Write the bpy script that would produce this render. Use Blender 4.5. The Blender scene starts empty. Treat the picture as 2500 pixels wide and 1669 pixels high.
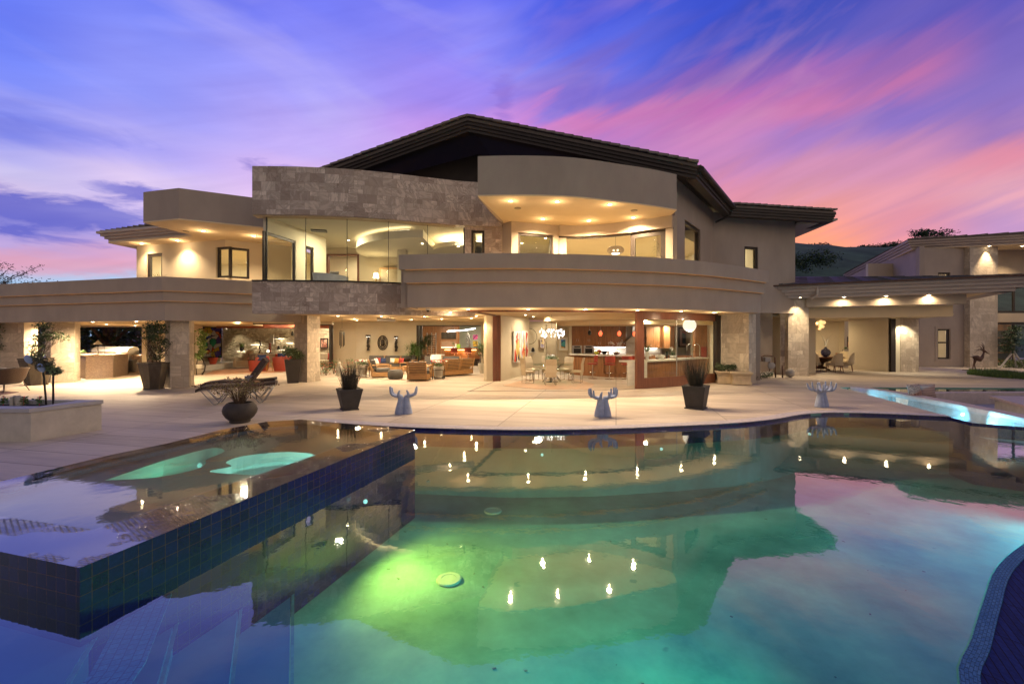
import bpy, bmesh, math, random
from math import sin, cos, pi, radians, sqrt, atan2, atan, exp
from mathutils import Vector, Matrix, noise
from mathutils.geometry import tessellate_polygon
random.seed(7)
SC = bpy.context.scene
COL = SC.collection
# ---------------------------------------------------------------- camera
F, CZ, HX, HY = 1100.0, 1.85, 1250.0, 822.0
cam = bpy.data.cameras.new('camera'); co = bpy.data.objects.new('camera', cam); COL.objects.link(co)
co.location = (0, 0, CZ); co.rotation_euler = (pi/2, 0, 0)
cam.sensor_width = 36; cam.lens = 36*F/2500; cam.shift_y = -(834.5-HY)/2500
cam.clip_end = 3000; cam.clip_start = .05
SC.camera = co
# ---------------------------------------------------------------- render settings
SC.view_settings.view_transform = 'Standard'; SC.view_settings.look = 'None'
SC.view_settings.exposure = 0.0; SC.view_settings.gamma = 1
cy = SC.cycles
cy.max_bounces = 7; cy.diffuse_bounces = 4; cy.glossy_bounces = 4; cy.transmission_bounces = 4; cy.transparent_max_bounces = 14
cy.sample_clamp_indirect = 2.5; cy.sample_clamp_direct = 0
cy.caustics_reflective = False; cy.caustics_refractive = False
cy.use_denoising = True; cy.use_adaptive_sampling = True; cy.adaptive_threshold = 0.012
try: cy.denoiser = 'OPENIMAGEDENOISE'
except Exception: pass
def lin(c):
    r = []
    for v in c[:3]:
        v = v/255.0
        r.append(v/12.92 if v <= .04045 else ((v+.055)/1.055)**2.4)
    return (r[0], r[1], r[2], 1)
# ---------------------------------------------------------------- node helper
class N:
    def __init__(s, tree): s.t = tree; s.t.nodes.clear()
    def n(s, typ, ins=None, **kw):
        nd = s.t.nodes.new(typ)
        for k, v in kw.items(): setattr(nd, k, v)
        if ins:
            for k, v in ins.items():
                sk = nd.inputs[k]
                if isinstance(v, bpy.types.NodeSocket): s.t.links.new(v, sk)
                elif isinstance(v, bpy.types.Node): s.t.links.new(v.outputs[0], sk)
                else:
                    try: sk.default_value = v
                    except Exception: sk.default_value = v[:3]
        return nd
    def m(s, op, a, b=0.0, c=0.0, clamp=False): return s.n('ShaderNodeMath', {0: a, 1: b, 2: c}, operation=op, use_clamp=clamp).outputs[0]
    def vm(s, op, a, b=(0, 0, 0)): return s.n('ShaderNodeVectorMath', {0: a, 1: b}, operation=op).outputs[0]
    def mix(s, f, a, b, bt='MIX'):
        nd = s.n('ShaderNodeMix', data_type='RGBA', blend_type=bt); nd.clamp_factor = True
        for i, v in ((0, f), (6, a), (7, b)):
            if isinstance(v, bpy.types.NodeSocket): s.t.links.new(v, nd.inputs[i])
            else: nd.inputs[i].default_value = v
        return nd.outputs[2]
    def ramp(s, f, stops, interp='LINEAR'):
        nd = s.n('ShaderNodeValToRGB', {0: f}); cr = nd.color_ramp; cr.interpolation = interp
        while len(cr.elements) > 1: cr.elements.remove(cr.elements[-1])
        for i, (p, c) in enumerate(stops):
            e = cr.elements[0] if i == 0 else cr.elements.new(p)
            e.position = p; e.color = c if len(c) == 4 else (c[0], c[1], c[2], 1)
        return nd.outputs[0]
# ---------------------------------------------------------------- world: dusk sky, laid out by compass direction and height above the horizon
def make_world():
    w = bpy.data.worlds.new('World'); SC.world = w; w.use_nodes = True
    k = N(w.node_tree)
    tc = k.n('ShaderNodeTexCoord').outputs['Generated']
    sp = k.n('ShaderNodeSeparateXYZ', {0: tc}); X, Y, Z = sp.outputs[0], sp.outputs[1], sp.outputs[2]
    hyp = k.m('SQRT', k.m('ADD', k.m('MULTIPLY', X, X), k.m('MULTIPLY', Y, Y)))
    az = k.m('ARCTAN2', X, Y); el = k.m('ARCTAN2', Z, hyp)
    # long wisps that climb to the right on the sunset side, and sink to the right on the other
    def wisp(slope, sx, sy, sc, det, seed, dist=0.0):
        v = k.m('SUBTRACT', el, k.m('MULTIPLY', az, slope))
        cv = k.n('ShaderNodeCombineXYZ', {0: k.m('MULTIPLY', az, sx), 1: k.m('MULTIPLY', v, sy), 2: seed})
        return k.n('ShaderNodeTexNoise', {'Vector': cv.outputs[0], 'Scale': sc, 'Detail': det, 'Roughness': .52, 'Distortion': dist}).outputs[0]
    wr = wisp(.38, 1.5, 9.0, 1.3, 5, 3.1, .4); wl = wisp(-.18, 1.3, 6.0, 1.2, 5, 8.4, .5); wf = wisp(.3, 2.5, 22, 1.4, 6, 1.7, .3)
    side = k.m('MULTIPLY', k.m('ADD', az, .25), 3.0, clamp=True)
    wm = k.m('ADD', k.m('MULTIPLY', wr, side), k.m('MULTIPLY', wl, k.m('SUBTRACT', 1.0, side)))
    amp = k.m('MULTIPLY', k.m('ADD', el, .06), k.m('ADD', .22, k.m('MULTIPLY', side, .16)), clamp=True)
    e2 = k.m('ADD', el, k.m('MULTIPLY', k.m('SUBTRACT', wm, .5), amp))
    e2 = k.m('ADD', e2, k.m('MULTIPLY', k.m('SUBTRACT', wf, .5), .035))
    EM = radians(60)
    e01 = k.m('DIVIDE', e2, EM, clamp=True)
    cols = {
     -500: [(780,(190,170,220)),(600,(170,130,200)),(400,(110,105,215)),(200,(85,105,235)),(-100,(60,85,220))],
        0: [(700,(160,212,252)),(655,(226,168,200)),(600,(190,164,226)),(545,(140,134,222)),(495,(222,198,236)),(420,(208,198,244)),(360,(176,172,244)),(310,(112,122,234)),(220,(128,142,253)),(0,(102,124,252)),(-200,(60,85,225))],
      330: [(700,(180,215,252)),(645,(228,168,204)),(570,(176,156,228)),(500,(212,190,242)),(430,(226,204,246)),(340,(172,164,250)),(200,(146,152,254)),(0,(120,134,254)),(-200,(70,90,230))],
      720: [(700,(235,196,238)),(420,(230,194,248)),(340,(198,176,252)),(200,(162,156,254)),(0,(122,128,255)),(-200,(75,90,235))],
     1120: [(700,(230,170,220)),(330,(206,150,238)),(230,(166,138,246)),(100,(134,132,252)),(0,(112,118,252)),(-200,(70,85,235))],
     1450: [(700,(225,140,190)),(370,(190,120,200)),(300,(208,112,186)),(235,(120,98,208)),(120,(84,100,236)),(0,(62,84,228)),(-200,(40,60,200))],
     1760: [(640,(255,140,110)),(480,(222,132,160)),(390,(196,124,188)),(315,(198,118,186)),(250,(190,100,178)),(190,(130,84,184)),(100,(46,66,196)),(0,(38,66,205)),(-200,(35,55,185))],
     1980: [(640,(255,150,100)),(585,(252,146,108)),(520,(226,136,140)),(420,(204,130,176)),(330,(160,110,196)),(255,(196,106,172)),(180,(160,92,180)),(90,(62,68,186)),(0,(40,62,188)),(-200,(35,55,175))],
     2220: [(640,(222,120,150)),(560,(206,120,160)),(470,(212,134,166)),(380,(196,124,178)),(300,(120,92,196)),(220,(186,98,170)),(140,(140,84,176)),(50,(70,66,186)),(-200,(45,55,175))],
     2470: [(640,(120,100,190)),(560,(112,98,195)),(480,(205,144,180)),(390,(206,116,158)),(330,(120,84,184)),(220,(112,90,194)),(120,(96,76,186)),(0,(70,64,184)),(-200,(50,55,170))],
     3100: [(780,(150,100,170)),(560,(160,110,180)),(300,(110,85,185)),(0,(70,64,180)),(-300,(50,55,160))],
    }
    xs = sorted(cols); azs = [atan((x-HX)/F) for x in xs]; out = None
    for i, x in enumerate(xs):
        a = azs[i]; st = []
        for py, c in cols[x]:
            e = atan((HY-py)*cos(a)/F)
            st.append((max(0, min(1, e/EM)), lin(c)))
        st.append((1.0, lin((84, 104, 226) if x < 1300 else (48, 62, 178))))
        r = k.ramp(e01, st, 'EASE')
        if out is None: out = r; continue
        f = k.m('DIVIDE', k.m('SUBTRACT', az, azs[i-1]), azs[i]-azs[i-1], clamp=True)
        f = k.m('MULTIPLY', k.m('MULTIPLY', f, f), k.m('SUBTRACT', 3.0, k.m('MULTIPLY', f, 2.0)))
        out = k.mix(f, out, r)
    # low dark cloud bank on the left
    cv = k.n('ShaderNodeCombineXYZ', {0: k.m('MULTIPLY', az, 6.0), 1: k.m('MULTIPLY', el, 22.0), 2: 4.4})
    nz = k.n('ShaderNodeTexNoise', {'Vector': cv.outputs[0], 'Scale': 1.5, 'Detail': 8, 'Roughness': .6, 'Distortion': .5}).outputs[0]
    for (px, py, rx, ry, c, s) in ((170, 530, 380, 62, (92, 94, 206), .92), (330, 466, 120, 20, (98, 98, 210), .8), (690, 420, 90, 24, (128, 112, 208), .6),
                                   (70, 640, 420, 34, (228, 160, 190), .6), (1230, 250, 30, 60, (130, 95, 205), .4), (120, 300, 260, 34, (92, 104, 226), .35)):
        a0 = atan((px-HX)/F); e0 = atan((HY-py)*cos(a0)/F)
        ra = rx/F*cos(a0)**2; re = ry/F*cos(a0)
        da = k.m('DIVIDE', k.m('SUBTRACT', az, a0), ra); de = k.m('DIVIDE', k.m('SUBTRACT', el, e0), re)
        d = k.m('SQRT', k.m('ADD', k.m('MULTIPLY', da, da), k.m('MULTIPLY', de, de)))
        f = k.m('SUBTRACT', k.m('ADD', 1.0, k.m('MULTIPLY', k.m('SUBTRACT', nz, .5), 3.4)), d)
        f = k.m('MULTIPLY', f, 1.6, clamp=True)
        out = k.mix(k.m('MULTIPLY', f, s), out, lin(c))
    lm = k.m('MULTIPLY', k.m('SUBTRACT', .35, az), 1.4, clamp=True)
    cw_ = wisp(-.12, 1.8, 6.0, 1.5, 4, 12.3, .7); cw2 = wisp(.25, 2.4, 8.0, 1.4, 5, 21.0, .6)
    out = k.mix(k.m('MULTIPLY', k.m('MULTIPLY', k.m('SUBTRACT', cw_, .5), 5.0, clamp=True), k.m('MULTIPLY', lm, .24)), out, lin((214, 200, 248)))
    out = k.mix(k.m('MULTIPLY', k.m('MULTIPLY', k.m('SUBTRACT', .46, cw_), 5.0, clamp=True), k.m('MULTIPLY', lm, .16)), out, lin((112, 108, 226)))
    rm_ = k.m('SUBTRACT', 1.0, lm)
    out = k.mix(k.m('MULTIPLY', k.m('MULTIPLY', k.m('SUBTRACT', cw2, .52), 5.0, clamp=True), k.m('MULTIPLY', rm_, .28)), out, lin((214, 150, 186)))
    out = k.mix(k.m('MULTIPLY', k.m('MULTIPLY', k.m('SUBTRACT', .46, cw2), 5.0, clamp=True), k.m('MULTIPLY', rm_, .4)), out, lin((112, 90, 186)))
    # fine streaks
    st = k.m('MULTIPLY', k.m('SUBTRACT', wf, .5), .5)
    out = k.mix(1.0, out, k.n('ShaderNodeCombineColor', {0: k.m('ADD', 1.0, st), 1: k.m('ADD', 1.0, st), 2: k.m('ADD', 1.0, k.m('MULTIPLY', st, .5))}).outputs[0], 'MULTIPLY')
    # the dusk sky away from the sunset, behind the viewer
    back = k.ramp(k.m('DIVIDE', el, EM, clamp=True), [(0, lin((196, 172, 152))), (.4, lin((148, 142, 144))), (1, lin((96, 102, 152)))])
    fb = k.m('DIVIDE', k.m('SUBTRACT', k.m('ABSOLUTE', az), 1.0), .5, clamp=True)
    out = k.mix(fb, out, back)
    nish = k.n('ShaderNodeTexSky', sky_type='NISHITA'); nish.sun_disc = False; nish.sun_elevation = radians(1.0); nish.sun_rotation = radians(50)
    bg1 = k.n('ShaderNodeBackground', {'Color': out, 'Strength': .94}); bg2 = k.n('ShaderNodeBackground', {'Color': nish, 'Strength': .05})
    ad = k.n('ShaderNodeAddShader', {0: bg1, 1: bg2})
    k.n('ShaderNodeOutputWorld', {0: ad})
make_world()
# last pink glow of the sun, very soft
sl = bpy.data.lights.new('sun', 'SUN'); so = bpy.data.objects.new('sun', sl); COL.objects.link(so)
sl.energy = .3; sl.angle = radians(40); sl.color = (1, .76, .62)
so.rotation_euler = (radians(68), 0, radians(38)); so.location = (10, -10, 20)
# ---------------------------------------------------------------- materials
MATS = {}
def princ(k, **kw):
    b = k.n('ShaderNodeBsdfPrincipled')
    for kk, v in kw.items():
        key = {'color': 'Base Color', 'rough': 'Roughness', 'metal': 'Metallic', 'normal': 'Normal', 'spec': 'Specular IOR Level', 'ecol': 'Emission Color', 'estr': 'Emission Strength', 'coat': 'Coat Weight', 'alpha': 'Alpha', 'sss': 'Subsurface Weight', 'sheen': 'Sheen Weight'}[kk]
        if isinstance(v, (bpy.types.NodeSocket)): k.t.links.new(v, b.inputs[key])
        else: b.inputs[key].default_value = v
    return b
def newmat(name):
    m = bpy.data.materials.new(name); m.use_nodes = True; MATS[name] = m
    return m, N(m.node_tree)
def mul(c, f): return (min(1, c[0]*f), min(1, c[1]*f), min(1, c[2]*f), 1)
def mat(name, col, rough=.6, metal=0, var=.12, vs=3.0, bump=0.0, bs=40.0, stretch=(1, 1, 1), spec=.5, coat=0, col2=None, sheen=0):
    m, k = newmat(name)
    tc = k.n('ShaderNodeTexCoord').outputs['Object']
    v = k.vm('MULTIPLY', tc, stretch)
    nz = k.n('ShaderNodeTexNoise', {'Vector': v, 'Scale': vs, 'Detail': 5, 'Roughness': .6}).outputs[0]
    f = k.m('MULTIPLY', k.m('SUBTRACT', nz, .3), 2.5, clamp=True)
    c = k.mix(f, mul(col, 1-var), col2 if col2 else mul(col, 1+var))
    kw = dict(color=c, rough=rough, metal=metal, spec=spec, coat=coat, sheen=sheen)
    if bump:
        n2 = k.n('ShaderNodeTexNoise', {'Vector': v, 'Scale': bs, 'Detail': 4}).outputs[0]
        kw['normal'] = k.n('ShaderNodeBump', {'Height': n2, 'Strength': bump, 'Distance': .02}).outputs[0]
    k.n('ShaderNodeOutputMaterial', {0: princ(k, **kw)})
    return m
def emat(name, col, s):
    m, k = newmat(name)
    k.n('ShaderNodeOutputMaterial', {0: princ(k, color=(col[0], col[1], col[2], 1), ecol=(col[0], col[1], col[2], 1), estr=s, rough=.5)})
    return m
def stone_mat(name, ca, cb, vein, bw=.46, rh=.3, veins=.75, rough=.55):
    m, k = newmat(name)
    uv = k.n('ShaderNodeTexCoord').outputs['UV']
    def brick(w, h, off, sq, sf, sh):
        return k.n('ShaderNodeTexBrick', {'Vector': k.vm('ADD', uv, sh), 'Color1': (0, 0, 0, 1), 'Color2': (1, 1, 1, 1), 'Mortar': (.5, .5, .5, 1), 'Scale': 1.0, 'Mortar Size': .004, 'Mortar Smooth': .2, 'Brick Width': w, 'Row Height': h}, offset=off, squash=sq, squash_frequency=sf)
    b1 = brick(bw, rh, .37, .66, 3, (0, 0, 0)); b2 = brick(bw*.5, rh*.5, .5, 1.0, 2, (0, 0, 0))
    sel = k.m('GREATER_THAN', b1.outputs[0], .74)
    rnd = k.mix(sel, b1.outputs[0], b2.outputs[0]); mort = k.m('ADD', k.m('MULTIPLY', b2.outputs[1], sel), k.m('MULTIPLY', b1.outputs[1], k.m('SUBTRACT', 1.0, sel)))
    sv = k.n('ShaderNodeVectorMath', {0: uv, 1: k.vm('MULTIPLY', rnd, (17, 31, 9))}, operation='ADD').outputs[0]
    # each slab turns its grain its own way
    sv = k.n('ShaderNodeVectorRotate', {'Vector': sv, 'Angle': k.m('MULTIPLY', rnd, 7.0)}, rotation_type='Z_AXIS').outputs[0]
    g = k.n('ShaderNodeTexNoise', {'Vector': k.vm('MULTIPLY', sv, (1.0, 3.2, 1)), 'Scale': 1.3, 'Detail': 7, 'Roughness': .62, 'Distortion': 2.2}).outputs[0]
    ln = k.m('ABSOLUTE', k.m('SUBTRACT', g, .5))
    vf = k.m('SUBTRACT', 1.0, k.m('MULTIPLY', ln, 42.0), clamp=True)
    patch = k.n('ShaderNodeTexNoise', {'Vector': uv, 'Scale': .8, 'Detail': 3}).outputs[0]
    vf = k.m('MULTIPLY', vf, k.m('MULTIPLY', k.m('SUBTRACT', patch, .42), 5.0, clamp=True))
    c = k.mix(rnd, ca, cb)
    c = k.mix(k.m('MULTIPLY', k.m('SUBTRACT', g, .25), 3.0, clamp=True), mul(ca, .8), c)
    c = k.mix(k.m('MULTIPLY', vf, veins), c, vein)
    c = k.mix(k.m('MULTIPLY', mort, .6), c, mul(ca, .42))
    hgt = k.m('SUBTRACT', k.m('MULTIPLY', g, .3), mort)
    nm = k.n('ShaderNodeBump', {'Height': hgt, 'Strength': .35, 'Distance': .01}).outputs[0]
    k.n('ShaderNodeOutputMaterial', {0: princ(k, color=c, rough=rough, normal=nm)})
    return m
stucco = mat('stucco', (.46, .38, .29, 1), .92, var=.07, vs=1.6, bump=.4, bs=60, stretch=(1, 1, .5))
stucco_g = mat('stucco_gray', (.41, .335, .27, 1), .92, var=.09, vs=1.2, bump=.45, bs=60, stretch=(1, 1, .5))
soff = mat('soffit_plaster', (.84, .66, .40, 1), .9, var=.05, vs=1, bump=.1)
inwall = mat('interior_plaster', (.62, .53, .38, 1), .85, var=.05, vs=.8)
inwallw = mat('interior_plaster_pale', (.74, .67, .50, 1), .8, var=.04, vs=.8)
trimp = mat('eave_trim_paint', (.52, .44, .38, 1), .6, var=.06)
stone = stone_mat('facade_stone', (.36, .28, .225, 1), (.80, .69, .58, 1), (.13, .08, .06, 1), veins=.8)
stonew = stone_mat('pillar_stone', (.46, .38, .29, 1), (.78, .68, .53, 1), (.30, .2, .13, 1), bw=.5, rh=.4, veins=.45)
ledge = None
bronze = mat('bronze_frame', (.035, .027, .022, 1), .45, .4, var=.1)
wood_d = mat('door_mahogany', (.17, .06, .03, 1), .35, var=.25, vs=2.5, stretch=(6, 6, .5), coat=.2)
wood_k = mat('cabinet_cherry', (.30, .135, .055, 1), .4, var=.3, vs=2.2, stretch=(5, 5, .6))
wood_t = mat('teak', (.46, .26, .11, 1), .5, var=.18, vs=3, stretch=(2, 2, 6))
darkroof = mat('dark_eave_wood', (.032, .022, .017, 1), .6, var=.2)
rooftile = mat('roof_tile', (.20, .165, .14, 1), .85, var=.35, vs=2.5, bump=.5, bs=20)
blackm = mat('black_metal', (.018, .017, .017, 1), .45, .3)
chrome = mat('chrome', (.75, .75, .75, 1), .18, 1.0, var=.03)
steel = mat('stainless', (.55, .54, .52, 1), .3, 1.0, var=.05, vs=8, stretch=(1, 1, 8))
white = mat('white_paint', (.78, .76, .72, 1), .5, var=.03)
potblk = mat('planter_charcoal', (.035, .032, .032, 1), .6, var=.2, vs=5, bump=.2)
potgloss = mat('glazed_planter', (.05, .038, .026, 1), .18, var=.5, vs=3, stretch=(1, 1, .3), coat=.5)
potcer = mat('pale_ceramic', (.48, .44, .36, 1), .6)
potred = mat('red_pot_glaze', (.42, .07, .04, 1), .3)
redlea = mat('red_leather', (.34, .055, .035, 1), .45, var=.1)
redfab = mat('red_fabric', (.32, .045, .035, 1), .9)
grayfab = mat('charcoal_fabric', (.10, .095, .09, 1), .95, bump=.3, bs=150)
beigefab = mat('beige_fabric', (.52, .44, .32, 1), .95, bump=.2, bs=120)
bluefab = mat('navy_fabric', (.03, .05, .14, 1), .9)
yelfab = mat('ochre_fabric', (.55, .33, .07, 1), .9)
whitefab = mat('white_fabric', (.7, .67, .62, 1), .95)
wicker = mat('rattan_brown', (.08, .05, .035, 1), .7, var=.4, vs=60, bump=.6, bs=120)
leaf = mat('leaf_green', (.06, .13, .03, 1), .5, var=.55, vs=9)
leafd = mat('leaf_dark', (.03, .06, .02, 1), .55, var=.6, vs=9)
leafy = mat('leaf_pale', (.14, .2, .09, 1), .6, var=.5, vs=12)
reed = mat('reed_dark', (.035, .03, .02, 1), .7, var=.5, vs=20)
bark = mat('bark', (.09, .06, .04, 1), .9, var=.4, vs=12, bump=.5)
soil = mat('soil', (.03, .02, .015, 1), 1)
concm = mat('cast_concrete', (.50, .46, .40, 1), .8, var=.14, vs=4, bump=.2, bs=30)
statm = mat('painted_plaster_statue', (.30, .35, .50, 1), .7, var=.16, vs=9, bump=.25, bs=60)
granite = mat('brown_granite', (.30, .21, .14, 1), .35, var=.8, vs=22)
marble = mat('white_marble', (.72, .68, .6, 1), .25, var=.1, vs=2, stretch=(1, 1, 3))
terra = mat('cast_stone_planter', (.5, .40, .27, 1), .8, var=.15, vs=6, bump=.2)
rusty = mat('rusted_steel', (.13, .07, .045, 1), .7, .3, var=.4, vs=9)
gold = mat('gold_glass', (.8, .5, .15, 1), .2, .8)
paper = mat('print_mat', (.8, .76, .66, 1), .8, var=.02)
pink = mat('coping_pink', (.50, .40, .36, 1), .8, var=.14, vs=6, bump=.2)
hillm = mat('hill_grass', (.05, .075, .03, 1), 1, var=.35, vs=.08)
E_warm = emat('lamp_warm', (1, .80, .50), 26)
E_soft = emat('lamp_soft', (1, .86, .62), 5)
E_cool = emat('lamp_white', (1, .96, .9), 9)
E_red = emat('glass_pendant_red', (1, .14, .05), 2.2)
E_pool = emat('pool_lamp_glow', (.7, 1, 1), 1.2)
flowerw = mat('white_petals', (.8, .78, .74, 1), .6, var=.05)
flowerr = mat('red_petals', (.6, .04, .06, 1), .6)
def glassmat(name, tint=(.93, .97, .95, 1), ior=1.5, rough=0.0, gl=(1, 1, 1, 1)):
    m, k = newmat(name)
    bf = k.n('ShaderNodeNewGeometry').outputs['Backfacing']
    fr = k.n('ShaderNodeFresnel', {'IOR': k.m('ADD', ior, k.m('MULTIPLY', bf, 1/ior-ior))})
    a = k.n('ShaderNodeBsdfTransparent', {'Color': tint}); b = k.n('ShaderNodeBsdfGlossy', {'Color': gl, 'Roughness': rough})
    k.n('ShaderNodeOutputMaterial', {0: k.n('ShaderNodeMixShader', {0: fr, 1: a, 2: b})})
    return m
glass = glassmat('window_glass', (.96, .98, .95, 1), 1.3)
tglass = glassmat('table_glass', (.8, .93, .88, 1), 1.5)
def deck_mat():
    m, k = newmat('travertine_deck')
    uv = k.n('ShaderNodeTexCoord').outputs['UV']
    uv = k.n('ShaderNodeVectorRotate', {'Vector': uv, 'Angle': radians(13)}, rotation_type='Z_AXIS').outputs[0]
    b = k.n('ShaderNodeTexBrick', {'Vector': uv, 'Color1': (0, 0, 0, 1), 'Color2': (1, 1, 1, 1), 'Mortar': (.5, .5, .5, 1), 'Scale': 1.0, 'Mortar Size': .011, 'Mortar Smooth': .3, 'Brick Width': 2.4, 'Row Height': .6}, offset=0.0)
    sv = k.vm('ADD', uv, k.vm('MULTIPLY', b.outputs[0], (13, 7, 3)))
    g = k.n('ShaderNodeTexNoise', {'Vector': k.vm('MULTIPLY', sv, (.5, 9, 1)), 'Scale': 1.5, 'Detail': 7, 'Roughness': .65, 'Distortion': .4}).outputs[0]
    big = k.n('ShaderNodeTexNoise', {'Vector': uv, 'Scale': .35, 'Detail': 3}).outputs[0]
    spot = k.n('ShaderNodeTexNoise', {'Vector': uv, 'Scale': 5.0, 'Detail': 2}).outputs[0]
    c = k.mix(k.m('MULTIPLY', k.m('SUBTRACT', g, .28), 2.2, clamp=True), (.26, .21, .16, 1), (.57, .49, .385, 1))
    c = k.mix(k.m('MULTIPLY', b.outputs[0], .5), c, (.66, .56, .46, 1))
    c = k.mix(k.m('MULTIPLY', k.m('SUBTRACT', big, .47), 2.4, clamp=True), c, (.33, .26, .21, 1))
    c = k.mix(k.m('MULTIPLY', k.m('SUBTRACT', spot, .72), 8, clamp=True), c, (.2, .15, .12, 1))
    c = k.mix(k.m('MULTIPLY', b.outputs[1], .75), c, (.13, .10, .08, 1))
    nm = k.n('ShaderNodeBump', {'Height': k.m('SUBTRACT', k.m('MULTIPLY', g, .4), b.outputs[1]), 'Strength': .25, 'Distance': .008}).outputs[0]
    k.n('ShaderNodeOutputMaterial', {0: princ(k, color=c, rough=k.m('ADD', .48, k.m('MULTIPLY', g, .3)), normal=nm)})
    return m
deckm = deck_mat()
def tile_mat(name, ca, cb, grout, w, h, rough=.12, ms=.004, rot=0, bump=.35, off=0.0, coat=.3, spec=.5):
    m, k = newmat(name)
    uv = k.n('ShaderNodeTexCoord').outputs['UV']
    if rot: uv = k.n('ShaderNodeVectorRotate', {'Vector': uv, 'Angle': rot}, rotation_type='Z_AXIS').outputs[0]
    b = k.n('ShaderNodeTexBrick', {'Vector': uv, 'Color1': ca, 'Color2': cb, 'Mortar': grout, 'Scale': 1.0, 'Mortar Size': ms, 'Mortar Smooth': .25, 'Brick Width': w, 'Row Height': h}, offset=off)
    nz = k.n('ShaderNodeTexNoise', {'Vector': uv, 'Scale': 38.0, 'Detail': 4, 'Roughness': .6}).outputs[0]
    c = k.mix(k.m('MULTIPLY', k.m('SUBTRACT', nz, .35), 2.0, clamp=True), k.mix(1.0, b.outputs[0], (.45, .45, .5, 1), 'MULTIPLY'), b.outputs[0])
    hgt = k.m('SUBTRACT', k.m('MULTIPLY', nz, .5), k.m('MULTIPLY', b.outputs[1], 1.5))
    nm = k.n('ShaderNodeBump', {'Height': hgt, 'Strength': bump, 'Distance': .006}).outputs[0]
    k.n('ShaderNodeOutputMaterial', {0: princ(k, color=c, rough=rough, normal=nm, coat=coat, spec=spec)})
    return m
bluetile = tile_mat('cobalt_glass_tile', (.004, .007, .075, 1), (.012, .018, .16, 1), (.16, .08, .06, 1), .105, .105, ms=.0028)
mosaic = tile_mat('wet_mosaic_rim', (.02, .022, .05, 1), (.05, .045, .07, 1), (.012, .01, .02, 1), .055, .035, rough=.1, ms=.004, bump=1.0, off=.5)
weirtile = tile_mat('weir_blue_tile', (.006, .02, .12, 1), (.015, .04, .2, 1), (.004, .006, .03, 1), .5, .05, rough=.6, ms=.004, rot=radians(-62), coat=0, spec=.15)
lighttile = tile_mat('light_blue_mosaic', (.06, .22, .42, 1), (.10, .3, .5, 1), (.02, .08, .16, 1), .06, .06, rough=.6, off=.5, coat=0, spec=.2)
def plaster_mat():
    m, k = newmat('pool_plaster')
    tc = k.n('ShaderNodeTexCoord').outputs['Object']
    a = k.n('ShaderNodeTexNoise', {'Vector': tc, 'Scale': .9, 'Detail': 6, 'Roughness': .62}).outputs[0]
    b = k.n('ShaderNodeTexNoise', {'Vector': tc, 'Scale': 9.0, 'Detail': 5, 'Roughness': .7}).outputs[0]
    d = k.n('ShaderNodeTexNoise', {'Vector': k.vm('MULTIPLY', tc, (1, 1.6, 1)), 'Scale': 2.8, 'Detail': 2}).outputs[0]
    c = k.mix(k.m('MULTIPLY', k.m('SUBTRACT', a, .32), 2.6, clamp=True), (.08, .19, .15, 1), (.22, .42, .33, 1))
    c = k.mix(k.m('MULTIPLY', k.m('SUBTRACT', b, .45), 1.6, clamp=True), c, (.15, .28, .23, 1))
    c = k.mix(k.m('MULTIPLY', k.m('SUBTRACT', d, .74), 9, clamp=True), c, (.04, .09, .08, 1))
    k.n('ShaderNodeOutputMaterial', {0: princ(k, color=c, rough=.9)})
    return m
plaster = plaster_mat()
def water_mat(name, tint, ior, bump, scale, rough=.012, gl=(1, 1, 1, 1)):
    m, k = newmat(name)
    tc = k.n('ShaderNodeTexCoord').outputs['Object']
    n1 = k.n('ShaderNodeTexNoise', {'Vector': tc, 'Scale': scale, 'Detail': 3, 'Roughness': .5}).outputs[0]
    n2 = k.n('ShaderNodeTexNoise', {'Vector': tc, 'Scale': scale*.16, 'Detail': 2}).outputs[0]
    nm = k.n('ShaderNodeBump', {'Height': k.m('ADD', n1, k.m('MULTIPLY', n2, 2.0)), 'Strength': bump, 'Distance': .02}).outputs[0]
    ge = k.n('ShaderNodeNewGeometry')
    cs = k.m('ABSOLUTE', k.n('ShaderNodeVectorMath', {0: ge.outputs['Incoming'], 1: ge.outputs['Normal']}, operation='DOT_PRODUCT').outputs['Value'])
    fr = k.m('ADD', .02, k.m('MULTIPLY', .98, k.m('POWER', k.m('SUBTRACT', 1.0, cs, clamp=True), ior)))
    a = k.n('ShaderNodeBsdfTransparent', {'Color': tint}); b = k.n('ShaderNodeBsdfGlossy', {'Color': gl, 'Roughness': rough, 'Normal': nm})
    k.n('ShaderNodeOutputMaterial', {0: k.n('ShaderNodeMixShader', {0: fr, 1: a, 2: b})})
    return m
waterm = water_mat('pool_water', (.54, .92, .86, 1), 2.7, .045, 5.0, .02, gl=(.93, .94, .96, 1))
spaw = water_mat('spa_water', (.8, .96, .93, 1), 3.6, .04, 6.0, .02)
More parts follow.
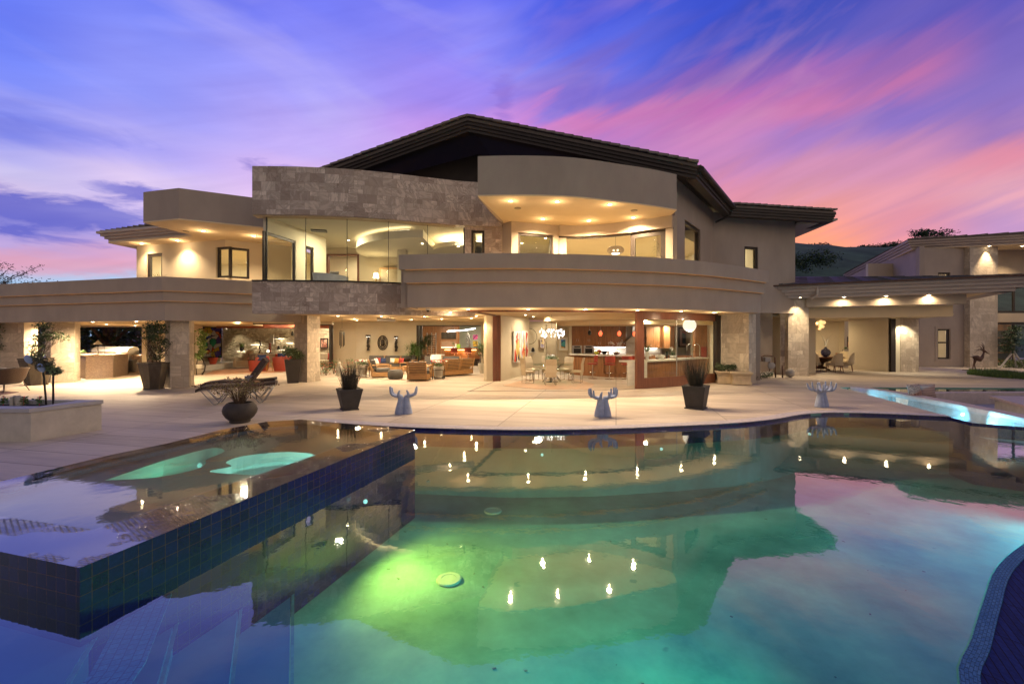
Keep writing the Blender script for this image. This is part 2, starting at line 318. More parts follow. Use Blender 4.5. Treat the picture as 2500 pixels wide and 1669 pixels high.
def film_mat():
    m, k = newmat('wet_film')
    uv = k.n('ShaderNodeTexCoord').outputs['UV']; uv = k.n('ShaderNodeVectorRotate', {'Vector': uv, 'Angle': radians(-16)}, rotation_type='Z_AXIS').outputs[0]
    br = k.n('ShaderNodeTexBrick', {'Vector': uv, 'Color1': (0, 0, 0, 1), 'Color2': (1, 1, 1, 1), 'Mortar': (.5, .5, .5, 1), 'Scale': 1.0, 'Mortar Size': .008, 'Mortar Smooth': 1.0, 'Brick Width': .045, 'Row Height': .032}, offset=.5)
    nz = k.n('ShaderNodeTexNoise', {'Vector': uv, 'Scale': 1.3, 'Detail': 3}).outputs[0]
    amt = k.m('MULTIPLY', k.m('SUBTRACT', nz, .53), 9, clamp=True)
    nm = k.n('ShaderNodeBump', {'Height': k.m('MULTIPLY', k.m('SUBTRACT', k.m('MULTIPLY', br.outputs[0], .6), k.m('MULTIPLY', br.outputs[1], 2)), amt), 'Strength': .7, 'Distance': .012}).outputs[0]
    ge = k.n('ShaderNodeNewGeometry'); cs = k.m('ABSOLUTE', k.n('ShaderNodeVectorMath', {0: ge.outputs['Incoming'], 1: nm}, operation='DOT_PRODUCT').outputs['Value'])
    fr = k.m('ADD', .03, k.m('MULTIPLY', .97, k.m('POWER', k.m('SUBTRACT', 1.0, cs, clamp=True), 3.0)))
    a = k.n('ShaderNodeBsdfTransparent', {'Color': (.8, .85, .9, 1)}); b = k.n('ShaderNodeBsdfGlossy', {'Color': (1, 1, 1, 1), 'Roughness': .05, 'Normal': nm})
    k.n('ShaderNodeOutputMaterial', {0: k.n('ShaderNodeMixShader', {0: fr, 1: a, 2: b})}); return m
film = film_mat()
chanw = water_mat('channel_water', (.8, .95, 1, 1), 7.0, .03, 6.0, .02)
# ---------------------------------------------------------------- geometry helpers
def at(px, py, Y): return Vector(((px-HX)/F*Y, Y, CZ+(HY-py)/F*Y))       # sight line through a photo point, taken at depth Y
def gp(px, py, z=0.0):
    Y = F*(CZ-z)/(py-HY); return Vector(((px-HX)/F*Y, Y, z))
def zat(py, Y): return CZ+(HY-py)/F*Y
def xat(px, Y): return (px-HX)/F*Y
def hit(p0, p1, px):
    r = (px-HX)/F; dx = p1[0]-p0[0]; dy = p1[1]-p0[1]
    t = (r*p0[1]-p0[0])/(dx-r*dy); return (p0[0]+t*dx, p0[1]+t*dy)
def offs(path, o):
    out = []; n = len(path)
    for i in range(n):
        a = Vector(path[max(0, i-1)][:2]); b = Vector(path[i][:2]); c = Vector(path[min(n-1, i+1)][:2])
        d1 = (b-a).normalized() if i > 0 else None; d2 = (c-b).normalized() if i < n-1 else None
        if d1 is None: d1 = d2
        if d2 is None: d2 = d1
        n1 = Vector((d1.y, -d1.x)); n2 = Vector((d2.y, -d2.x)); nn = (n1+n2).normalized()
        s = o/max(.35, nn.dot(n1)); out.append((b.x+nn.x*s, b.y+nn.y*s))
    return out
def smooth_path(pts, n=6):
    out = []; P = [Vector(p) for p in pts]
    for i in range(len(P)-1):
        p0 = P[max(0, i-1)]; p1 = P[i]; p2 = P[i+1]; p3 = P[min(len(P)-1, i+2)]
        for j in range(n):
            t = j/n
            out.append(tuple(.5*((2*p1)+(-p0+p2)*t+(2*p0-5*p1+4*p2-p3)*t*t+(-p0+3*p1-3*p2+p3)*t**3)))
    out.append(tuple(P[-1])); return out
class MB:
    def __init__(s): s.v = []; s.f = []; s.mi = []; s.uv = []; s.cur = 0; s.T = None
    def add(s, vs, fs, uvs=None):
        b = len(s.v)
        for p in vs:
            p = Vector(p)
            s.v.append(s.T @ p if s.T else p)
        for i, fc in enumerate(fs):
            s.f.append([b+j for j in fc]); s.mi.append(s.cur); s.uv.append(uvs[i] if uvs else None)
        return s
    def box(s, x0, y0, z0, x1, y1, z1):
        if x0 > x1: x0, x1 = x1, x0
        if y0 > y1: y0, y1 = y1, y0
        if z0 > z1: z0, z1 = z1, z0
        return s.add([(x0, y0, z0), (x1, y0, z0), (x1, y1, z0), (x0, y1, z0), (x0, y0, z1), (x1, y0, z1), (x1, y1, z1), (x0, y1, z1)],
                     [(0, 3, 2, 1), (4, 5, 6, 7), (0, 1, 5, 4), (1, 2, 6, 5), (2, 3, 7, 6), (3, 0, 4, 7)])
    def cbox(s, c, d, rz=0, rx=0, ry=0):
        o = s.T; t = Matrix.Translation(c) @ Matrix.Rotation(rz, 4, 'Z') @ Matrix.Rotation(ry, 4, 'Y') @ Matrix.Rotation(rx, 4, 'X')
        s.T = o @ t if o else t
        s.box(-d[0]/2, -d[1]/2, -d[2]/2, d[0]/2, d[1]/2, d[2]/2); s.T = o; return s
    def prism(s, poly, z0, z1):
        poly = [tuple(p[:2]) for p in poly]
        a = sum(poly[i][0]*poly[(i+1) % len(poly)][1]-poly[(i+1) % len(poly)][0]*poly[i][1] for i in range(len(poly)))
        if a < 0: poly = poly[::-1]
        n = len(poly); vs = [(x, y, z0) for x, y in poly]+[(x, y, z1) for x, y in poly]
        tri = tessellate_polygon([[Vector((x, y, 0)) for x, y in poly]])
        fs = []
        for t in tri:
            a, b, c = t
            ar = (poly[b][0]-poly[a][0])*(poly[c][1]-poly[a][1])-(poly[c][0]-poly[a][0])*(poly[b][1]-poly[a][1])
            if abs(ar) < 1e-9: continue
            if ar < 0: a, c = c, a
            fs.append((a+n, b+n, c+n)); fs.append((c, b, a))
        for i in range(n):
            j = (i+1) % n; fs.append((i, j, j+n, i+n))
        return s.add(vs, fs)
    def sheet(s, outer, z, holes=()):
        loops = [[Vector((p[0], p[1], 0)) for p in outer]]+[[Vector((p[0], p[1], 0)) for p in h] for h in holes]
        flat = [p for l in loops for p in l]; fs = []
        for a, b, c in tessellate_polygon(loops):
            A, B, C_ = flat[a], flat[b], flat[c]
            ar = (B.x-A.x)*(C_.y-A.y)-(C_.x-A.x)*(B.y-A.y)
            if abs(ar) < 1e-9: continue
            fs.append((a, b, c) if ar > 0 else (c, b, a))
        return s.add([(p.x, p.y, z) for p in flat], fs)
    def solid(s, path, z0, z1, o0, o1, zt=None):
        # wall-like strip along a path: inner offset o0, outer (towards the viewer side) o1
        A = offs(path, o1); B = offs(path, o0); n = len(path); L = [0]
        for i in range(1, n): L.append(L[-1]+sqrt((A[i][0]-A[i-1][0])**2+(A[i][1]-A[i-1][1])**2))
        vs = []
        for i in range(n): vs += [(A[i][0], A[i][1], z0), (A[i][0], A[i][1], z1), (B[i][0], B[i][1], z1), (B[i][0], B[i][1], z0)]
        fs = []; uv = []
        for i in range(n-1):
            a = 4*i; b = 4*(i+1)
            fs.append((a, b, b+1, a+1)); uv.append([(L[i], z0), (L[i+1], z0), (L[i+1], z1), (L[i], z1)])
            fs.append((a+1, b+1, b+2, a+2)); uv.append([(L[i], z1), (L[i+1], z1), (L[i+1], z1+.3), (L[i], z1+.3)])
            fs.append((a+3, b+3, b, a)); uv.append([(L[i], z0-.3), (L[i+1], z0-.3), (L[i+1], z0), (L[i], z0)])
            fs.append((a+2, b+2, b+3, a+3)); uv.append([(L[i], z1), (L[i+1], z1), (L[i+1], z0), (L[i], z0)])
        fs.append((0, 1, 2, 3)); uv.append([(0, z0), (0, z1), (-.3, z1), (-.3, z0)])
        e = 4*(n-1); fs.append((e+3, e+2, e+1, e)); uv.append([(L[-1]+.3, z0), (L[-1]+.3, z1), (L[-1], z1), (L[-1], z0)])
        return s.add(vs, fs, uv)
    def wall(s, p0, p1, z0, z1, th=.2, ops=()):
        # straight wall, thickness away from the viewer; openings (xa, xb, za, zb) measured along it
        a = Vector(p0[:2]); b = Vector(p1[:2]); L = (b-a).length; ang = atan2(b.y-a.y, b.x-a.x)
        o = s.T; t = Matrix.Translation((a.x, a.y, 0)) @ Matrix.Rotation(ang, 4, 'Z'); s.T = o @ t if o else t
        x = 0
        for (xa, xb, za, zb) in sorted(ops):
            if xa > x: s.box(x, 0, z0, xa, th, z1)
            if za > z0+.001: s.box(xa, 0, z0, xb, th, za)
            if zb < z1-.001: s.box(xa, 0, zb, xb, th, z1)
            x = xb
        if x < L: s.box(x, 0, z0, L, th, z1)
        s.T = o; return s
    def tube(s, pts, r, n=8, cap=True):
        pts = [Vector(p) for p in pts]; m = len(pts)
        rr = r if isinstance(r, (list, tuple)) else [r]*m
        vs = []; fs = []; prev = None
        for i in range(m):
            d = (pts[min(m-1, i+1)]-pts[max(0, i-1)]).normalized()
            if prev is None: u = d.orthogonal().normalized()
            else:
                u = prev-d*prev.dot(d)
                u = u.normalized() if u.length > 1e-6 else d.orthogonal().normalized()
            prev = u; w = d.cross(u)
            for j in range(n):
                a = 2*pi*j/n; vs.append(pts[i]+(u*cos(a)+w*sin(a))*rr[i])
        for i in range(m-1):
            for j in range(n):
                k = (j+1) % n; fs.append((i*n+j, i*n+k, (i+1)*n+k, (i+1)*n+j))
        if cap: fs.append(tuple(range(n))[::-1]); fs.append(tuple((m-1)*n+j for j in range(n)))
        return s.add(vs, fs)
    def lathe(s, prof, c=(0, 0, 0), n=24, sx=1, sy=1):
        vs = []; fs = []
        for r, z in prof:
            for j in range(n):
                a = 2*pi*j/n; vs.append((c[0]+r*cos(a)*sx, c[1]+r*sin(a)*sy, c[2]+z))
        for i in range(len(prof)-1):
            for j in range(n):
                k = (j+1) % n; fs.append((i*n+j, i*n+k, (i+1)*n+k, (i+1)*n+j))
        fs.append(tuple(range(n))[::-1]); fs.append(tuple((len(prof)-1)*n+j for j in range(n)))
        return s.add(vs, fs)
    def cyl(s, c, r, z0, z1, n=20): return s.lathe([(r, z0), (r, z1)], (c[0], c[1], c[2] if len(c) > 2 else 0), n)
    def ball(s, c, r, n=12, sx=1, sy=1, sz=1):
        pr = [(max(.0005, r*sin(pi*i/(n//2+2))), -r*cos(pi*i/(n//2+2))*sz) for i in range(n//2+3)]
        return s.lathe(pr, c, n, sx, sy)
    def frustum(s, w0, w1, z0, z1, rz=0, c=(0, 0), d0=None, d1=None):
        d0 = d0 or w0; d1 = d1 or w1; vs = []
        for w, d, z in ((w0, d0, z0), (w1, d1, z1)):
            for x, y in ((-w/2, -d/2), (w/2, -d/2), (w/2, d/2), (-w/2, d/2)):
                vs.append((c[0]+x*cos(rz)-y*sin(rz), c[1]+x*sin(rz)+y*cos(rz), z))
        return s.add(vs, [(0, 3, 2, 1), (4, 5, 6, 7), (0, 1, 5, 4), (1, 2, 6, 5), (2, 3, 7, 6), (3, 0, 4, 7)])
    def blade(s, p, d, L, w, droop=.3, seg=3):
        # a leaf blade that bends under its weight
        p = Vector(p); d = Vector(d).normalized(); side = d.cross(Vector((0, 0, 1)))
        side = side.normalized() if side.length > .05 else Vector((cos(L*99), sin(L*99), 0))
        vs = []; q = p.copy()
        for i in range(seg+1):
            t = i/seg; ww = w*(1-.9*t)*(.55+.9*min(t*3, .5)) if i < seg else w*.05
            vs += [q-side*ww/2, q+side*ww/2]
            dd = (d+Vector((0, 0, -droop*t*1.6))).normalized(); q = q+dd*L/seg
        return s.add(vs, [(2*i, 2*i+1, 2*i+3, 2*i+2) for i in range(seg)])
    def leafq(s, p, size, ar=.55):
        # one small leaf, randomly turned
        a = random.uniform(0, 2*pi); e = random.uniform(-.9, .9)
        u = Vector((cos(a)*cos(e), sin(a)*cos(e), sin(e))); w = u.cross(Vector((random.gauss(0, 1), random.gauss(0, 1), random.gauss(0, 1)))).normalized()
        p = Vector(p); h = u*size; g = w*size*ar*.5
        return s.add([p, p+h*.45+g, p+h, p+h*.45-g], [(0, 1, 2, 3)])
    def cloud(s, c, r, n, size, gap=.25, seed=0):
        # leaves spread through a volume with an uneven outline
        k = 0; c = Vector(c); tries = 0
        while k < n and tries < n*20:
            tries += 1
            d = Vector((random.gauss(0, 1), random.gauss(0, 1), random.gauss(0, 1))).normalized()
            rad = random.random()**.5
            nn = noise.noise(d*2.3+Vector((seed, seed*.7, 0)))
            if rad > .78+nn*.5: continue
            q = Vector((d.x*r[0]*rad, d.y*r[1]*rad, d.z*r[2]*rad))
            if noise.noise((q+Vector((seed, 0, 0)))*2.2/max(r[0], .05)) < -gap: continue
            s.leafq(c+q, size*random.uniform(.6, 1.3)); k += 1
        return s
    def build(s, name, mats, parent=None, smooth=False, bev=0, world=False, seg=2):
        me = bpy.data.meshes.new(name); off = Vector((0, 0, 0))
        if world and parent is not None:
            off = parent.location.copy()
            if parent.parent is not None: off = off+parent.parent.location
        vs = s.v
        me.from_pydata([tuple(v-off) for v in vs], [], s.f)
        if not isinstance(mats, (list, tuple)): mats = [mats]
        for m in mats: me.materials.append(m)
        uvl = me.uv_layers.new(name='UVMap').data
        for pi_, p in enumerate(me.polygons):
            p.material_index = s.mi[pi_]
            u = s.uv[pi_]
            if u:
                for li, q in zip(p.loop_indices, u): uvl[li].uv = q
            else:
                nn = p.normal
                if abs(nn.z) > .7:
                    for li, vi in zip(p.loop_indices, p.vertices): uvl[li].uv = (vs[vi].x, vs[vi].y)
                else:
                    t = Vector((-nn.y, nn.x, 0)); t = t.normalized() if t.length > 1e-6 else Vector((1, 0, 0))
                    for li, vi in zip(p.loop_indices, p.vertices): uvl[li].uv = (vs[vi].dot(t), vs[vi].z)
        if smooth:
            for p in me.polygons: p.use_smooth = True
            if smooth is not True:
                try: me.set_sharp_from_angle(angle=smooth)
                except Exception: pass
        o = bpy.data.objects.new(name, me); COL.objects.link(o)
        if parent is not None: o.parent = parent
        if bev:
            b = o.modifiers.new('bevel', 'BEVEL'); b.width = bev; b.segments = seg; b.limit_method = 'ANGLE'
        return o
SM = radians(40)
def tag(o, label=None, cat=None, group=None, kind=None):
    if label: o['label'] = label
    if cat: o['category'] = cat
    if group: o['group'] = group
    if kind: o['kind'] = kind
    return o
def thing(name, label, cat, loc=(0, 0, 0), rz=0, group=None):
    o = bpy.data.objects.new(name, None); COL.objects.link(o); o.empty_display_size = .2
    o.location = loc; o.rotation_euler = (0, 0, rz); tag(o, label, cat, group); return o
def kids(o): return [c for c in bpy.data.objects if c.parent == o]
def dup(o, loc=None, rz=None, label=None, group=None, parent=None, scale=None):
    c = o.copy(); COL.objects.link(c); c.parent = parent
    if loc is not None: c.location = loc
    if rz is not None: c.rotation_euler = (0, 0, rz)
    if label: c['label'] = label
    if group: c['group'] = group
    if scale: c.scale = (scale, scale, scale) if not isinstance(scale, (tuple, list)) else scale
    for ch in kids(o): dup(ch, parent=c)
    return c
LK = {'SPOT': 1.0, 'POINT': 1.0, 'AREA': 1.0}
def lamp(kind, loc, e, col=(1, .8, .55), r=.05, parent=None, aim=None, cone=120, blend=.6, size=None):
    l = bpy.data.lights.new('lamp_light', kind); l.energy = e*LK[kind]; l.color = col
    if kind == 'AREA': l.shape = 'DISK'; l.size = size or .3
    else: l.shadow_soft_size = r
    if kind == 'SPOT': l.spot_size = radians(cone); l.spot_blend = blend
    o = bpy.data.objects.new('lamp_light', l); COL.objects.link(o); o.location = loc
    if aim: o.rotation_euler = Vector(aim).to_track_quat('-Z', 'Y').to_euler()
    if parent is not None: o.parent = parent; o.location = Vector(loc)-parent.location
    return o

def roomlight(x, y, z, e, parent, col=(1, .83, .57), size=.32):
    return lamp('AREA', (x, y, z), e, col, .1, parent, (0, 0, -1), size=size)
# ================================================================= ground, deck, pool
E = [(-4.35, 9.93), (-3.49, 9.6), (-1.98, 9.2), (0, 8.96), (1.64, 9.04), (3.3, 9.33), (4.84, 9.69), (6, 10.2), (6.9, 10.75), (7.75, 11.0), (8.83, 10.88), (10.16, 10.45)]
CH_L = [(10.16, 10.45), (10.8, 12.5), (12.0, 16.55)]
SPA = [(-3.08, 3.21), (-1.715, 7.96), (-4.2, 8.98), (-4.77, 8.75), (-5.15, 7.99), (-5.33, 6.95), (-5.6, 6.29), (-5.82, 5.125), (-6.1, 4.08)]
W = smooth_path([(1.75, -1.5), (1.8, .6), (2.05, 1.75), (2.46, 2.46), (2.89, 2.82), (3.42, 3.25), (3.97, 3.68), (4.68, 4.11), (6.2, 4.9), (9, 6.0), (12, 6.9)], 4)
HOLE = E+CH_L[1:]+[(24, 16.15), (24, -1.5), (-9, -1.5), (-9, 4.95), (-6.0, 4.15), (-5.72, 5.125), (-5.5, 6.29), (-5.23, 6.95), (-5.05, 7.95), (-4.7, 8.65), (-4.35, 8.85)]
g = MB().sheet([(-700, -500), (700, -500), (700, 700), (-700, 700)], -.06, [[(-20, -10), (25, -10), (25, 20), (-20, 20)]])
g.build('ground', hillm); tag(bpy.data.objects['ground'], kind='structure')
d = MB().sheet([(-45, -10.5), (45, -10.5), (45, 48), (-45, 48)], 0, [HOLE])
deck = d.build('pool_deck', deckm); tag(deck, kind='structure')
# coping: rough sawn lighter strip next to the water
cop = MB(); cop.solid(smooth_path(E, 3), .001, .012, -.28, .03)
tag(cop.build('pool_coping', mat('coping_stone', (.42, .38, .40, 1), .7, var=.35, vs=14, bump=.6, bs=40, stretch=(1, 4, 1))), kind='structure')
# basin
pw = MB()
H2 = HOLE+[HOLE[0]]
for i in range(len(HOLE)):
    a = H2[i]; b = H2[i+1]
    pw.add([(a[0], a[1], 0), (b[0], b[1], 0), (b[0], b[1], -1.35), (a[0], a[1], -1.35)], [(0, 1, 2, 3), ])
tag(pw.build('pool_walls', plaster), kind='structure')
ts = MB(); ts.solid(smooth_path(E, 3), -.32, -.004, -.02, .035); ts.solid(smooth_path(E, 3), -.32, -.045, .035, .2)
tag(ts.build('pool_tile_band', bluetile), kind='structure')
fl = MB().sheet([(-9.2, -1.7), (24.2, -1.7), (24.2, 17), (-9.2, 17)], -1.35)
tag(fl.build('pool_floor', plaster), kind='structure')
st = MB()
lines = [(-.36, [(-3.4, 3.9), (-3.3, 3.7), (-2.85, 2.86), (-2.4, 1.4), (-2.2, -1.5)]), (-.62, [(-3.1, 4.2), (-2.41, 3.0), (-1.9, 1.6), (-1.6, -1.5)]),
         (-.87, [(-2.95, 4.9), (-2.1, 3.3), (-1.4, 1.9), (-1.0, -1.5)]), (-1.11, [(-2.75, 5.6), (-1.74, 3.5), (-.9, 2.1), (-.4, -1.5)])]
nos = MB()
for z, p in lines:
    st.prism(p+[(-8.98, -1.48), (-8.98, p[0][1])], -1.34, z)
    q = [Vector((x, y, z+.004)) for x, y in p]
    nos.solid([(x, y) for x, y in p][::-1], z, z+.006, .012, .04)
tag(st.build('pool_steps', mat('step_plaster', (.02, .14, .30, 1), .9, var=.12, vs=2)), kind='structure')
tag(nos.build('step_nosing', mat('nosing_tile', (.06, .20, .25, 1), .9, var=.3, vs=9)), kind='structure')
lm = MB(); p = lines[0][1]
lm.solid([(x, y) for x, y in p][::-1], -.345, -.33, .13, .42)
tag(lm.build('pool_mosaic_strip', lighttile), kind='structure')
dr = []
for i, (x, y) in enumerate(((-.83, 5.92), (-.35, 8.25))):
    b = MB(); b.lathe([(.155, 0), (.165, .012), (.155, .03), (.10, .034), (.098, .028), (.03, .03)], (0, 0, 0), 32)
    o = b.build('drain_cover', mat('drain_plastic', (.36, .42, .34, 1), .5) if i == 0 else MATS['drain_plastic'], smooth=SM); o.location = (x, y, -1.348)
    tag(o, 'round pale drain cover on the pool floor, ' + ('nearer and larger of the two' if i == 0 else 'farther one towards the deck edge'), 'drain cover', 'drain covers')
# leaf litter lying on the pool floor
lit = MB()
for i in range(45):
    x = random.uniform(-2.2, 6); y = random.uniform(2.0, 8)
    s = random.uniform(.006, .02); a = random.uniform(0, pi)
    lit.cbox((x, y, -1.343), (s*random.uniform(1, 3), s, .004), a)
tag(lit.build('fallen_leaves', leafd), kind='stuff')
WAT = E+[(10.0, 9.78), (10.6, 9.33), (11.5, 8.3), (12.0, 6.92)]+offs(W, -.02)[::-1][1:]+[(-9, -1.5), (-9, 4.95), (-6.0, 4.15), (-4.35, 8.85)]
tag(MB().sheet(WAT, -.05).build('water', waterm), kind='structure')
# weir: flush ledge and tiled face sloping away below the pool
we = MB(); we.solid(W, -1.3, -.042, -.01, .075)
tag(we.build('weir_ledge', lighttile), kind='structure')
wf_ = MB(); A_ = offs(W, .076); B_ = offs(W, 2.6)
n = len(W); vs = []; fs = []
for i in range(n): vs += [(A_[i][0], A_[i][1], -.05), (B_[i][0], B_[i][1], -.62)]
for i in range(n-1): fs.append((2*i, 2*i+1, 2*i+3, 2*i+2))
wf_.add(vs, fs); tag(wf_.build('weir_face', weirtile), kind='structure')
# spa
spa = thing('raised_spa', 'raised hot tub block clad in cobalt blue tile with wet mosaic rim', 'hot tub', (-3.08, 3.21, 0))
b = MB(); ZS = .205
inner = offs(SPA+[SPA[0]], -.42)[:-1]
inner = [(-3.58, 3.85), (-2.28, 7.75), (-4.0, 8.62), (-4.55, 8.42), (-4.98, 7.8), (-5.15, 6.9), (-5.45, 6.1), (-5.62, 5.0), (-5.8, 4.42)]
for i in range(len(SPA)):
    p, q = SPA[i], SPA[(i+1) % len(SPA)]
    b.add([(p[0], p[1], -1.34), (q[0], q[1], -1.34), (q[0], q[1], ZS), (p[0], p[1], ZS)], [(0, 3, 2, 1) if False else (0, 1, 2, 3)])
b.build('spa_wall', bluetile, spa, world=True)
b = MB().sheet(SPA, ZS-.012, [inner]); b.build('spa_rim', mosaic, spa, world=True)
b = MB().sheet(SPA, ZS+.001, [inner]); b.build('overflow_film', film, spa, world=True)
B1 = smooth_path([(-2.75, 6.42), (-3.0, 6.75), (-3.5, 6.85), (-3.95, 6.62), (-4.0, 6.3), (-3.8, 6.1), (-3.93, 5.86), (-3.31, 5.72), (-2.86, 5.78), (-2.68, 6.1), (-2.75, 6.42)], 4)[:-1]
B2 = smooth_path([(-4.97, 5.5), (-4.95, 6.16), (-4.9, 6.6), (-4.72, 7.1), (-4.4, 6.9), (-4.37, 6.45), (-4.22, 6.2), (-4.19, 5.95), (-4.43, 5.62), (-4.97, 5.5)], 4)[:-1]
b = MB().sheet([(x, y) for x, y in SPA], .10, [B1, B2]); b.build('spa_bench', mat('spa_dark_tile', (.05, .055, .06, 1), .3, var=.3, vs=10), spa, world=True)
b = MB()
for Bp in (B1, B2):
    L = Bp+[Bp[0]]
    for i in range(len(Bp)):
        p, q = L[i], L[i+1]; b.add([(p[0], p[1], .10), (q[0], q[1], .10), (q[0], q[1], -.45), (p[0], p[1], -.45)], [(0, 1, 2, 3)])
b.sheet(inner, -.45)
b.build('spa_basin', mat('spa_plaster', (.50, .64, .60, 1), .8, var=.1, vs=4), spa, world=True)
b = MB()
for Bp, w_ in ((B1, .24), (B2, .16)):
    cc = (sum(q[0] for q in Bp)/len(Bp), sum(q[1] for q in Bp)/len(Bp)); L = Bp+[Bp[0]]; I_ = [(q[0]+(cc[0]-q[0])*w_*1.5, q[1]+(cc[1]-q[1])*w_*1.5) for q in L]
    for i in range(len(Bp)):
        p, q, r, s_ = L[i], L[i+1], I_[i+1], I_[i]; b.add([(p[0], p[1], -.14), (q[0], q[1], -.14), (r[0], r[1], -.14), (s_[0], s_[1], -.14), (r[0], r[1], -.45), (s_[0], s_[1], -.45)], [(0, 1, 2, 3), (3, 2, 4, 5)])
b.build('spa_seat', MATS['spa_plaster'], spa, world=True)
b = MB(); b.solid([(-5.58, 5.0), (-5.42, 6.1), (-5.12, 6.9), (-4.95, 7.7), (-4.6, 8.3), (-4.05, 8.5)][::-1], .102, .15, 0, .13)
b.build('mosaic_band', lighttile, spa, world=True)
b = MB().sheet(offs(SPA+[SPA[0]], -.0)[:-1] and inner, ZS+.001); b.build('spa_water', spaw, spa, world=True)
for (x, y, z) in ((-3.0, 6.62, -.1), (-3.45, 6.72, -.15), (-4.75, 6.85, -.1)): b = MB(); b.ball((x, y, z), .035, 8); b.build('spa_jet', E_pool, spa, world=True)
lamp('POINT', (-3.1, 6.1, -.25), 60, (.7, 1, .9), .02, spa); lamp('POINT', (-4.6, 6.2, -.25), 9, (.35, .9, .6), .02, spa)
# pool lamps in the walls below water; the first added to tint the steps
PLAMPS = [((-8.7, 1.2, -.2), 90, (.04, .5, 1)), ((.6, 9.0, -.5), 5, (.9, 1, .35)), ((-2.05, 6.3, -.45), 600, (1, .70, .12)), ((3.0, 9.05, -.4), 3, (.5, 1, .75)), ((6.9, 10.45, -.4), 3, (.4, .9, 1)),
          ((2.1, 2.2, -.5), 700, (.05, 1, .62)), ((4.9, 3.9, -.45), 1900, (.02, .85, .70)), ((1.5, -.8, -.6), 1100, (.03, .66, .85)), ((9.5, 6.6, -.5), 1100, (.03, .62, .9))]
for i, (l, e, c) in enumerate(PLAMPS):
    t = thing('pool_light', 'underwater pool light in the %s' % ['left pool wall, added to tint the steps blue', 'far pool wall left of the middle', 'hot tub wall, glowing yellow green', 'far pool wall beneath the middle of the deck edge', 'far pool wall near the right hand statue', 'near weir wall, nearest to the viewer', 'weir wall where it curves right', 'pool wall below the viewer', 'right hand pool wall'][i], 'pool light', l, group='pool lights')
    MB().ball((0, 0, 0), .03, 10).build('lens', E_pool, t)
    dr_ = [(1, .1, -.12), (0, -1, -.6), (.96, -.28, -.25), (0, -1, -.6), (-.2, -1, -.6), (-.75, .65, -1.0), (-.6, .8, -.8), (-.1, 1, -1.0), (-1, 0, -.8)][i]
    l_ = lamp('SPOT', l, e, c, .03, t, dr_, 160 if i in (0, 2) else 132, 1.0); l_.location = Vector(dr_)*.06
# channel beside the pool, lit from within
tag(MB().sheet([(10.16, 10.45), (10.8, 12.5), (12.0, 16.5), (12.6, 16.4), (12.3, 14.6), (11.75, 11.9), (11.0, 9.0), (12.0, 6.95), (11.5, 8.3), (10.6, 9.33), (10.0, 9.78)], -.02).build('channel_water', chanw), kind='structure')
tag(MB().solid([(12.0, 16.5), (10.8, 12.5), (10.16, 10.45), (10.0, 9.78), (10.6, 9.33), (11.5, 8.3)], -1.34, -.015, 0, .02).build('channel_edge', bluetile), kind='structure')
cf = MB().sheet([(10.0, 9.5), (12.1, 16.6), (13.2, 16.5), (12.6, 13), (11.6, 7.5)], -.3)
tag(cf.build('channel_floor', mat('channel_plaster', (.5, .62, .7, 1), .8)), kind='structure')
CW = [(12.35, 16.45), (12.35, 14.6), (11.98, 12.5), (11.6, 11.0), (11.2, 9.4), (10.9, 7.2)]
cw = MB(); cw.solid(CW[::-1], -1.3, .05, -.0, .4); tag(cw.build('channel_wall', pink), kind='structure')
for i, (x, y, l) in enumerate(((12.05, 16.2, 'far tip of the narrow channel'), (11.45, 11.35, 'middle of the narrow channel beside the stone kerb'))):
    t = thing('pool_light', 'bright white underwater light at the '+l, 'pool light', (x-.1, y, -.1), group='channel lights')
    MB().ball((0, 0, 0), .03, 10).build('lens', emat('channel_lens', (.8, .97, 1), 60) if i == 0 else MATS['channel_lens'], t)
    for dd, en in (((-.3, -1, -.25), 420), ((.15, 1, -.3), 220 if i else 0)):
        if en: l_ = lamp('SPOT', (0, 0, 0), en, (.2, .72, 1), .015, None, dd, 130, 1.0); l_.parent = t; l_.location = Vector(dd)*.06
# sunken seating terrace past the channel
sp = MB().sheet([(12.4, 16.3), (24, 15.9), (24, 3), (11.3, 3)], -.35); tag(sp.build('sunken_terrace', mat('terrace_stone', (.3, .29, .32, 1), .7, var=.15)), kind='structure')
tag(MB().sheet([(12.5, 16.4), (24, 16.1), (24, 14.9), (12.7, 14.95)], -.03).build('rill_water', waterm), kind='structure')
rb = MB(); rb.solid([(12.9, 14.5), (14.5, 14.75), (17, 14.8), (20, 14.5), (24, 13.8)], -.35, .02, -.35, 0)
tag(rb.build('low_terrace_wall', pink), 'low curved pink stone wall behind the sunken terrace', 'wall')
bt = thing('stone_bench', 'long pale stone bench slab at the right edge of the photo', 'bench', (13.2, 11.6, -.35))
b = MB(); b.prism([(0, 0), (6, -.5), (6, 1.6), (1.1, 1.75)], 0, .36); b.build('bench_base', concm, bt)
b = MB(); b.prism([(-.08, -.1), (6.1, -.6), (6.1, 1.7), (1.05, 1.85)], .362, .44); b.build('bench_top', pink, bt)
cz = mat('speckled_fabric', (.34, .2, .15, 1), .9, var=.9, vs=26); cs = None
def striped(name, a, b_, sc, rot=0):
    m, k = newmat(name); tc = k.n('ShaderNodeTexCoord').outputs['Object']
    tc = k.n('ShaderNodeVectorRotate', {'Vector': tc, 'Angle': rot}, rotation_type='Y_AXIS').outputs[0]
    w_ = k.n('ShaderNodeTexWave', {'Vector': tc, 'Scale': sc, 'Distortion': .3}, bands_direction='Z').outputs[0]
    k.n('ShaderNodeOutputMaterial', {0: princ(k, color=k.mix(k.m('GREATER_THAN', w_, .5), a, b_), rough=.9)}); return m
cst = striped('striped_fabric', (.45, .32, .27, 1), (.25, .17, .15, 1), 6)
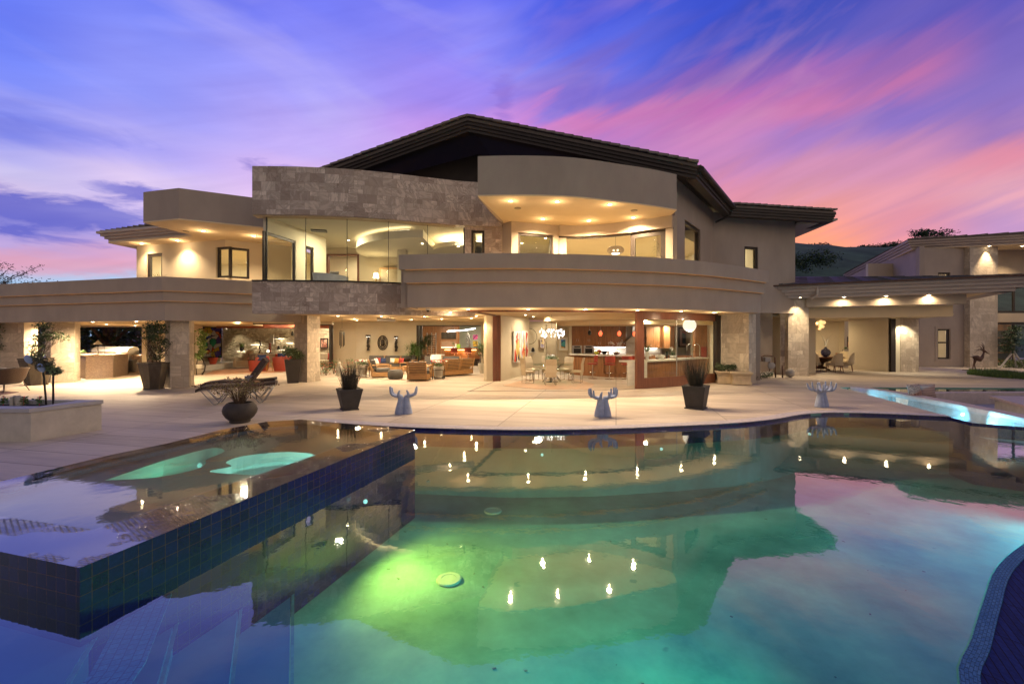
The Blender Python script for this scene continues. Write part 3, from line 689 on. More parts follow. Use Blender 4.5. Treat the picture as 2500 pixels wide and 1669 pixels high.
def pillow(w, h, t, m, name='pillow'):
    b = MB(); n = 7; vs = []; fs = []
    for sgn in (1, -1):
        for i in range(n):
            for j in range(n):
                u = i/(n-1)*2-1; v = j/(n-1)*2-1
                e = (max(0, (1-u**4)*(1-v**4)))**.45
                pin = 1-.10*(1-abs(u*v))
                vs.append((u*w/2*(1-.08*(1-v*v)*abs(u)**3), sgn*t/2*e, h/2+v*h/2*(1-.08*(1-u*u)*abs(v)**3)))
        o = 0 if sgn == 1 else n*n
        for i in range(n-1):
            for j in range(n-1):
                q = (o+i*n+j, o+(i+1)*n+j, o+(i+1)*n+j+1, o+i*n+j+1); fs.append(q[::-1] if sgn == 1 else q)
    b.add(vs, fs); return b
for (px, w_, rz, m_, lb) in ((2237, .5, .2, cz, 'speckled brown cushion leaning at the sunken terrace edge'), (2262, .5, -.35, cst, 'striped pinkish cushion leaning beside the speckled one')):
    o = pillow(w_, .42, .16, m_).build('cushion', m_, smooth=True); o.location = (xat(px, 13.9), 13.9, -.02); o.rotation_euler = (radians(-14), 0, rz)
    tag(o, lb, 'cushion', 'cushions at the sunken terrace')
# planter bed wall at left front
PB = [gp(75, 1078)[:2], gp(248, 1047)[:2]]
dx, dy = PB[1][0]-PB[0][0], PB[1][1]-PB[0][1]
pb = thing('raised_planter', 'low beige stone planter box on the deck at left', 'planter', (PB[0][0], PB[0][1], 0))
q3 = (PB[1][0]-4.0, PB[1][1]+.15); q4 = (PB[0][0]-4.2, PB[0][1]+.1)
fr_ = [PB[0], PB[1], q3, q4]
def inset(poly, o): return offs(poly+[poly[0]], -o)[:-1]
ins = [(PB[0][0]-.12, PB[0][1]+.28), (PB[1][0]-.42, PB[1][1]-.06), (q3[0], q3[1]-.1), (q4[0], q4[1]+.28)]
b = MB()
for i in range(4):
    p, q = fr_[i], fr_[(i+1) % 4]; b.add([(p[0], p[1], 0), (q[0], q[1], 0), (q[0], q[1], .52), (p[0], p[1], .52)], [(0, 1, 2, 3)])
b.build('planter_wall', terra if False else concm, pb, world=True)
b = MB(); b.sheet(offs(fr_+[fr_[0]], .03)[:-1] if False else [(PB[0][0]-0, PB[0][1]-.03), (PB[1][0]+.04, PB[1][1]), (q3[0], q3[1]+.03), (q4[0], q4[1]-.03)], .585, [ins])
lip = [(PB[0][0]+.01, PB[0][1]-.035), (PB[1][0]+.04, PB[1][1]-.005), (q3[0], q3[1]+.03), (q4[0], q4[1]-.03)]
for i in range(4):
    p, q = lip[i], lip[(i+1) % 4]; b.add([(p[0], p[1], .52), (q[0], q[1], .52), (q[0], q[1], .585), (p[0], p[1], .585)], [(0, 1, 2, 3)])
    p, q = ins[i], ins[(i+1) % 4]; b.add([(p[0], p[1], .4), (q[0], q[1], .4), (q[0], q[1], .585), (p[0], p[1], .585)], [(0, 3, 2, 1)])
b.build('planter_cap', mat('planter_capstone', (.42, .41, .42, 1), .7, var=.1, vs=5), pb, world=True)
MB().sheet(fr_, .50).build('planter_soil', soil, pb, world=True)
# hill
hl = MB(); nx, ny = 60, 14; vs = []; fs = []
for j in range(ny):
    for i in range(nx):
        x = 20+i*7; y = 100+j*11
        t = j/(ny-1); s = sin(min(1, t*1.25)*pi/2)
        hgt = (45+3*sin(i*.23+.6)+2.5*noise.noise((i*.25, j*.3, 2)))*s
        vs.append((x, y, hgt+1.5*noise.noise((i*.6, j*.6, 0))*t))
for j in range(ny-1):
    for i in range(nx-1): fs.append((j*nx+i, j*nx+i+1, (j+1)*nx+i+1, (j+1)*nx+i))
hl.add(vs, fs); tag(hl.build('hill', mat('hill_meadow', (.055, .095, .05, 1), 1, var=.5, vs=.12, stretch=(1, .6, 3), bump=.8, bs=.8), smooth=True), kind='structure')
def shrub(name, c, r, n, sz, label, group, m=leafd, stem=True, cat='shrub'):
    t = thing(name, label, cat, (c[0], c[1], c[2]), group=group)
    b = MB()
    for i in range(7):
        a = i*1.3+c[0]; rr = random.uniform(.35, .6)
        b.cloud((cos(a)*r[0]*rr, sin(a)*r[1]*rr, r[2]*random.uniform(.5, 1.1)), (r[0]*.6, r[1]*.6, r[2]*.6), n//3, sz, seed=i+c[0])
    b.build('crown', m, t)
    if stem:
        b = MB()
        for i in range(4): b.tube([(0, 0, -.1*r[2]), (random.uniform(-.2, .2)*r[0], random.uniform(-.2, .2)*r[1], r[2]*.5), (random.uniform(-.5, .5)*r[0], random.uniform(-.5, .5)*r[1], r[2]*1.1)], [r[2]*.06, r[2]*.045, r[2]*.01], 5)
        b.build('trunk', bark, t)
    return t
hs = [(1985, 612, 235, 9, 'leftmost on the ridge'), (2012, 614, 240, 5, 'just right of the leftmost one'), (2100, 612, 240, 5, 'tallest in the middle of the ridge'), (2085, 616, 236, 5, 'low one left of the middle'),
      (2125, 612, 245, 6, 'right of the middle'), (2165, 610, 240, 8, 'flat topped near the right end of the ridge'), (2190, 612, 245, 6, 'last on the right of the ridge')]
for px, py, Y, r, l in hs:
    shrub('hill_bush', at(px, py+4, Y), (r, r*.8, r*.42), 500, .9, 'dark round bush on the hill crest, '+l, 'bushes on the hill crest', stem=False)
shrub('hill_bush', at(1975, 668, 120), (9, 6, 4.5), 900, .6, 'large dark bush low on the hill against the house corner', 'bushes on the hill slope', stem=False)
shrub('hill_bush', at(2275, 588, 150), (8, 6, 3), 500, .7, 'dark bush showing above the entry wing roof', 'bushes behind the entry wing', stem=False)
# trees behind the left terrace
def tree(x, y, h, w, label, n=1500, sz=.35, m=leafd):
    t = thing('broadleaf_tree', label, 'tree', (x, y, 0), group='dark trees behind the terrace')
    b = MB(); cl = []
    for i in range(9):
        a = random.uniform(0, 2*pi); rr = random.uniform(.1, .65)*w; z = h*random.uniform(.25, .9)
        cl.append((cos(a)*rr, sin(a)*rr, z)); b.cloud(cl[-1], (w*.45, w*.45, h*.2), n//9, sz, seed=i+x)
    b.build('crown', m, t)
    b = MB(); b.tube([(0, 0, 0), (.1, 0, h*.3), (0, .1, h*.75)], [w*.09, w*.07, w*.02], 8)
    for c in cl: b.tube([(0, 0, h*.25), (c[0]*.5, c[1]*.5, (h*.25+c[2])*.5), c], [w*.05, w*.03, w*.01], 5)
    b.build('trunk', bark, t); return t
for i, (px, Y, h, w, l) in enumerate(((85, 36, 5.2, 4, 'dark tree seen between the two leftmost pillars'), (200, 33, 5.0, 3.8, 'dark tree left of the grill opening'), (262, 30, 4.8, 3.4, 'bushy dark tree directly behind the grill'), (322, 34, 5.2, 4, 'dark tree at the right of the grill opening'), (20, 38, 6.0, 5, 'dark tree behind the leftmost pillar'))):
    tree(xat(px, Y), Y, h, w, l)
# branch of a tree at the far left, above the terrace parapet
t = thing('feathery_tree', 'feathery tree tips rising above the left parapet', 'tree', (xat(-60, 30), 30, 0))
b = MB(); tr = MB(); base = Vector((0, 0, 4.0)); tr.tube([(0, 0, 0), (0, 0, 2.5), base], [.2, .16, .1], 7)
for (px, py) in ((100, 648), (70, 662), (45, 668), (30, 650), (8, 640), (10, 672), (120, 688), (60, 690), (90, 684), (-30, 640), (20, 690), (0, 655)):
    e = at(px, py, 30)-t.location; mid = (base+e)*.5+Vector((0, 0, .3)); tr.tube([base, mid, e], [.05, .03, .01], 5)
    for j in range(70):
        u = .45+.6*random.random(); q = base*(1-u)**2+mid*2*u*(1-u)+e*u*u
        b.leafq(q+Vector((random.gauss(0, .16), random.gauss(0, .16), random.gauss(0, .10))), random.uniform(.09, .2), .35)
tr.build('trunk', bark, t); b.build('crown', mat('dusk_leaf', (.10, .10, .09, 1), .7, var=.5, vs=8), t)
LK.update({'SPOT': 8.0, 'POINT': 1.5, 'AREA': 1.4})
# ================================================================= the house
house = thing('house', 'large two storey modern villa with curved stucco balconies and stone clad bow window wall', 'house', (0, 20, 0))
def hb(b, name, m, smooth=False, label=None, parent=None, bev=0):
    o = b.build(name, m, parent or house, smooth, world=True, bev=bev)
    if label: o['label'] = label
    return o
SPOTS = []
def downlight(px, py, z, e=22, cone=125, col=(1, .73, .44), parent=None, r=.055, up=0):
    Y = (z-CZ)*F/(HY-py); x = xat(px, Y)
    p = parent or house
    b = MB(); b.lathe([(r*1.5, -.006), (r*1.45, -.014), (r*1.08, -.014), (r*1.04, -.004)], (x, Y, z), 16)
    tr = b.build('downlight', white, p, world=True)
    b = MB(); b.lathe([(r, -.012), (r*.5, -.02), (.004, -.021)], (x, Y, z), 14)
    g_ = b.build('lamp_glass', E_warm, tr, world=False)
    g_.parent = tr
    for v in g_.data.vertices: v.co -= p.location
    if e: lamp('SPOT', (x, Y, z-.03), e, col, .035, p, (0, 0, -1), cone, .8)
    if up: lamp('POINT', (x, Y, z-.2), up*.8, (1, .70, .40), .012, p)      # added point light, not part of the fixture, to brighten the ceiling
    return x, Y
def window(parent, p0, p1, z0, z1, fw=.07, dep=.1, mull=(), m=bronze, inner_rail=None, glassm=None, inset=.06):
    a = Vector(p0[:2]); b_ = Vector(p1[:2]); L = (b_-a).length; ang = atan2(b_.y-a.y, b_.x-a.x)
    T = Matrix.Translation((a.x, a.y, 0)) @ Matrix.Rotation(ang, 4, 'Z')
    b = MB(); b.T = T; y0 = inset; y1 = inset+dep
    b.box(0, y0, z0, fw, y1, z1); b.box(L-fw, y0, z0, L, y1, z1); b.box(fw, y0, z0, L-fw, y1, z0+fw); b.box(fw, y0, z1-fw, L-fw, y1, z1)
    for u in mull: b.box(u*L-fw*.5, y0+.01, z0+fw, u*L+fw*.5, y1-.01, z1-fw)
    if inner_rail: b.box(fw, y0+.01, inner_rail-fw*.5, L-fw, y1-.01, inner_rail+fw*.5)
    w_ = b.build('window', m, parent, world=True)
    g_ = MB(); g_.T = T; g_.box(fw*.9, y0+dep*.45, z0+fw*.9, L-fw*.9, y0+dep*.55, z1-fw*.9)
    o = g_.build('pane', glassm or glass, w_, world=False)
    for v in o.data.vertices: v.co -= parent.location
    return w_
def along(p0, p1, px): 
    h = hit(p0, p1, px); return sqrt((h[0]-p0[0])**2+(h[1]-p0[1])**2)
# --- left terrace canopy (lower storey), three stepped tiers
Cn = (-12.25, 15.9)
LP = [(Cn[0]-3.55*7.6, Cn[1]+7.6), Cn, (Cn[0]+1.82*2.1, Cn[1]+2.1)]
b = MB(); b.solid(LP, 2.43, 3.117, -.35, 0); hb(b, 'fascia_tier', stucco_g)
b = MB(); b.solid(LP, 3.118, 3.47, -.35, .08); hb(b, 'fascia_tier', stucco_g)
b = MB(); b.solid(LP, 3.471, 3.96, -.35, .16); hb(b, 'fascia_tier', stucco_g)
bounce_paint = mat('warm_bounce_orange', (.80, .46, .18, 1), .5)  # orange paint stands for warm light bounced up under the tiers
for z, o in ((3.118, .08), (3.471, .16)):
    b = MB(); b.solid(LP, z-.022, z-.001, .002, o+.006); hb(b, 'warm_bounce_strip', bounce_paint)
b = MB(); b.prism([LP[0], (-12.5, 16.0), (-12.6, 20.8), (-14.5, 26.5), (-40, 33)], 2.46, 2.75); hb(b, 'soffit', soff)
b = MB(); b.wall((-17.9, 22.6), (-15.5, 21.6), 0, 2.46, .3); hb(b, 'wall', inwall)
# pillars of the left terrace and middle
def pillar(x, y, w, d, z1, rz, label=None, m=stonew, z0=0):
    b = MB(); T = Matrix.Translation((x, y, 0)) @ Matrix.Rotation(rz, 4, 'Z'); b.T = T
    b.box(-w/2, -d/2, z0, w/2, d/2, z1)
    o = hb(b, 'pillar', m)
    b = MB(); b.T = T; b.box(-w/2-.015, -d/2-.015, 0.002, w/2+.015, d/2+.015, .07); 
    f = b.build('pillar_foot', m, o, world=False)
    for v in f.data.vertices: v.co -= house.location
    if label: o['label'] = label
    return o
rL = atan2(.55, 1)
def ppillar(poly, z1, label=None, m=stonew, z0=0):
    b = MB(); b.prism(poly, z0, z1); o = hb(b, 'pillar', m)
    cx_ = sum(p[0] for p in poly)/len(poly); cy_ = sum(p[1] for p in poly)/len(poly)
    b = MB(); b.prism([(cx_+(x-cx_)*1.04, cy_+(y-cy_)*1.04) for x, y in poly], .002, .07); f = b.build('pillar_foot', m, o, world=False)
    for v in f.data.vertices: v.co -= house.location
    if label: o['label'] = label
ppillar([(-12.36, 16.28), (-11.86, 16.56), (-12.1, 17.15), (-12.9, 16.95), (-12.68, 16.45)], 2.43, 'stone corner pillar of the left terrace')
ppillar([(-18.6, 18.17), (-17.96, 18.5), (-18.3, 19.1), (-19.2, 19.0), (-19.05, 18.4)], 2.46)
ppillar([(-20.8, 19.2), (-20.95, 19.9), (-22.1, 19.8), (-22.1, 19.1)], 2.46, 'leftmost stone pillar, cut by the photo edge')
ppillar([(-8.33, 18.33), (-8.13, 19.1), (-8.75, 19.25), (-8.93, 18.48)], 2.72, 'freestanding stone pillar in the middle of the patio front')
# --- ground floor ceilings
ST = smooth_path([(-8.45, 14.7), (-7.0, 14.75), (-5.5, 14.95), (-4.2, 15.3), (-2.95, 15.75), (-1.7, 16.15), (-.37, 16.35)], 4)
BC = smooth_path([(-3.24, 13.98), (-2, 13.8), (-.62, 13.72), (.6, 13.75), (1.91, 13.9), (3.9, 14.3), (5.66, 14.9), (7.38, 15.8), (9.5, 17.2)], 4)
b = MB(); b.prism([(-9.0, 17.9), (-8.6, 15.0)]+[(p[0], p[1]+.12) for p in ST[2:17]]+[(-3.0, 20), (-1.2, 20.0), (-1.2, 27), (-10.8, 27.2), (-15.8, 21.9), (-12.6, 20.6), (-12.3, 16.35)], 2.72, 2.95); hb(b, 'ceiling', soff)
b = MB(); b.prism([(p[0], p[1]+.1) for p in BC]+[(9.7, 19.0), (9.3, 25.2), (-1.19, 25.2), (-1.19, 19.99), (-3.0, 19.99)]+[(-3.3, 15.75), (-3.25, 14.2)], 2.762, 2.96); hb(b, 'ceiling', soff)
# --- stone bow: lower band and upper band
b = MB(); b.solid(ST[:-3], 2.60, 3.66, -.35, .05); hb(b, 'stone_band', stone)
b = MB(); b.solid(ST, 5.83, 7.40, -.35, .05); hb(b, 'stone_band', stone)
b = MB(); b.solid(ST[:-5], 5.79, 5.829, -.30, .01); hb(b, 'band_underside_trim', mat('warm_trim', (.5, .38, .24, 1), .6))
b = MB(); b.solid(ST[:-5], 3.661, 3.70, -.3, .09); hb(b, 'glass_sill', blackm)
# stone wall right of the glass with a slim window
pa, pb_ = (-1.7, 16.2), (-.37, 16.4)
LL = sqrt((pb_[0]-pa[0])**2+(pb_[1]-pa[1])**2)
u0, u1 = along(pa, pb_, 1150.5), along(pa, pb_, 1183)
b = MB(); b.wall(pa, pb_, 3.4, 5.828, .3, [(u0, u1, 3.4, 5.70)]); hb(b, 'stone_wall', stone)
b = MB(); b.wall((pa[0]+u0/LL*(pb_[0]-pa[0]), pa[1]+u0/LL*(pb_[1]-pa[1])+.0), (pa[0]+u1/LL*(pb_[0]-pa[0]), pa[1]+u1/LL*(pb_[1]-pa[1])), 5.70, 5.73, .02)
window(house, hit(pa, pb_, 1151), hit(pa, pb_, 1182.5), 3.5, 5.70, .08)
# glass wall of the bow
gpx = [645, 741.5, 843.5, 945.5, 1042, 1134]
for i in range(5):
    sub = []
    for k in range(5):
        px = gpx[i]+(gpx[i+1]-gpx[i])*k/4
        for j in range(len(ST)-1):
            a, c_ = ST[j], ST[j+1]
            ra, rc = a[0]/a[1], c_[0]/c_[1]; r = (px-HX)/F
            if ra <= r <= rc: sub.append(hit(a, c_, px)); break
        else: sub.append((-8.2, 14.72) if px < 700 else (-1.72, 16.15))
    b = MB(); b.solid(sub, 3.70, 5.79, -.165, -.145); o = hb(b, 'glass_panel', glass)
    b = MB(); e = sub[-1]; e2 = sub[0]
    if i == 0: b.box(e2[0]-.015, e2[1]+.13, 3.7, e2[0]+.015, e2[1]+.18, 5.79)
    b.box(e[0]-(.006 if i < 4 else .05), e[1]+.135, 3.7, e[0]+.006, e[1]+.16, 5.79); hb(b, 'glass_joint', blackm)
# --- big balcony
for z0, z1, o in ((2.76, 3.51, 0), (3.511, 3.91, .1), (3.911, 4.36, .2)):
    p = offs(BC, o); d0 = (Vector(BC[0])-Vector(BC[1])).normalized(); d1 = (Vector(BC[-1])-Vector(BC[-2])).normalized()
    p = [tuple(Vector(p[0])+d0*o)]+p+[tuple(Vector(p[-1])+d1*o)]
    b = MB(); b.solid(p, z0, z1, -.3-o, 0); hb(b, 'balcony_tier', stucco_g)
for z, o in ((3.511, .1), (3.911, .2)):  # same strips on the balcony, bounced glow put into their colour
    b = MB(); b.solid(BC, z-.022, z-.0015, o-.098, o+.006); hb(b, 'warm_bounce_strip', bounce_paint)
b = MB(); b.wall((-3.26, 14.25), (-3.28, 15.5), 2.76, 4.36, .25); hb(b, 'balcony_side', stucco_g)
b = MB(); b.wall((9.62, 17.4), (9.75, 19.4), 2.76, 4.36, .22); hb(b, 'balcony_side', stucco_g)
b = MB(); b.prism([(p[0], p[1]+.35) for p in BC]+[(9.5, 20), (5, 25), (-3.2, 25), (-3.2, 15.8)], 3.2, 3.4); hb(b, 'balcony_floor', terra)
# --- upper canopy over the balcony
TP = smooth_path([(-1.0, 13.16), (.36, 13.11), (1.81, 13.26), (3.39, 13.79), (4.5, 14.22), (5.35, 14.64)], 5)
RW = smooth_path([(-.35, 16.35), (-.02, 16.0), (.9, 16.3), (1.72, 16.6), (2.6, 16.7), (3.58, 16.4), (4.6, 15.85), (5.45, 15.25)], 3)
b = MB(); b.prism(TP+[(5.45, 15.25), (5.6, 17), (-.3, 17), (-1.0, 13.5)], 5.99, 7.12); hb(b, 'canopy', stucco_g)
b = MB(); b.prism(TP+[(5.36, 15.0), (5.5, 17), (-.3, 17), (-.32, 16.0)], 5.95, 5.989); hb(b, 'canopy_soffit', soff)
for px, py in ((1247, 490), (1360, 492), (1488.6, 499), (1325.5, 534), (1438, 538.3), (1546, 530.6)): downlight(px, py, 5.95, 170, 150, up=5)
for px, py in ((1264, 508), (1548, 513.6)):
    Y = 4.1*F/(HY-py); b = MB(); b.cyl((xat(px, Y), Y, 0), .11, 5.935, 5.949); hb(b, 'ceiling_speaker', mat('speaker_grille', (.35, .28, .18, 1), .8) if px == 1264 else MATS['speaker_grille'])
# recessed wall behind the balcony
p0, p1 = (-.02, 16.0), (1.72, 16.6)
ua, ub = along(p0, p1, 1265), along(p0, p1, 1352)
b = MB(); b.wall((-.35, 16.38), (-.02, 16.0), 3.4, 5.95, .25); b.wall(p0, p1, 3.4, 5.95, .25, [(ua, ub, 3.4, 5.58)]); hb(b, 'wall', stucco)
window(house, hit(p0, p1, 1266), hit(p0, p1, 1351), 3.5, 5.58, .08)
RH = [p for p in RW if p[0] >= 1.70]
b = MB(); b.solid(RH, 5.56, 5.95, -.25, .08); hb(b, 'curved_header', stucco)
b = MB(); b.solid(RH, 5.50, 5.558, -.15, -.02); hb(b, 'slider_track', bronze)
b = MB(); b.wall((1.73, 16.62), hit((1.72, 16.6), (2.6, 16.7), 1383), 3.4, 5.5, .2); b.wall(hit((4.6, 15.85), (5.45, 15.25), 1625), (5.45, 15.25), 3.4, 5.95, .3); hb(b, 'wall', stucco)
b = MB(); b.box(5.42, 15.3, 3.4, 5.6, 16.9, 5.95); hb(b, 'wall', stucco)
s0, s1 = hit((3.58, 16.4), (4.6, 15.85), 1538), hit((4.6, 15.85), (5.45, 15.25), 1624)
window(house, s0, s1, 3.42, 5.52, .16, .1)
# --- upper right walls
w0, w1, w2 = (5.7, 15.75), (8.97, 20.1), (13.45, 21.4)
ua, ub = along(w0, w1, 1672), along(w0, w1, 1710)
b = MB(); b.wall(w0, w1, 2.96, 7.44, .25, [(ua, ub, 3.4, 6.2)]); hb(b, 'wall', stucco_g)
window(house, hit(w0, w1, 1672), hit(w0, w1, 1709.5), 3.4, 6.2, .1, .12)
ua, ub = along(w1, w2, 1817.5), along(w1, w2, 1850.5)
za, zb = 3.7, zat(602.5, 20.7)
b = MB(); b.wall(w1, w2, 2.96, 7.42, .25, [(ua, ub, za, zb)]); b.wall((13.45, 21.41), (15.5, 28), 2.96, 7.3, .25); hb(b, 'wall', stucco_g)
window(house, hit(w1, w2, 1817.5), hit(w1, w2, 1850.3), za, zb, .1, .12)
b = MB(); b.wall((13.4, 21.0), (9.9, 17.6), 2.9, 3.0, .1)
# railing beside the right upper window
rl = MB()
for k in range(3):
    z = 4.35+.16*k; rl.tube([(8.9, 17.9, z), (10.4, 20.2, z)], .014, 6)
for t_ in (0, .5, 1): rl.tube([(8.9+1.5*t_, 17.9+2.3*t_, 3.4), (8.9+1.5*t_, 17.9+2.3*t_, 4.68)], .018, 6)
hb(rl, 'railing', bronze)
# --- main roof
RD = Vector((-1.58, 16.27, 9.62)); RR = Vector((6.12, 14.96, 7.45)); RE = Vector((9.47, 19.55, 7.45)); RT = Vector((14.6, 20.5, 7.43))
ridge_b = Vector((1.2, 30, 9.7)); RLb = Vector((-9.5, 28, 7.3)); RLL = Vector((-9.6, 17.65, 7.42)); RB = Vector((14.9, 30, 7.8)); pk2 = Vector((9.5, 27, 8.1))
def slab(b, pts, th):
    n = len(pts); up = Vector((0, 0, th)); b.add([p for p in pts]+[p+up for p in pts], [tuple(range(n))[::-1], tuple(range(n, 2*n))]+[(i, (i+1) % n, (i+1) % n+n, i+n) for i in range(n)])
b = MB(); slab(b, [RD, RR, RE, ridge_b], .02); slab(b, [RLL, RD, ridge_b, RLb], .02); slab(b, [RE, RT, RB, pk2], .02); slab(b, [RE, pk2, ridge_b], .02)
roof = hb(b, 'roof', darkroof, label='dark low pitched gable roof with deep eaves')
def roofchild(b, name, m):
    o = b.build(name, m, roof, world=False)
    for v in o.data.vertices: v.co -= house.location
    return o
# stepped fascia boards along the rakes and eaves
def board(b, a, c, h0, h1, out, back=.3):
    a = Vector(a); c = Vector(c); d = Vector((c.x-a.x, c.y-a.y, 0)).normalized(); nrm = Vector((d.y, -d.x, 0))
    o1 = nrm*out; o0 = -nrm*back; u0_ = Vector((0, 0, h0)); u1_ = Vector((0, 0, h1))
    b.add([a+o1+u0_, c+o1+u0_, c+o1+u1_, a+o1+u1_, a+o0+u0_, c+o0+u0_, c+o0+u1_, a+o0+u1_], [(0, 1, 2, 3), (5, 4, 7, 6), (3, 2, 6, 7), (4, 5, 1, 0), (4, 0, 3, 7), (1, 5, 6, 2)])
for k in range(4):
    b = MB(); h0 = -.36+.11*k; h1 = h0+.108
    for a, c in ((RLL, RD), (RD, RR), (RR, RE), (RE, RT)): board(b, a, c, h0, h1, .05*k)
    board(b, RT, RB, h0, h1, .05*k)
    roofchild(b, 'eave_board', darkroof if k < 3 else mat('eave_top_board', (.09, .07, .055, 1), .6))
b = MB()
def tiles(b, a, c, out=.3, w=.32, th=.075, into=None, cols=2):
    a = Vector(a); c = Vector(c); L = (c-a).length; d = (c-a)/L; n = int(L/w)
    hd = Vector((d.x, d.y, 0)).normalized(); nrm = Vector((hd.y, -hd.x, 0))
    for i in range(n):
        p = a+d*(i*L/n); q = a+d*((i+1)*L/n+.03)
        lift = Vector((0, 0, .11+.012*random.random())); t0 = Vector((0, 0, 0.0)); t1 = Vector((0, 0, .045))
        up = d.z > 0
        pa_, qa = (p+lift+(t1 if up else t0)*0, q+lift)
        pa_ = pa_+(Vector((0, 0, .05)) if not up else Vector((0, 0, .0))); qa = qa+(Vector((0, 0, .05)) if up else Vector((0, 0, 0)))
        # each tile overlaps the one below it, so one end stands proud
        if up: pa_ = p+lift+Vector((0, 0, .014)); qa = q+lift-Vector((0, 0, .014))
        else: pa_ = p+lift-Vector((0, 0, .014)); qa = q+lift+Vector((0, 0, .014))
        o1 = nrm*out; o0 = -nrm*.5; T_ = Vector((0, 0, th))
        b.add([pa_+o1, qa+o1, qa+o1+T_, pa_+o1+T_, pa_+o0, qa+o0, qa+o0+T_, pa_+o0+T_], [(0, 1, 2, 3), (5, 4, 7, 6), (3, 2, 6, 7), (4, 5, 1, 0), (4, 0, 3, 7), (1, 5, 6, 2)])
tiles(b, RLL, RD, .22); tiles(b, RD, RR, .22); tiles(b, RE, RT, .22)
roofchild(b, 'roof_tiles', rooftile)
b = MB(); slab(b, [RD+Vector((0, 0, .13)), RR+Vector((0, 0, .13)), RE+Vector((0, 0, .13)), ridge_b+Vector((0, 0, .13))], .03); slab(b, [RLL+Vector((0, 0, .13)), RD+Vector((0, 0, .13)), ridge_b+Vector((0, 0, .13)), RLb+Vector((0, 0, .13))], .03)
slab(b, [RE+Vector((0, 0, .13)), RT+Vector((0, 0, .13)), RB+Vector((0, 0, .13)), pk2+Vector((0, 0, .13))], .03)
roofchild(b, 'roof_covering', rooftile)
b = MB(); b.tube([RR+Vector((.12, -.1, -.05)), RE+Vector((.05, -.22, -.05))], .09, 10); b.tube([RE+Vector((0, -.2, -.05)), RE+Vector((-.05, -.1, -.35)), RE+Vector((-.6, .1, -.62))], .045, 8)
roofchild(b, 'gutter', bronze)
# gable wall under the roof
b = MB(); ga = [(-9.6, 18.6), (-1.3, 17.6), (5.6, 16.75)]
vs = [(-9.6, 18.7, 5.9), (5.75, 16.9, 5.9), (5.75, 16.9, 7.25), (-1.35, 17.9, 9.1), (-9.6, 18.7, 7.25)]
b.add(vs+[(x+.1, y+.3, z) for x, y, z in vs], [(0, 1, 2, 3, 4), (9, 8, 7, 6, 5), (1, 0, 5, 6), (2, 1, 6, 7), (3, 2, 7, 8), (4, 3, 8, 9), (0, 4, 9, 5)])
hb(b, 'gable_wall', darkroof)
# pale soffit end at the right tip of the roof
b = MB(); z_ = 7.18; b.prism([(14.75, 20.4), (15.1, 24), (15.1, 27), (13.5, 21.45), (13.4, 21.2)], 7.13, 7.22); hb(b, 'eave_return', trimp)
# --- upper left storey
UL = [(-12.88, 15.74), (-11.32, 15.3), (-9.1, 16.52), (-9.0, 18.6), (-12.4, 18.9)]
b = MB(); b.prism(UL, 5.87, 6.9); hb(b, 'canopy', stucco_g)
b = MB(); b.prism(UL, 5.83, 5.869); b.prism([(-17.2, 19.2), (-12.5, 17.75), (-12.45, 18.91), (-9.3, 18.8), (-9.3, 20.5), (-17.0, 21)], 5.832, 5.9); hb(b, 'canopy_soffit', soff)
EL = [(-17.2, 19.2), (-12.3, 17.74)]
for k in range(4):
    b = MB(); b.solid([(EL[0][0]-.09*k, EL[0][1]+.02*k), EL[1]], 5.90+.1*k, 5.998+.1*k, -.5, .09*k); hb(b, 'eave_tier', trimp)
b = MB()
for i in range(16):
    u = i/16; x = -17.65+5.0*u; y = 19.3-1.49*u; zz = 6.31+.02*(i % 1)+.012*i
    b.add([(x, y, zz+.05), (x+.34, y-.1, zz), (x+.34, y-.1, zz+.06), (x, y, zz+.11), (x+.9, y+3, zz+.6), (x+1.24, y+2.9, zz+.55), (x+1.24, y+2.9, zz+.61), (x+.9, y+3, zz+.66)], [(0, 1, 2, 3), (5, 4, 7, 6), (3, 2, 6, 7), (4, 5, 1, 0), (4, 0, 3, 7), (1, 5, 6, 2)])
hb(b, 'roof_tiles', rooftile)
q0, q1, q2 = (-16.5, 19.8), (-11.77, 18.5), (-9.75, 19.9)
ua, ub = along(q0, q1, 357), along(q0, q1, 396); uc = along(q0, q1, 527)
LQ = sqrt((q1[0]-q0[0])**2+(q1[1]-q0[1])**2)
zt, zw0, zw1 = zat(617, 19.4), 3.0, zat(604, 18.7)
zs = zat(679, 18.7)
b = MB(); b.wall(q0, q1, 2.75, 5.832, .25, [(ua, ub, 2.76, zt), (uc, LQ, zs, zw1)]); 
ud = along(q1, q2, 609); b.wall(q1, q2, 2.75, 5.832, .25, [(0, ud, zs, zw1)]); b.wall((q0[0]+.15, 22.5), (q0[0]+.02, q0[1]+.02), 2.75, 5.83, .2); hb(b, 'wall', inwall)
window(house, hit(q0, q1, 357.5), hit(q0, q1, 395.5), 3.0, zt, .12)
window(house, hit(q0, q1, 528), hit(q0, q1, 559), zs, zw1, .09)
window(house, hit(q1, q2, 561), hit(q1, q2, 609), zs, zw1, .09)
b = MB(); b.prism([(-16.6, 19.9), (-12, 18.6), (-9.5, 20.1), (-9.5, 26), (-17, 26)], 5.70, 5.78); b.wall((-16.5, 24.0), (-9.5, 24.0), 2.75, 5.83, .2); hb(b, 'interior_wall', inwallw)
for px, py, e in ((345.7, 594.3, 40), (433.6, 586.8, 55), (496, 563.3, 60), (621, 575.8, 60)): downlight(px, py, 5.83, e, up=10)
b = MB(); b.cyl((-12.3, 17.0, 0), .1, 5.815, 5.829); hb(b, 'ceiling_speaker', MATS['speaker_grille'])
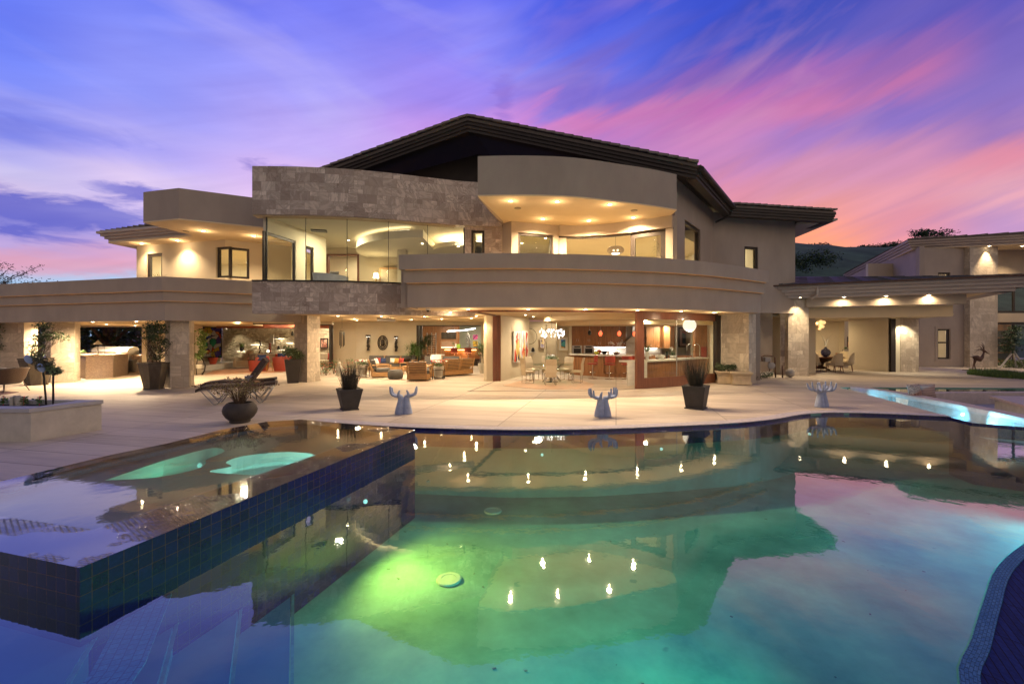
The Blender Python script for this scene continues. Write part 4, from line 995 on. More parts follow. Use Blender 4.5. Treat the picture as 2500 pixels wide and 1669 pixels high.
# --- upstairs bow room
b = MB(); FLR = 3.45
b.prism([(-8.1, 15.1)]+[(p[0], p[1]+.25) for p in ST[3:]]+[(-.4, 21), (-8.4, 21)], 3.3, FLR); hb(b, 'upper_floor', concm)
b = MB(); b.prism([(-8.1, 15.1)]+[(p[0], p[1]+.35) for p in ST[3:]]+[(-.4, 21.2), (-8.6, 21.2)], 5.84, 5.95); hb(b, 'upper_ceiling', inwallw)
l0, l1 = (-8.15, 15.0), (-7.55, 18.3)
b = MB(); La = along(l0, l1, 722); Lb = along(l0, l1, 746); Lc = along(l0, l1, 766)
b.wall(l0, l1, FLR, 5.84, .15, [(.02, La, FLR, 5.35), (Lb, Lc, FLR+.15, 5.3)]); b.T = None
hb(b, 'interior_wall', inwallw)
window(house, hit(l0, l1, 646), hit(l0, l1, 724), FLR, 5.35, .09, .06, inset=.03); window(house, hit(l0, l1, 746), hit(l0, l1, 767), FLR+.15, 5.3, .1, .06, inset=.03)
bw0, bw1 = (-8.6, 20.2), (-.35, 20.6)
ua, ub = along(bw0, bw1, 799), along(bw0, bw1, 876)
b = MB(); b.wall(bw0, bw1, FLR, 5.84, .15, [(ua, ub, FLR, zat(620, 20.2))]); b.wall((-7.6, 18.3), (-8.5, 20.2), FLR, 5.84, .15); b.wall((-1.55, 20.6), (-1.5, 17), FLR, 5.84, .1); b.wall((-9.5, 22.4), (-3, 22.4), FLR, 5.84, .1); hb(b, 'interior_wall', inwall)
b = MB(); h0, h1 = hit(bw0, bw1, 799), hit(bw0, bw1, 876); b.box(h0[0]-.02, h0[1]-.04, FLR, h0[0]+.06, h0[1]+.16, zat(620, 20.2)); b.box(h1[0]-.06, h1[1]-.04, FLR, h1[0]+.02, h1[1]+.16, zat(620, 20.2)); b.box(h0[0]+.06, h0[1]-.04, zat(620, 20.2)-.07, h1[0]-.06, h1[1]+.16, zat(620, 20.2))
hb(b, 'door_frame', wood_d)
b = MB(); b.box(xat(970, 18.5), 18.5, FLR, xat(991, 18.5), 18.85, 5.83); hb(b, 'interior_column', inwallw)
# curved ceiling drops with cove glow
def arc(c, r, a0, a1, n=20, ex=1): return [(c[0]+r*cos(a0+(a1-a0)*i/n)*ex, c[1]+r*sin(a0+(a1-a0)*i/n)) for i in range(n+1)]
b = MB(); b.prism(arc((-3.2, 19.6), 3.4, pi*.98, pi*1.5, 18)+[(-3.2, 20.2), (-6.5, 20.2)], 5.42, 5.70); hb(b, 'cove_drop', inwallw)
b = MB(); b.prism(arc((-1.9, 18.6), 1.35, 0, 2*pi-.01, 32), 5.34, 5.52); hb(b, 'cove_drop', inwallw)
b = MB(); b.prism(arc((-1.9, 18.6), 1.1, 0, 2*pi-.01, 28), 5.56, 5.6); hb(b, 'cove_glow_strip', E_soft)
b = MB(); b.solid([(-6.55, 19.7)]+arc((-3.2, 19.6), 3.3, pi*1.0, pi*1.45, 12), 5.705, 5.73, -.1, 0); hb(b, 'cove_glow_strip', E_soft)
b = MB(); b.cbox((xat(776, 16.8), 16.9, 5.82), (.55, .35, .04), .3); hb(b, 'ceiling_vent', blackm)
for px, py, z in ((851, 586, 5.84), (1031, 594, 5.42), (1119, 601, 5.33), (954, 615, 5.84), (936, 609, 5.84), (693, 631, 5.84), (1125, 577, 5.33)): downlight(px, py, z, 0, r=.045)
for (x, y, e) in ((-6.6, 17.2, 70), (-3.9, 18.0, 70), (-1.8, 17.2, 40)): roomlight(x, y, 5.82, e*1.1, house)
roomlight(-7.0, 21.4, 5.8, 60, house)
roomlight(-12.2, 20.6, 5.69, 120, house); roomlight(-14.2, 21.2, 5.69, 120, house)
# --- rooms behind the balcony
b = MB(); b.prism([(-.3, 16.6)]+[(p[0], p[1]+.2) for p in RW[2:]]+[(5.6, 16.5), (8.9, 20.6), (8.9, 24), (-.3, 24)], 5.86, 5.93)
b.wall((-.35, 22.5), (9, 22.5), 3.4, 5.9, .15); b.wall((1.62, 17.1), (1.9, 22.4), 3.4, 5.9, .12); b.wall((-.35, 16.6), (-.5, 22.4), 3.4, 5.9, .1); hb(b, 'interior_wall', inwallw)
roomlight(.4, 18.9, 5.85, 90, house); roomlight(3.4, 18.9, 5.85, 110, house); roomlight(5.4, 20.2, 5.85, 80, house); roomlight(7.2, 20.0, 5.85, 70, house)
b = MB(); b.wall((7.5, 22.4), (13.2, 23.5), 3.4, 7.2, .15); hb(b, 'interior_wall', inwallw)
roomlight(10.9, 22.0, 6.9, 90, house)
for px, py in ((1332, 581), (1274, 593)): downlight(px, py, 5.86, 0, r=.05)
for px, py, Y in ((1436, 595, 22.4), (1594.5, 583.5, 22.4)):
    b = MB(); p = at(px, py, Y); b.cbox(p, (.32, .03, .16)); 
    for k in range(5): b.cbox(p+Vector((0, -.02, -.06+.03*k)), (.3, .02, .008))
    hb(b, 'wall_vent', mat('vent_gray', (.3, .26, .2, 1), .6) if px == 1436 else MATS['vent_gray'])
# ================================================================= ground floor shell
# living room opening
o0, o1 = (-15.5, 21.6), (-10.5, 26.3)
b = MB(); b.solid([o0, o1], 2.56, 2.73, -.12, .1); hb(b, 'lintel', inwall)
b = MB(); b.solid([o0, o1], 2.50, 2.559, -.1, .04); b.cbox((o0[0]+.06, o0[1]+.06, 1.25), (.16, .12, 2.5), .75); b.cbox((o1[0]-.05, o1[1]-.03, 1.25), (.16, .2, 2.5), .75); hb(b, 'slider_frame', bronze)
b = MB(); b.wall((-15.42, 21.8), (-16.2, 23.6), 0, 2.72, .2); b.wall((-17.9, 22.1), (-22.9, 28.2), 0, 2.9, .2); b.wall((-12, 31.2), (-8.2, 31.2), 0, 3.2, .2); b.wall((-9.7, 31), (-9.7, 27), 0, 2.8, .1); hb(b, 'interior_wall', inwall)
rough = stone_mat('split_face_stone', (.52, .45, .33, 1), (.66, .58, .42, 1), (.3, .22, .14, 1), bw=.4, rh=.14, veins=.3, rough=.8)
rm, k_ = MATS['split_face_stone'], None
b = MB(); pts = []
sx0, sx1, sy = xat(543, 28.6), -9.72, 28.6; nx_, nz_ = 90, 34
vs = []; fs = []
for j in range(nz_+1):
    for i in range(nx_+1):
        x = sx0+(sx1-sx0)*i/nx_; z = .3+2.6*j/nz_
        vs.append((x, sy-.09*abs(noise.noise((x*3.2, 1, z*7)))-.04*random.random()-.25*(i/nx_), z))
for j in range(nz_):
    for i in range(nx_): fs.append((j*(nx_+1)+i, j*(nx_+1)+i+1, (j+1)*(nx_+1)+i+1, (j+1)*(nx_+1)+i))
b.add(vs, fs); hb(b, 'rough_stone_wall', rough)
b = MB(); b.wall((-22.8, 28.1), (sx0+.01, 28.35), 0, 2.85, .15); hb(b, 'interior_wall', inwall)
b = MB(); b.prism([gp(470, 903)[:2], gp(495, 906)[:2], gp(560, 898)[:2], gp(601, 893)[:2], (-12, 29), (-22.5, 28.0), (-19.8, 24.5)], .004, .3); hb(b, 'floor_step', marble)
b = MB(); b.prism([(-18.2, 22.3), (-15, 22.3), (-10.8, 26.6), (-9.7, 27), (-9.7, 31), (-22.6, 28.6)], 2.80, 2.9); hb(b, 'ceiling', inwallw)
b = MB(); b.prism([at(528, 795, 26)[:2], at(620, 795, 25.8)[:2], at(717, 797, 26)[:2], at(830, 798, 26.6)[:2], at(830, 798, 27.0)[:2], at(528, 795, 26.6)[:2]], 2.36, 2.58); hb(b, 'ribbon_beam', mat('terracotta_paint', (.36, .10, .05, 1), .5))
b = MB(); b.prism([at(530, 795, 26.15)[:2], at(620, 795, 25.95)[:2], at(717, 797, 26.15)[:2], at(829, 798, 26.75)[:2], at(829, 798, 26.9)[:2], at(530, 795, 26.5)[:2]], 2.585, 2.61); hb(b, 'ribbon_glow_strip', E_soft)
for (x, y, e) in ((-18.2, 26.2, 60), (-14.0, 24.6, 90), (-12.6, 26.0, 90), (-11.2, 27.2, 80), (-10.4, 29.0, 50)): roomlight(x, y, 2.79, e, house)
# patio back wall, frames, bar opening
y_b = 26.0
b = MB(); b.wall((-10.45, 26.35), (-9.0, 26.0), 0, 2.74, .2); b.wall((-9.0, 26.001), (xat(1017, 26), 26.0), 0, 2.72, .2); b.wall((xat(1017, 26), 26), (xat(1174, 26), 26), 2.52, 2.72, .2); b.wall((xat(1174, 26), 26), (-.6, 26), 0, 2.72, .2)
hb(b, 'wall', inwall)
b = MB(); b.box(xat(1017, 26), 25.97, 0, xat(1022, 26), 26.15, 2.52); b.box(xat(1025, 26), 26.02, 0, xat(1030, 26), 26.2, 2.52); b.box(xat(1022, 26), 25.98, 2.47, xat(1174, 26), 26.12, 2.519); hb(b, 'slider_frame', bronze)
b = MB(); b.wall((-11, 24.2), (-9.1, 21.2), 2.5, 2.72, .15)
# bar room shell
b = MB(); b.wall((-8.0, 33), (0, 33), 0, 3, .2); b.wall((-6.8, 33), (-6.3, 26.3), 0, 3, .1); b.prism([(-8, 26.2), (0, 26.2), (0, 33), (-8, 33)], 2.82, 2.9); hb(b, 'interior_wall', mat('bar_plaster', (.50, .52, .42, 1), .8))
b = MB(); b.wall((xat(1030, 31), 31), (xat(1121, 31), 31), 0, 2.85, .15); hb(b, 'wood_panel_wall', wood_k)
for (x, y, e) in ((-4.5, 28.5, 70), (-2.5, 30.5, 60)): roomlight(x, y, 2.81, e*1.2, house)
# pier and kitchen left wall
b = MB(); b.prism([(xat(1188, 18.9), 18.85), (xat(1203, 18.9), 18.8), (-.77, 20.5), (-.8, 26), (-1.2, 26), (-1.2, 19.1)], 0, 2.76); hb(b, 'wall', inwall)
b = MB(); b.box(-.8, 18.8, 0, -.6, 19.0, 2.74); b.box(-.56, 18.82, 0, -.48, 19.0, 2.74); 
b.box(-.6, 18.86, 0, -.56, 18.98, 2.74); hb(b, 'slider_post', wood_d)
k0, k1 = (-.46, 18.85), (xat(1292, 22.4), 22.4)
b = MB(); b.wall(k0, k1, 0, 2.76, .15); hb(b, 'wall', inwall)
b = MB(); b.wall((.6, 25.5), (3.3, 25.5), 0, 2.76, .2); b.wall((xat(1359, 24), 24), (xat(1391, 24), 24), 0, 2.7, .15); hb(b, 'interior_wall', inwall)
b = MB(); b.box(xat(1334, 25.4), 25.35, 0, xat(1359, 25.4), 25.48, 2.55); hb(b, 'corridor_shade_panel', mat('corridor_shade_paint', (.34, .28, .2, 1), .8))  # flat panel; the corridor's dimness is put into its darker colour
b = MB(); b.wall((xat(1390, 23.4), 23.4), (xat(1396, 23.4), 23.4), 0, 2.76, .9); hb(b, 'interior_column', inwallw)
b = MB(); b.wall((2.9, 25), (11, 25), 0, 2.8, .2); hb(b, 'interior_wall', inwallw)
b = MB(); b.wall((9.6, 24.9), (9.1, 19.0), 0, 2.76, .2)
hb(b, 'interior_wall', inwallw)
# ceiling track and threshold of the sliding wall
TR = smooth_path([(-1.52, 15.3), (0, 15.35), (1.5, 15.4), (3.0, 15.55), (4.4, 15.95), (5.8, 16.6), (7.2, 17.5), (8.4, 18.35)], 3)
b = MB(); b.solid(TR, 2.70, 2.761, -.1, 0); b.solid([(-.75, 18.8), (-1.52, 15.3)], 2.70, 2.761, -.1, 0); hb(b, 'slider_track', wood_d)
b = MB(); b.solid(TR, .0015, .006, -.08, -.03); b.solid([(-.75, 18.8), (-1.52, 15.3)], .0015, .006, -.08, -.03); hb(b, 'threshold_track', blackm)
# curved soffit drops in the kitchen
b = MB(); b.prism(arc((5.6, 21.5), 3.9, 0, 2*pi-.01, 40, 1.05), 2.56, 2.757); hb(b, 'ceiling_drop', soff)
b = MB(); b.prism(arc((6.3, 23.2), 4.0, pi, 2*pi, 30), 2.40, 2.556); hb(b, 'ceiling_drop', soff)
b = MB(); b.wall((-.2, 20.2), (1.55, 23.5), 2.6, 2.757, .3)
# the big wood framed glass slider
D0, D1 = (4.4, 15.9), (8.4, 18.3)
sl_p = [(x, y) for x, y in smooth_path([(4.4, 15.92), (5.8, 16.58), (7.2, 17.45), (8.42, 18.32)], 4)]
dn = thing('sliding_door', 'wide curved glass sliding door in a reddish brown wood frame, parked at the right of the kitchen', 'sliding door', (4.4, 15.9, 0))
b = MB(); b.solid(sl_p, .01, .38, -.09, .0); b.solid(sl_p, 2.48, 2.70, -.09, .0)
for pp, w_ in ((sl_p[0], .34),): b.cbox((pp[0]+.14, pp[1]+.12, 1.36), (.34, .1, 2.70), atan2(.66, 1.4))
b.build('door_frame', wood_d, dn, world=True)
b = MB(); b.cbox((sl_p[-1][0]-.1, sl_p[-1][1]-.04, 1.36), (.34, .14, 2.70), atan2(.87, 1.2)); b.build('door_frame', bronze, dn, world=True)
b = MB(); b.solid(sl_p, .38, 2.48, -.055, -.045); b.build('pane', glass, dn, world=True)
b = MB(); mp = sl_p[5]; b.cbox((mp[0], mp[1]+.06, 1.43), (.02, .03, 2.1), .55); b.build('glass_joint', steel, dn, world=True)
# right pier
ppillar([(8.55, 18.4), (9.2, 17.5), (9.85, 18.2), (9.3, 19.1)], 2.76, 'stone pillar at the right end of the kitchen front')
b = MB(); b.wall((9.3, 23.3), (15.5, 23.0), 0, 3.6, .2); b.wall((12.6, 29.6), (24, 29.6), 0, 3.6, .2); hb(b, 'wall', inwall)
b = MB(); b.wall((xat(1856, 19.2), 19.2), (12.05, 22.6), 0, 3.3, .2); b.wall((12.05, 22.6), (12.9, 22.3), 0, 3.7, .2); hb(b, 'wall', stucco_g)
# downlights of the ground floor
for px, py in ((1143, 754), (1290, 753.8), (1429, 754.9), (1556.5, 756.3), (1662.7, 759), (1743.6, 762.4)): downlight(px, py, 2.762, 19, 145, up=10)
for i, (zx, zy) in enumerate(((115, 141), (300, 174), (328, 190), (603, 143), (678, 165), (637, 188), (1094, 150), (945, 183), (1280, 176), (1380, 98), (1540, 121), (1673, 142), (1620, 165))):
    downlight(800+zx/4.611, 740+zy/4.611, 2.72, 27 if i in (0, 1, 3, 4, 6, 7, 8, 9, 11) else 0, 140, up=8)
downlight(734, 770.4, 2.72, 34, 140, up=8)
for px, py in ((1283, 768), (1302, 772.3), (1299, 787)): downlight(px, py, 2.762, 12, 120)
roomlight(5.6, 19.2, 2.55, 60, house); roomlight(3.9, 22.3, 2.55, 70, house); roomlight(7.6, 22.4, 2.39, 60, house); roomlight(1.2, 20.6, 2.755, 60, house); roomlight(7.6, 20.4, 2.55, 50, house); roomlight(2.2, 24.4, 2.755, 40, house)
for x, y in ((-8.2, 23.5), (-5.2, 23.0), (-2.6, 22.6), (-7.0, 20.4), (-4.2, 19.4)): roomlight(x, y, 2.715, 46, house, size=.2)
# terrace lights under the left canopy
for px, py, e_ in ((150, 789, 200), (260, 791, 300), (330, 794, 240), (60, 788, 60), (333, 783.6, 200), (226, 784.8, 200)):
    downlight(px, py, 2.46, e_, 165, up=8 if e_ > 100 else 0)
for px, py in ((520, 776), (600, 776)): downlight(px, py, 2.72, 60, 150, up=10)
# --- entry porch at right: low roof with stepped eaves
PF = [(12.1, 21.75), (19.95, 17.85), (24.2, 15.7)]
PF = [(12.1, 21.75), (19.95, 17.85)]
for k in range(4):
    b = MB(); e = .13*k; b.solid([(PF[0][0]-.2, PF[0][1]+.1), (PF[1][0]+e*1.8, PF[1][1]-e*.9)], 3.66+.14*k, 3.798+.14*k, -.6, e); hb(b, 'eave_tier', trimp)
    b = MB(); b.wall((PF[1][0]+e*1.8, PF[1][1]-e*.9), (PF[1][0]+e*1.8+3.0, PF[1][1]+5), 3.66+.14*k, 3.798+.14*k, .6); hb(b, 'eave_tier', trimp)
b = MB(); b.prism([(11.9, 21.9), (19.9, 17.9), (22.5, 22.5), (22.5, 27), (12.4, 27)], 3.665, 3.9); hb(b, 'porch_soffit', soff)
b = MB()
g0, g1 = Vector((11.75, 21.5, 4.24)), Vector((20.75, 17.1, 4.22)); r0, r1 = Vector((xat(1870, 25), 25, 5.12)), Vector((xat(2490, 18.9), 18.9, 4.36))
nT = 30; nR = 5
for i in range(nT):
    for r_ in range(nR):
        def pt(u, v): return g0.lerp(g1, u).lerp(r0.lerp(r1, u), v)
        h_ = Vector((0, 0, .05)); l_ = Vector((0, 0, .02+.012*((i*7+r_*3) % 3)))
        p = pt(i/nT, r_/nR)+l_; q = pt((i+1)/nT, r_/nR)+l_; p2 = pt(i/nT, (r_+1.05)/nR); q2 = pt((i+1)/nT, (r_+1.05)/nR)
        b.add([p, q, q+h_, p+h_, p2, q2, q2+h_, p2+h_], [(0, 1, 2, 3), (5, 4, 7, 6), (3, 2, 6, 7), (4, 5, 1, 0), (4, 0, 3, 7), (1, 5, 6, 2)])
hb(b, 'porch_roof_tiles', mat('porch_tile', (.07, .07, .08, 1), .6, var=.3, vs=3))
b = MB(); b.solid([(PF[0][0]-.3, PF[0][1]+.1), (PF[1][0]+.7, PF[1][1]-.35)], 4.20, 4.26, .28, .55); hb(b, 'gutter', rusty)
p_ = at(1969, 705, 21.3); b = MB(); b.tube([p_+Vector((.02, -.75, .1)), p_+Vector((.0, -.75, -.35)), p_+Vector((-.1, -.5, -.5))], .07, 8); hb(b, 'rain_spout', trimp)
# pillar and dropped beams
b = MB(); b.T = Matrix.Translation((xat(1952, 21.4), 21.75, 0)) @ Matrix.Rotation(-.2, 4, 'Z'); b.box(-.44, -.4, 0, .44, .5, 3.66); hb(b, 'pillar', stonew, label='stone pillar lit from above at the left end of the entry porch')
b = MB(); b.wall((xat(1905, 22), 22), (xat(1930, 21.6), 21.7), 0, 3.66, .3); hb(b, 'pillar_return', stone)
A0, A1 = (xat(1974, 21.0), 21.15), (xat(2360, 19.0), 19.0)
b = MB(); b.wall(A0, A1, 3.25, 3.66, .5); hb(b, 'beam', stucco)
B0, B1_ = (xat(1974, 21.6), 21.7), (xat(2324, 19.8), 19.75)
b = MB(); b.wall(B0, B1_, 2.75, 3.249, .5); hb(b, 'beam', soff)
for px, py in ((2060.8, 724.3), (2163, 721.7), (2268, 719.3)): downlight(px, py, 3.66, 15, 165, r=.07)
downlight(1953.5, 725.5, 3.66, 20, 110, r=.05); lamp('SPOT', (xat(1953.5, 21.0), 21.05, 3.64), 22, (1, .8, .5), .03, house, (0, .12, -1), 75)
# dining room behind the porch
b = MB(); b.wall((xat(1955, 27), 28.5), (xat(2048, 28.5), 28.5), 0, 3.2, .2); b.wall((xat(2048, 28.5), 28.5), (xat(2100, 27), 28.3), 0, 3.2, .2); b.wall((xat(2105, 24.6), 25.6), (xat(2176, 23.6), 23.8), 0, 3.2, .3); b.prism([(13, 22.5), (20.5, 20.9), (22, 24), (22, 29), (13, 29)], 2.85, 2.95)
hb(b, 'interior_wall', inwall)
b = MB(); b.box(xat(2176, 23.7), 23.7, 0, xat(2187, 23.7), 23.9, 2.8); hb(b, 'slider_post', bronze)
b = MB(); b.box(xat(2187, 23.8), 23.82, 0, xat(2200, 23.8), 24.1, 2.8); hb(b, 'wall', inwallw)
b = MB(); b.box(xat(2198.5, 23.8), 23.8, 0, xat(2243.5, 23.8), 24.3, 2.82); hb(b, 'pillar', stonew, label='pale lit stone pillar at the right of the dining room opening')
for (x, y, e) in ((17.5, 26.2, 60), (19.8, 25.0, 50)): roomlight(x, y, 2.84, e, house, (1, .78, .48))
lamp('SPOT', (xat(2222, 23.3), 23.3, 2.75), 30, (1, .85, .6), .04, house, (0, 0.12, -1), 110)
# ================================================================= entry wing further right (separate block)
wing = thing('entry_wing', 'second stone and stucco wing with low hip roof at the far right', 'building', (28, 30, 0))
def wb(b, name, m, label=None):
    o = b.build(name, m, wing, world=True)
    if label: o['label'] = label
    return o
YW = 27.7
x0, x1 = xat(2245, YW), xat(2362, YW)
wz0, wz1 = zat(876, YW), zat(803, YW); wu0, wu1 = xat(2289, YW)-x0, xat(2319, YW)-x0
vz0, vz1 = 5.3, zat(665, YW)
b = MB(); b.wall((x0, YW), (x1, YW), 0, 7.4, .25, [(wu0, wu1, wz0, wz1)]) if False else None
b = MB(); b.wall((x0, YW), (x1, YW), 0, 5.0, .25, [(wu0, wu1, wz0, wz1)]); b.wall((x0, YW), (x1, YW), 5.0, 7.3, .25, [(xat(2290, YW)-x0, xat(2320, YW)-x0, 5.0, vz1)])
b.wall((x0+6.3, YW+14.5), (x0, YW+.01), 4.0, 7.4, .25); wb(b, 'wall', stucco_g)
window(wing, (x0+wu0, YW), (x0+wu1, YW), wz0, wz1, .09, .1, inner_rail=zat(836, YW)); window(wing, (xat(2290, YW), YW), (xat(2320, YW), YW), 5.0, vz1, .1, .1)
b = MB(); 
for (u0_, u1_, a_, c_) in ((wu0-.16, wu1+.16, wz0-.16, wz1+.16),):
    for q_ in ((u0_, a_, u0_+.14, c_), (u1_-.14, a_, u1_, c_), (u0_+.14, a_, u1_-.14, a_+.14), (u0_+.14, c_-.14, u1_-.14, c_)): b.box(x0+q_[0], YW-.03, q_[1], x0+q_[2], YW-.001, q_[3])
wb(b, 'window_surround', stucco_g)
b = MB(); b.box(xat(2362, 27.5), 27.35, 0, xat(2438, 27.3), 28.9, 7.32); wb(b, 'pillar', stonew, 'tall square stone pillar rising through both storeys')
b = MB(); b.wall((xat(2438, 28.3), 28.4), (xat(2620, 28.3), 28.4), zat(668, 28.3), 7.4, .25); b.wall((xat(2438, 28.3), 28.4), (xat(2620, 28.3), 28.4), zat(786, 28.3), zat(764, 28.3), .25); b.wall((xat(2438, 28.3), 34), (xat(2640, 28.3), 34), 0, 7, .2); wb(b, 'wall', stucco)
window(wing, (xat(2438, 28.3), 28.45), (xat(2620, 28.3), 28.45), 0.1, zat(787, 28.3), .12, .1, mull=(.26, .6)); window(wing, (xat(2438, 28.3), 28.45), (xat(2620, 28.3), 28.45), zat(763, 28.3), zat(669, 28.3), .12, .1, mull=(.26, .6))
cr = Vector((25.1, 28.3, 7.35)); rr_ = Vector((34.5, 25.2, 7.35)); lf = Vector((32.5, 43.5, 7.35))
for k in range(4):
    b = MB(); e = .14*k; b.solid([(lf.x-e*1.2, lf.y), (cr.x-e*1.3, cr.y-e*.8), (rr_.x, rr_.y-e)], 7.35+.13*k, 7.478+.13*k, -.5, 0); wb(b, 'eave_tier', trimp if k else trimp)
b = MB(); slab(b, [Vector((x, y, z-.03)) for x, y, z in (cr, rr_, (40, 45, 7.35), lf)], .03); wb(b, 'soffit', soff)
b = MB()
tp = Vector((38, 38, 10.2)); c2 = cr+Vector((-.65, -.45, .52)); r2 = rr_+Vector((0, -.6, .52)); l2 = lf+Vector((-.7, 0, .52))
nT = 22
for i in range(nT):
    p = c2.lerp(r2, i/nT); q = c2.lerp(r2, (i+1)/nT+.005); h_ = Vector((0, 0, .08+.03*(i % 2)))
    b.add([p, q, q+h_, p+h_*.6, p.lerp(tp, .3), q.lerp(tp, .3), q.lerp(tp, .3)+h_, p.lerp(tp, .3)+h_], [(0, 1, 2, 3), (3, 2, 6, 7), (1, 5, 6, 2), (4, 0, 3, 7)])
b.add([c2, r2, tp, l2], [(0, 1, 2), (0, 2, 3)])
wb(b, 'roof', rooftile)
def wdl(px, py, z, e, cone):
    downlight(px, py, z, e, cone, parent=wing, r=.07)
wdl(2415.5, 600, 7.33, 90, 70); wdl(2496, 600, 7.33, 80, 110)
roomlight(31.5, 31.0, 6.9, 90, wing); roomlight(31.5, 31.0, 2.8, 60, wing); roomlight(26.8, 29.6, 3.4, 60, wing); roomlight(26.8, 29.6, 6.6, 40, wing)
b = MB(); b.wall((x0, YW+4), (x1+1, YW+4), 0, 7, .2); wb(b, 'interior_wall', inwall)
# ================================================================= things on the deck
def col_leaf(x): return x
# --- pairs of cupped hands (painted plaster)
def hands_statue(px, py, spread, label, rz, open_=1.0, sc=1.0):
    g = gp(px, py); t = thing('hand_sculpture', label, 'sculpture', (g.x, g.y, 0), rz, 'hand sculptures beside the pool')
    b = MB()
    for s in (-1, 1):
        # forearm: a flaring cone that narrows to the wrist, then the hand bent back, palm up
        b.tube([(s*.095, 0, 0), (s*.09, 0, .1), (s*.075, 0, .24), (s*.066, 0, .34), (s*.075, 0, .41)], [.118, .108, .086, .070, .066], 18)
        b.ball((s*.125, 0, .435), .105, 16, 1.05, .95*spread, .42)
        for k in range(4):
            y = (-.082+.055*k)*spread; L = (.125, .16, .155, .115)[k]; out = (.0, .02, .015, -.01)[k]
            a = Vector((s*.17, y, .435)); m1 = Vector((s*(.245+out)*open_, y*1.3, .465)); m2 = Vector((s*(.285+out)*open_, y*1.5, .50+L*.35)); m3 = Vector((s*(.292+out)*open_, y*1.6, .50+L))
            b.tube([a, m1, (m1+m2)*.5+Vector((s*.01, 0, -.006)), m2, m3, m3+Vector((0, 0, .012))], [.034, .030, .028, .025, .019, .008], 10)
        b.tube([(s*.10, -.07*spread, .43), (s*.115, -.11*spread, .475), (s*.105, -.125*spread, .53), (s*.085, -.12*spread, .575), (s*.082, -.118*spread, .59)], [.04, .034, .028, .020, .008], 10)
    o = b.build('hands', statm, t, smooth=True)
    rm = o.modifiers.new('rm', 'REMESH'); rm.mode = 'VOXEL'; rm.voxel_size = .0075; rm.use_smooth_shade = True
    sm = o.modifiers.new('sm', 'SMOOTH'); sm.iterations = 2
    t.scale = (sc, sc, sc)
    return t
hands_statue(985.5, 1010, .9, 'pale blue sculpture of two cupped hands, leftmost of the three, by the square planter', .15, 1.0)
hands_statue(1471.5, 1016, 1.0, 'blue sculpture of two upturned hands at the middle of the pool edge', .3, 1.05)
hands_statue(2006, 993, 1.6, 'pale blue cupped hands sculpture with spread fingers, at the right near the narrow channel', .45, .95)
# --- square tapered planters with dark reeds
def reeds(t, z, r, n, hmin, hmax, m=reed, sp=.35, name='reeds', w=.008, arch=.25, name2=None):
    b = MB()
    for i in range(n):
        a = random.uniform(0, 2*pi); rr = r*random.random()**.5; L = random.uniform(hmin, hmax)
        d = Vector((cos(a)*sp*random.uniform(.2, 1.2), sin(a)*sp*random.uniform(.2, 1.2), 1))
        b.blade((cos(a)*rr, sin(a)*rr, z), d, L, w*random.uniform(.7, 1.5), arch*random.uniform(.1, 1), 4)
    return b.build(name, m, t)
def sq_planter(px, py, w0, w1, h, rz, label, plant=True, sc=1, seed=1):
    g = gp(px, py); t = thing('square_planter', label, 'planter', (g.x, g.y, 0), rz, 'square tapered planters by the pool')
    b = MB(); b.frustum(w0*1.12, w0*1.12, 0, .035); b.frustum(w0, w1, .035, h); 
    p = b.build('planter_body', potblk, t, bev=.008)
    b = MB()
    for a, c in (((-w1/2, -w1/2), (w1/2, -w1/2+.035)), ((-w1/2, w1/2-.035), (w1/2, w1/2)), ((-w1/2, -w1/2+.036), (-w1/2+.035, w1/2-.036)), ((w1/2-.035, -w1/2+.036), (w1/2, w1/2-.036))): b.box(a[0], a[1], h-.02, c[0], c[1], h+.012)
    b.build('planter_rim', potblk, t)
    random.seed(seed)
    reeds(t, h-.02, w1*.3, 420, .3, .82, sp=.42, name='reed_plant', w=.013, arch=.12)
    b = MB()
    for i in range(120):
        a = random.uniform(0, 6.28); r_ = random.uniform(.05, .3); b.leafq((cos(a)*r_, sin(a)*r_, h+random.uniform(.05, .5)), .025, .5)
    b.build('seed_heads', mat('seed_head', (.16, .09, .06, 1), .8) if 'seed_head' not in MATS else MATS['seed_head'], t)
    return t
sq_planter(853, 999, .36, .56, .52, .55, 'dark square tapered planter with spiky reeds, left of the first hand sculpture', seed=3)
t2 = sq_planter(1699, 996, .42, .57, .58, -.62, 'dark square tapered planter of upright grass in front of the wooden slider', seed=5)
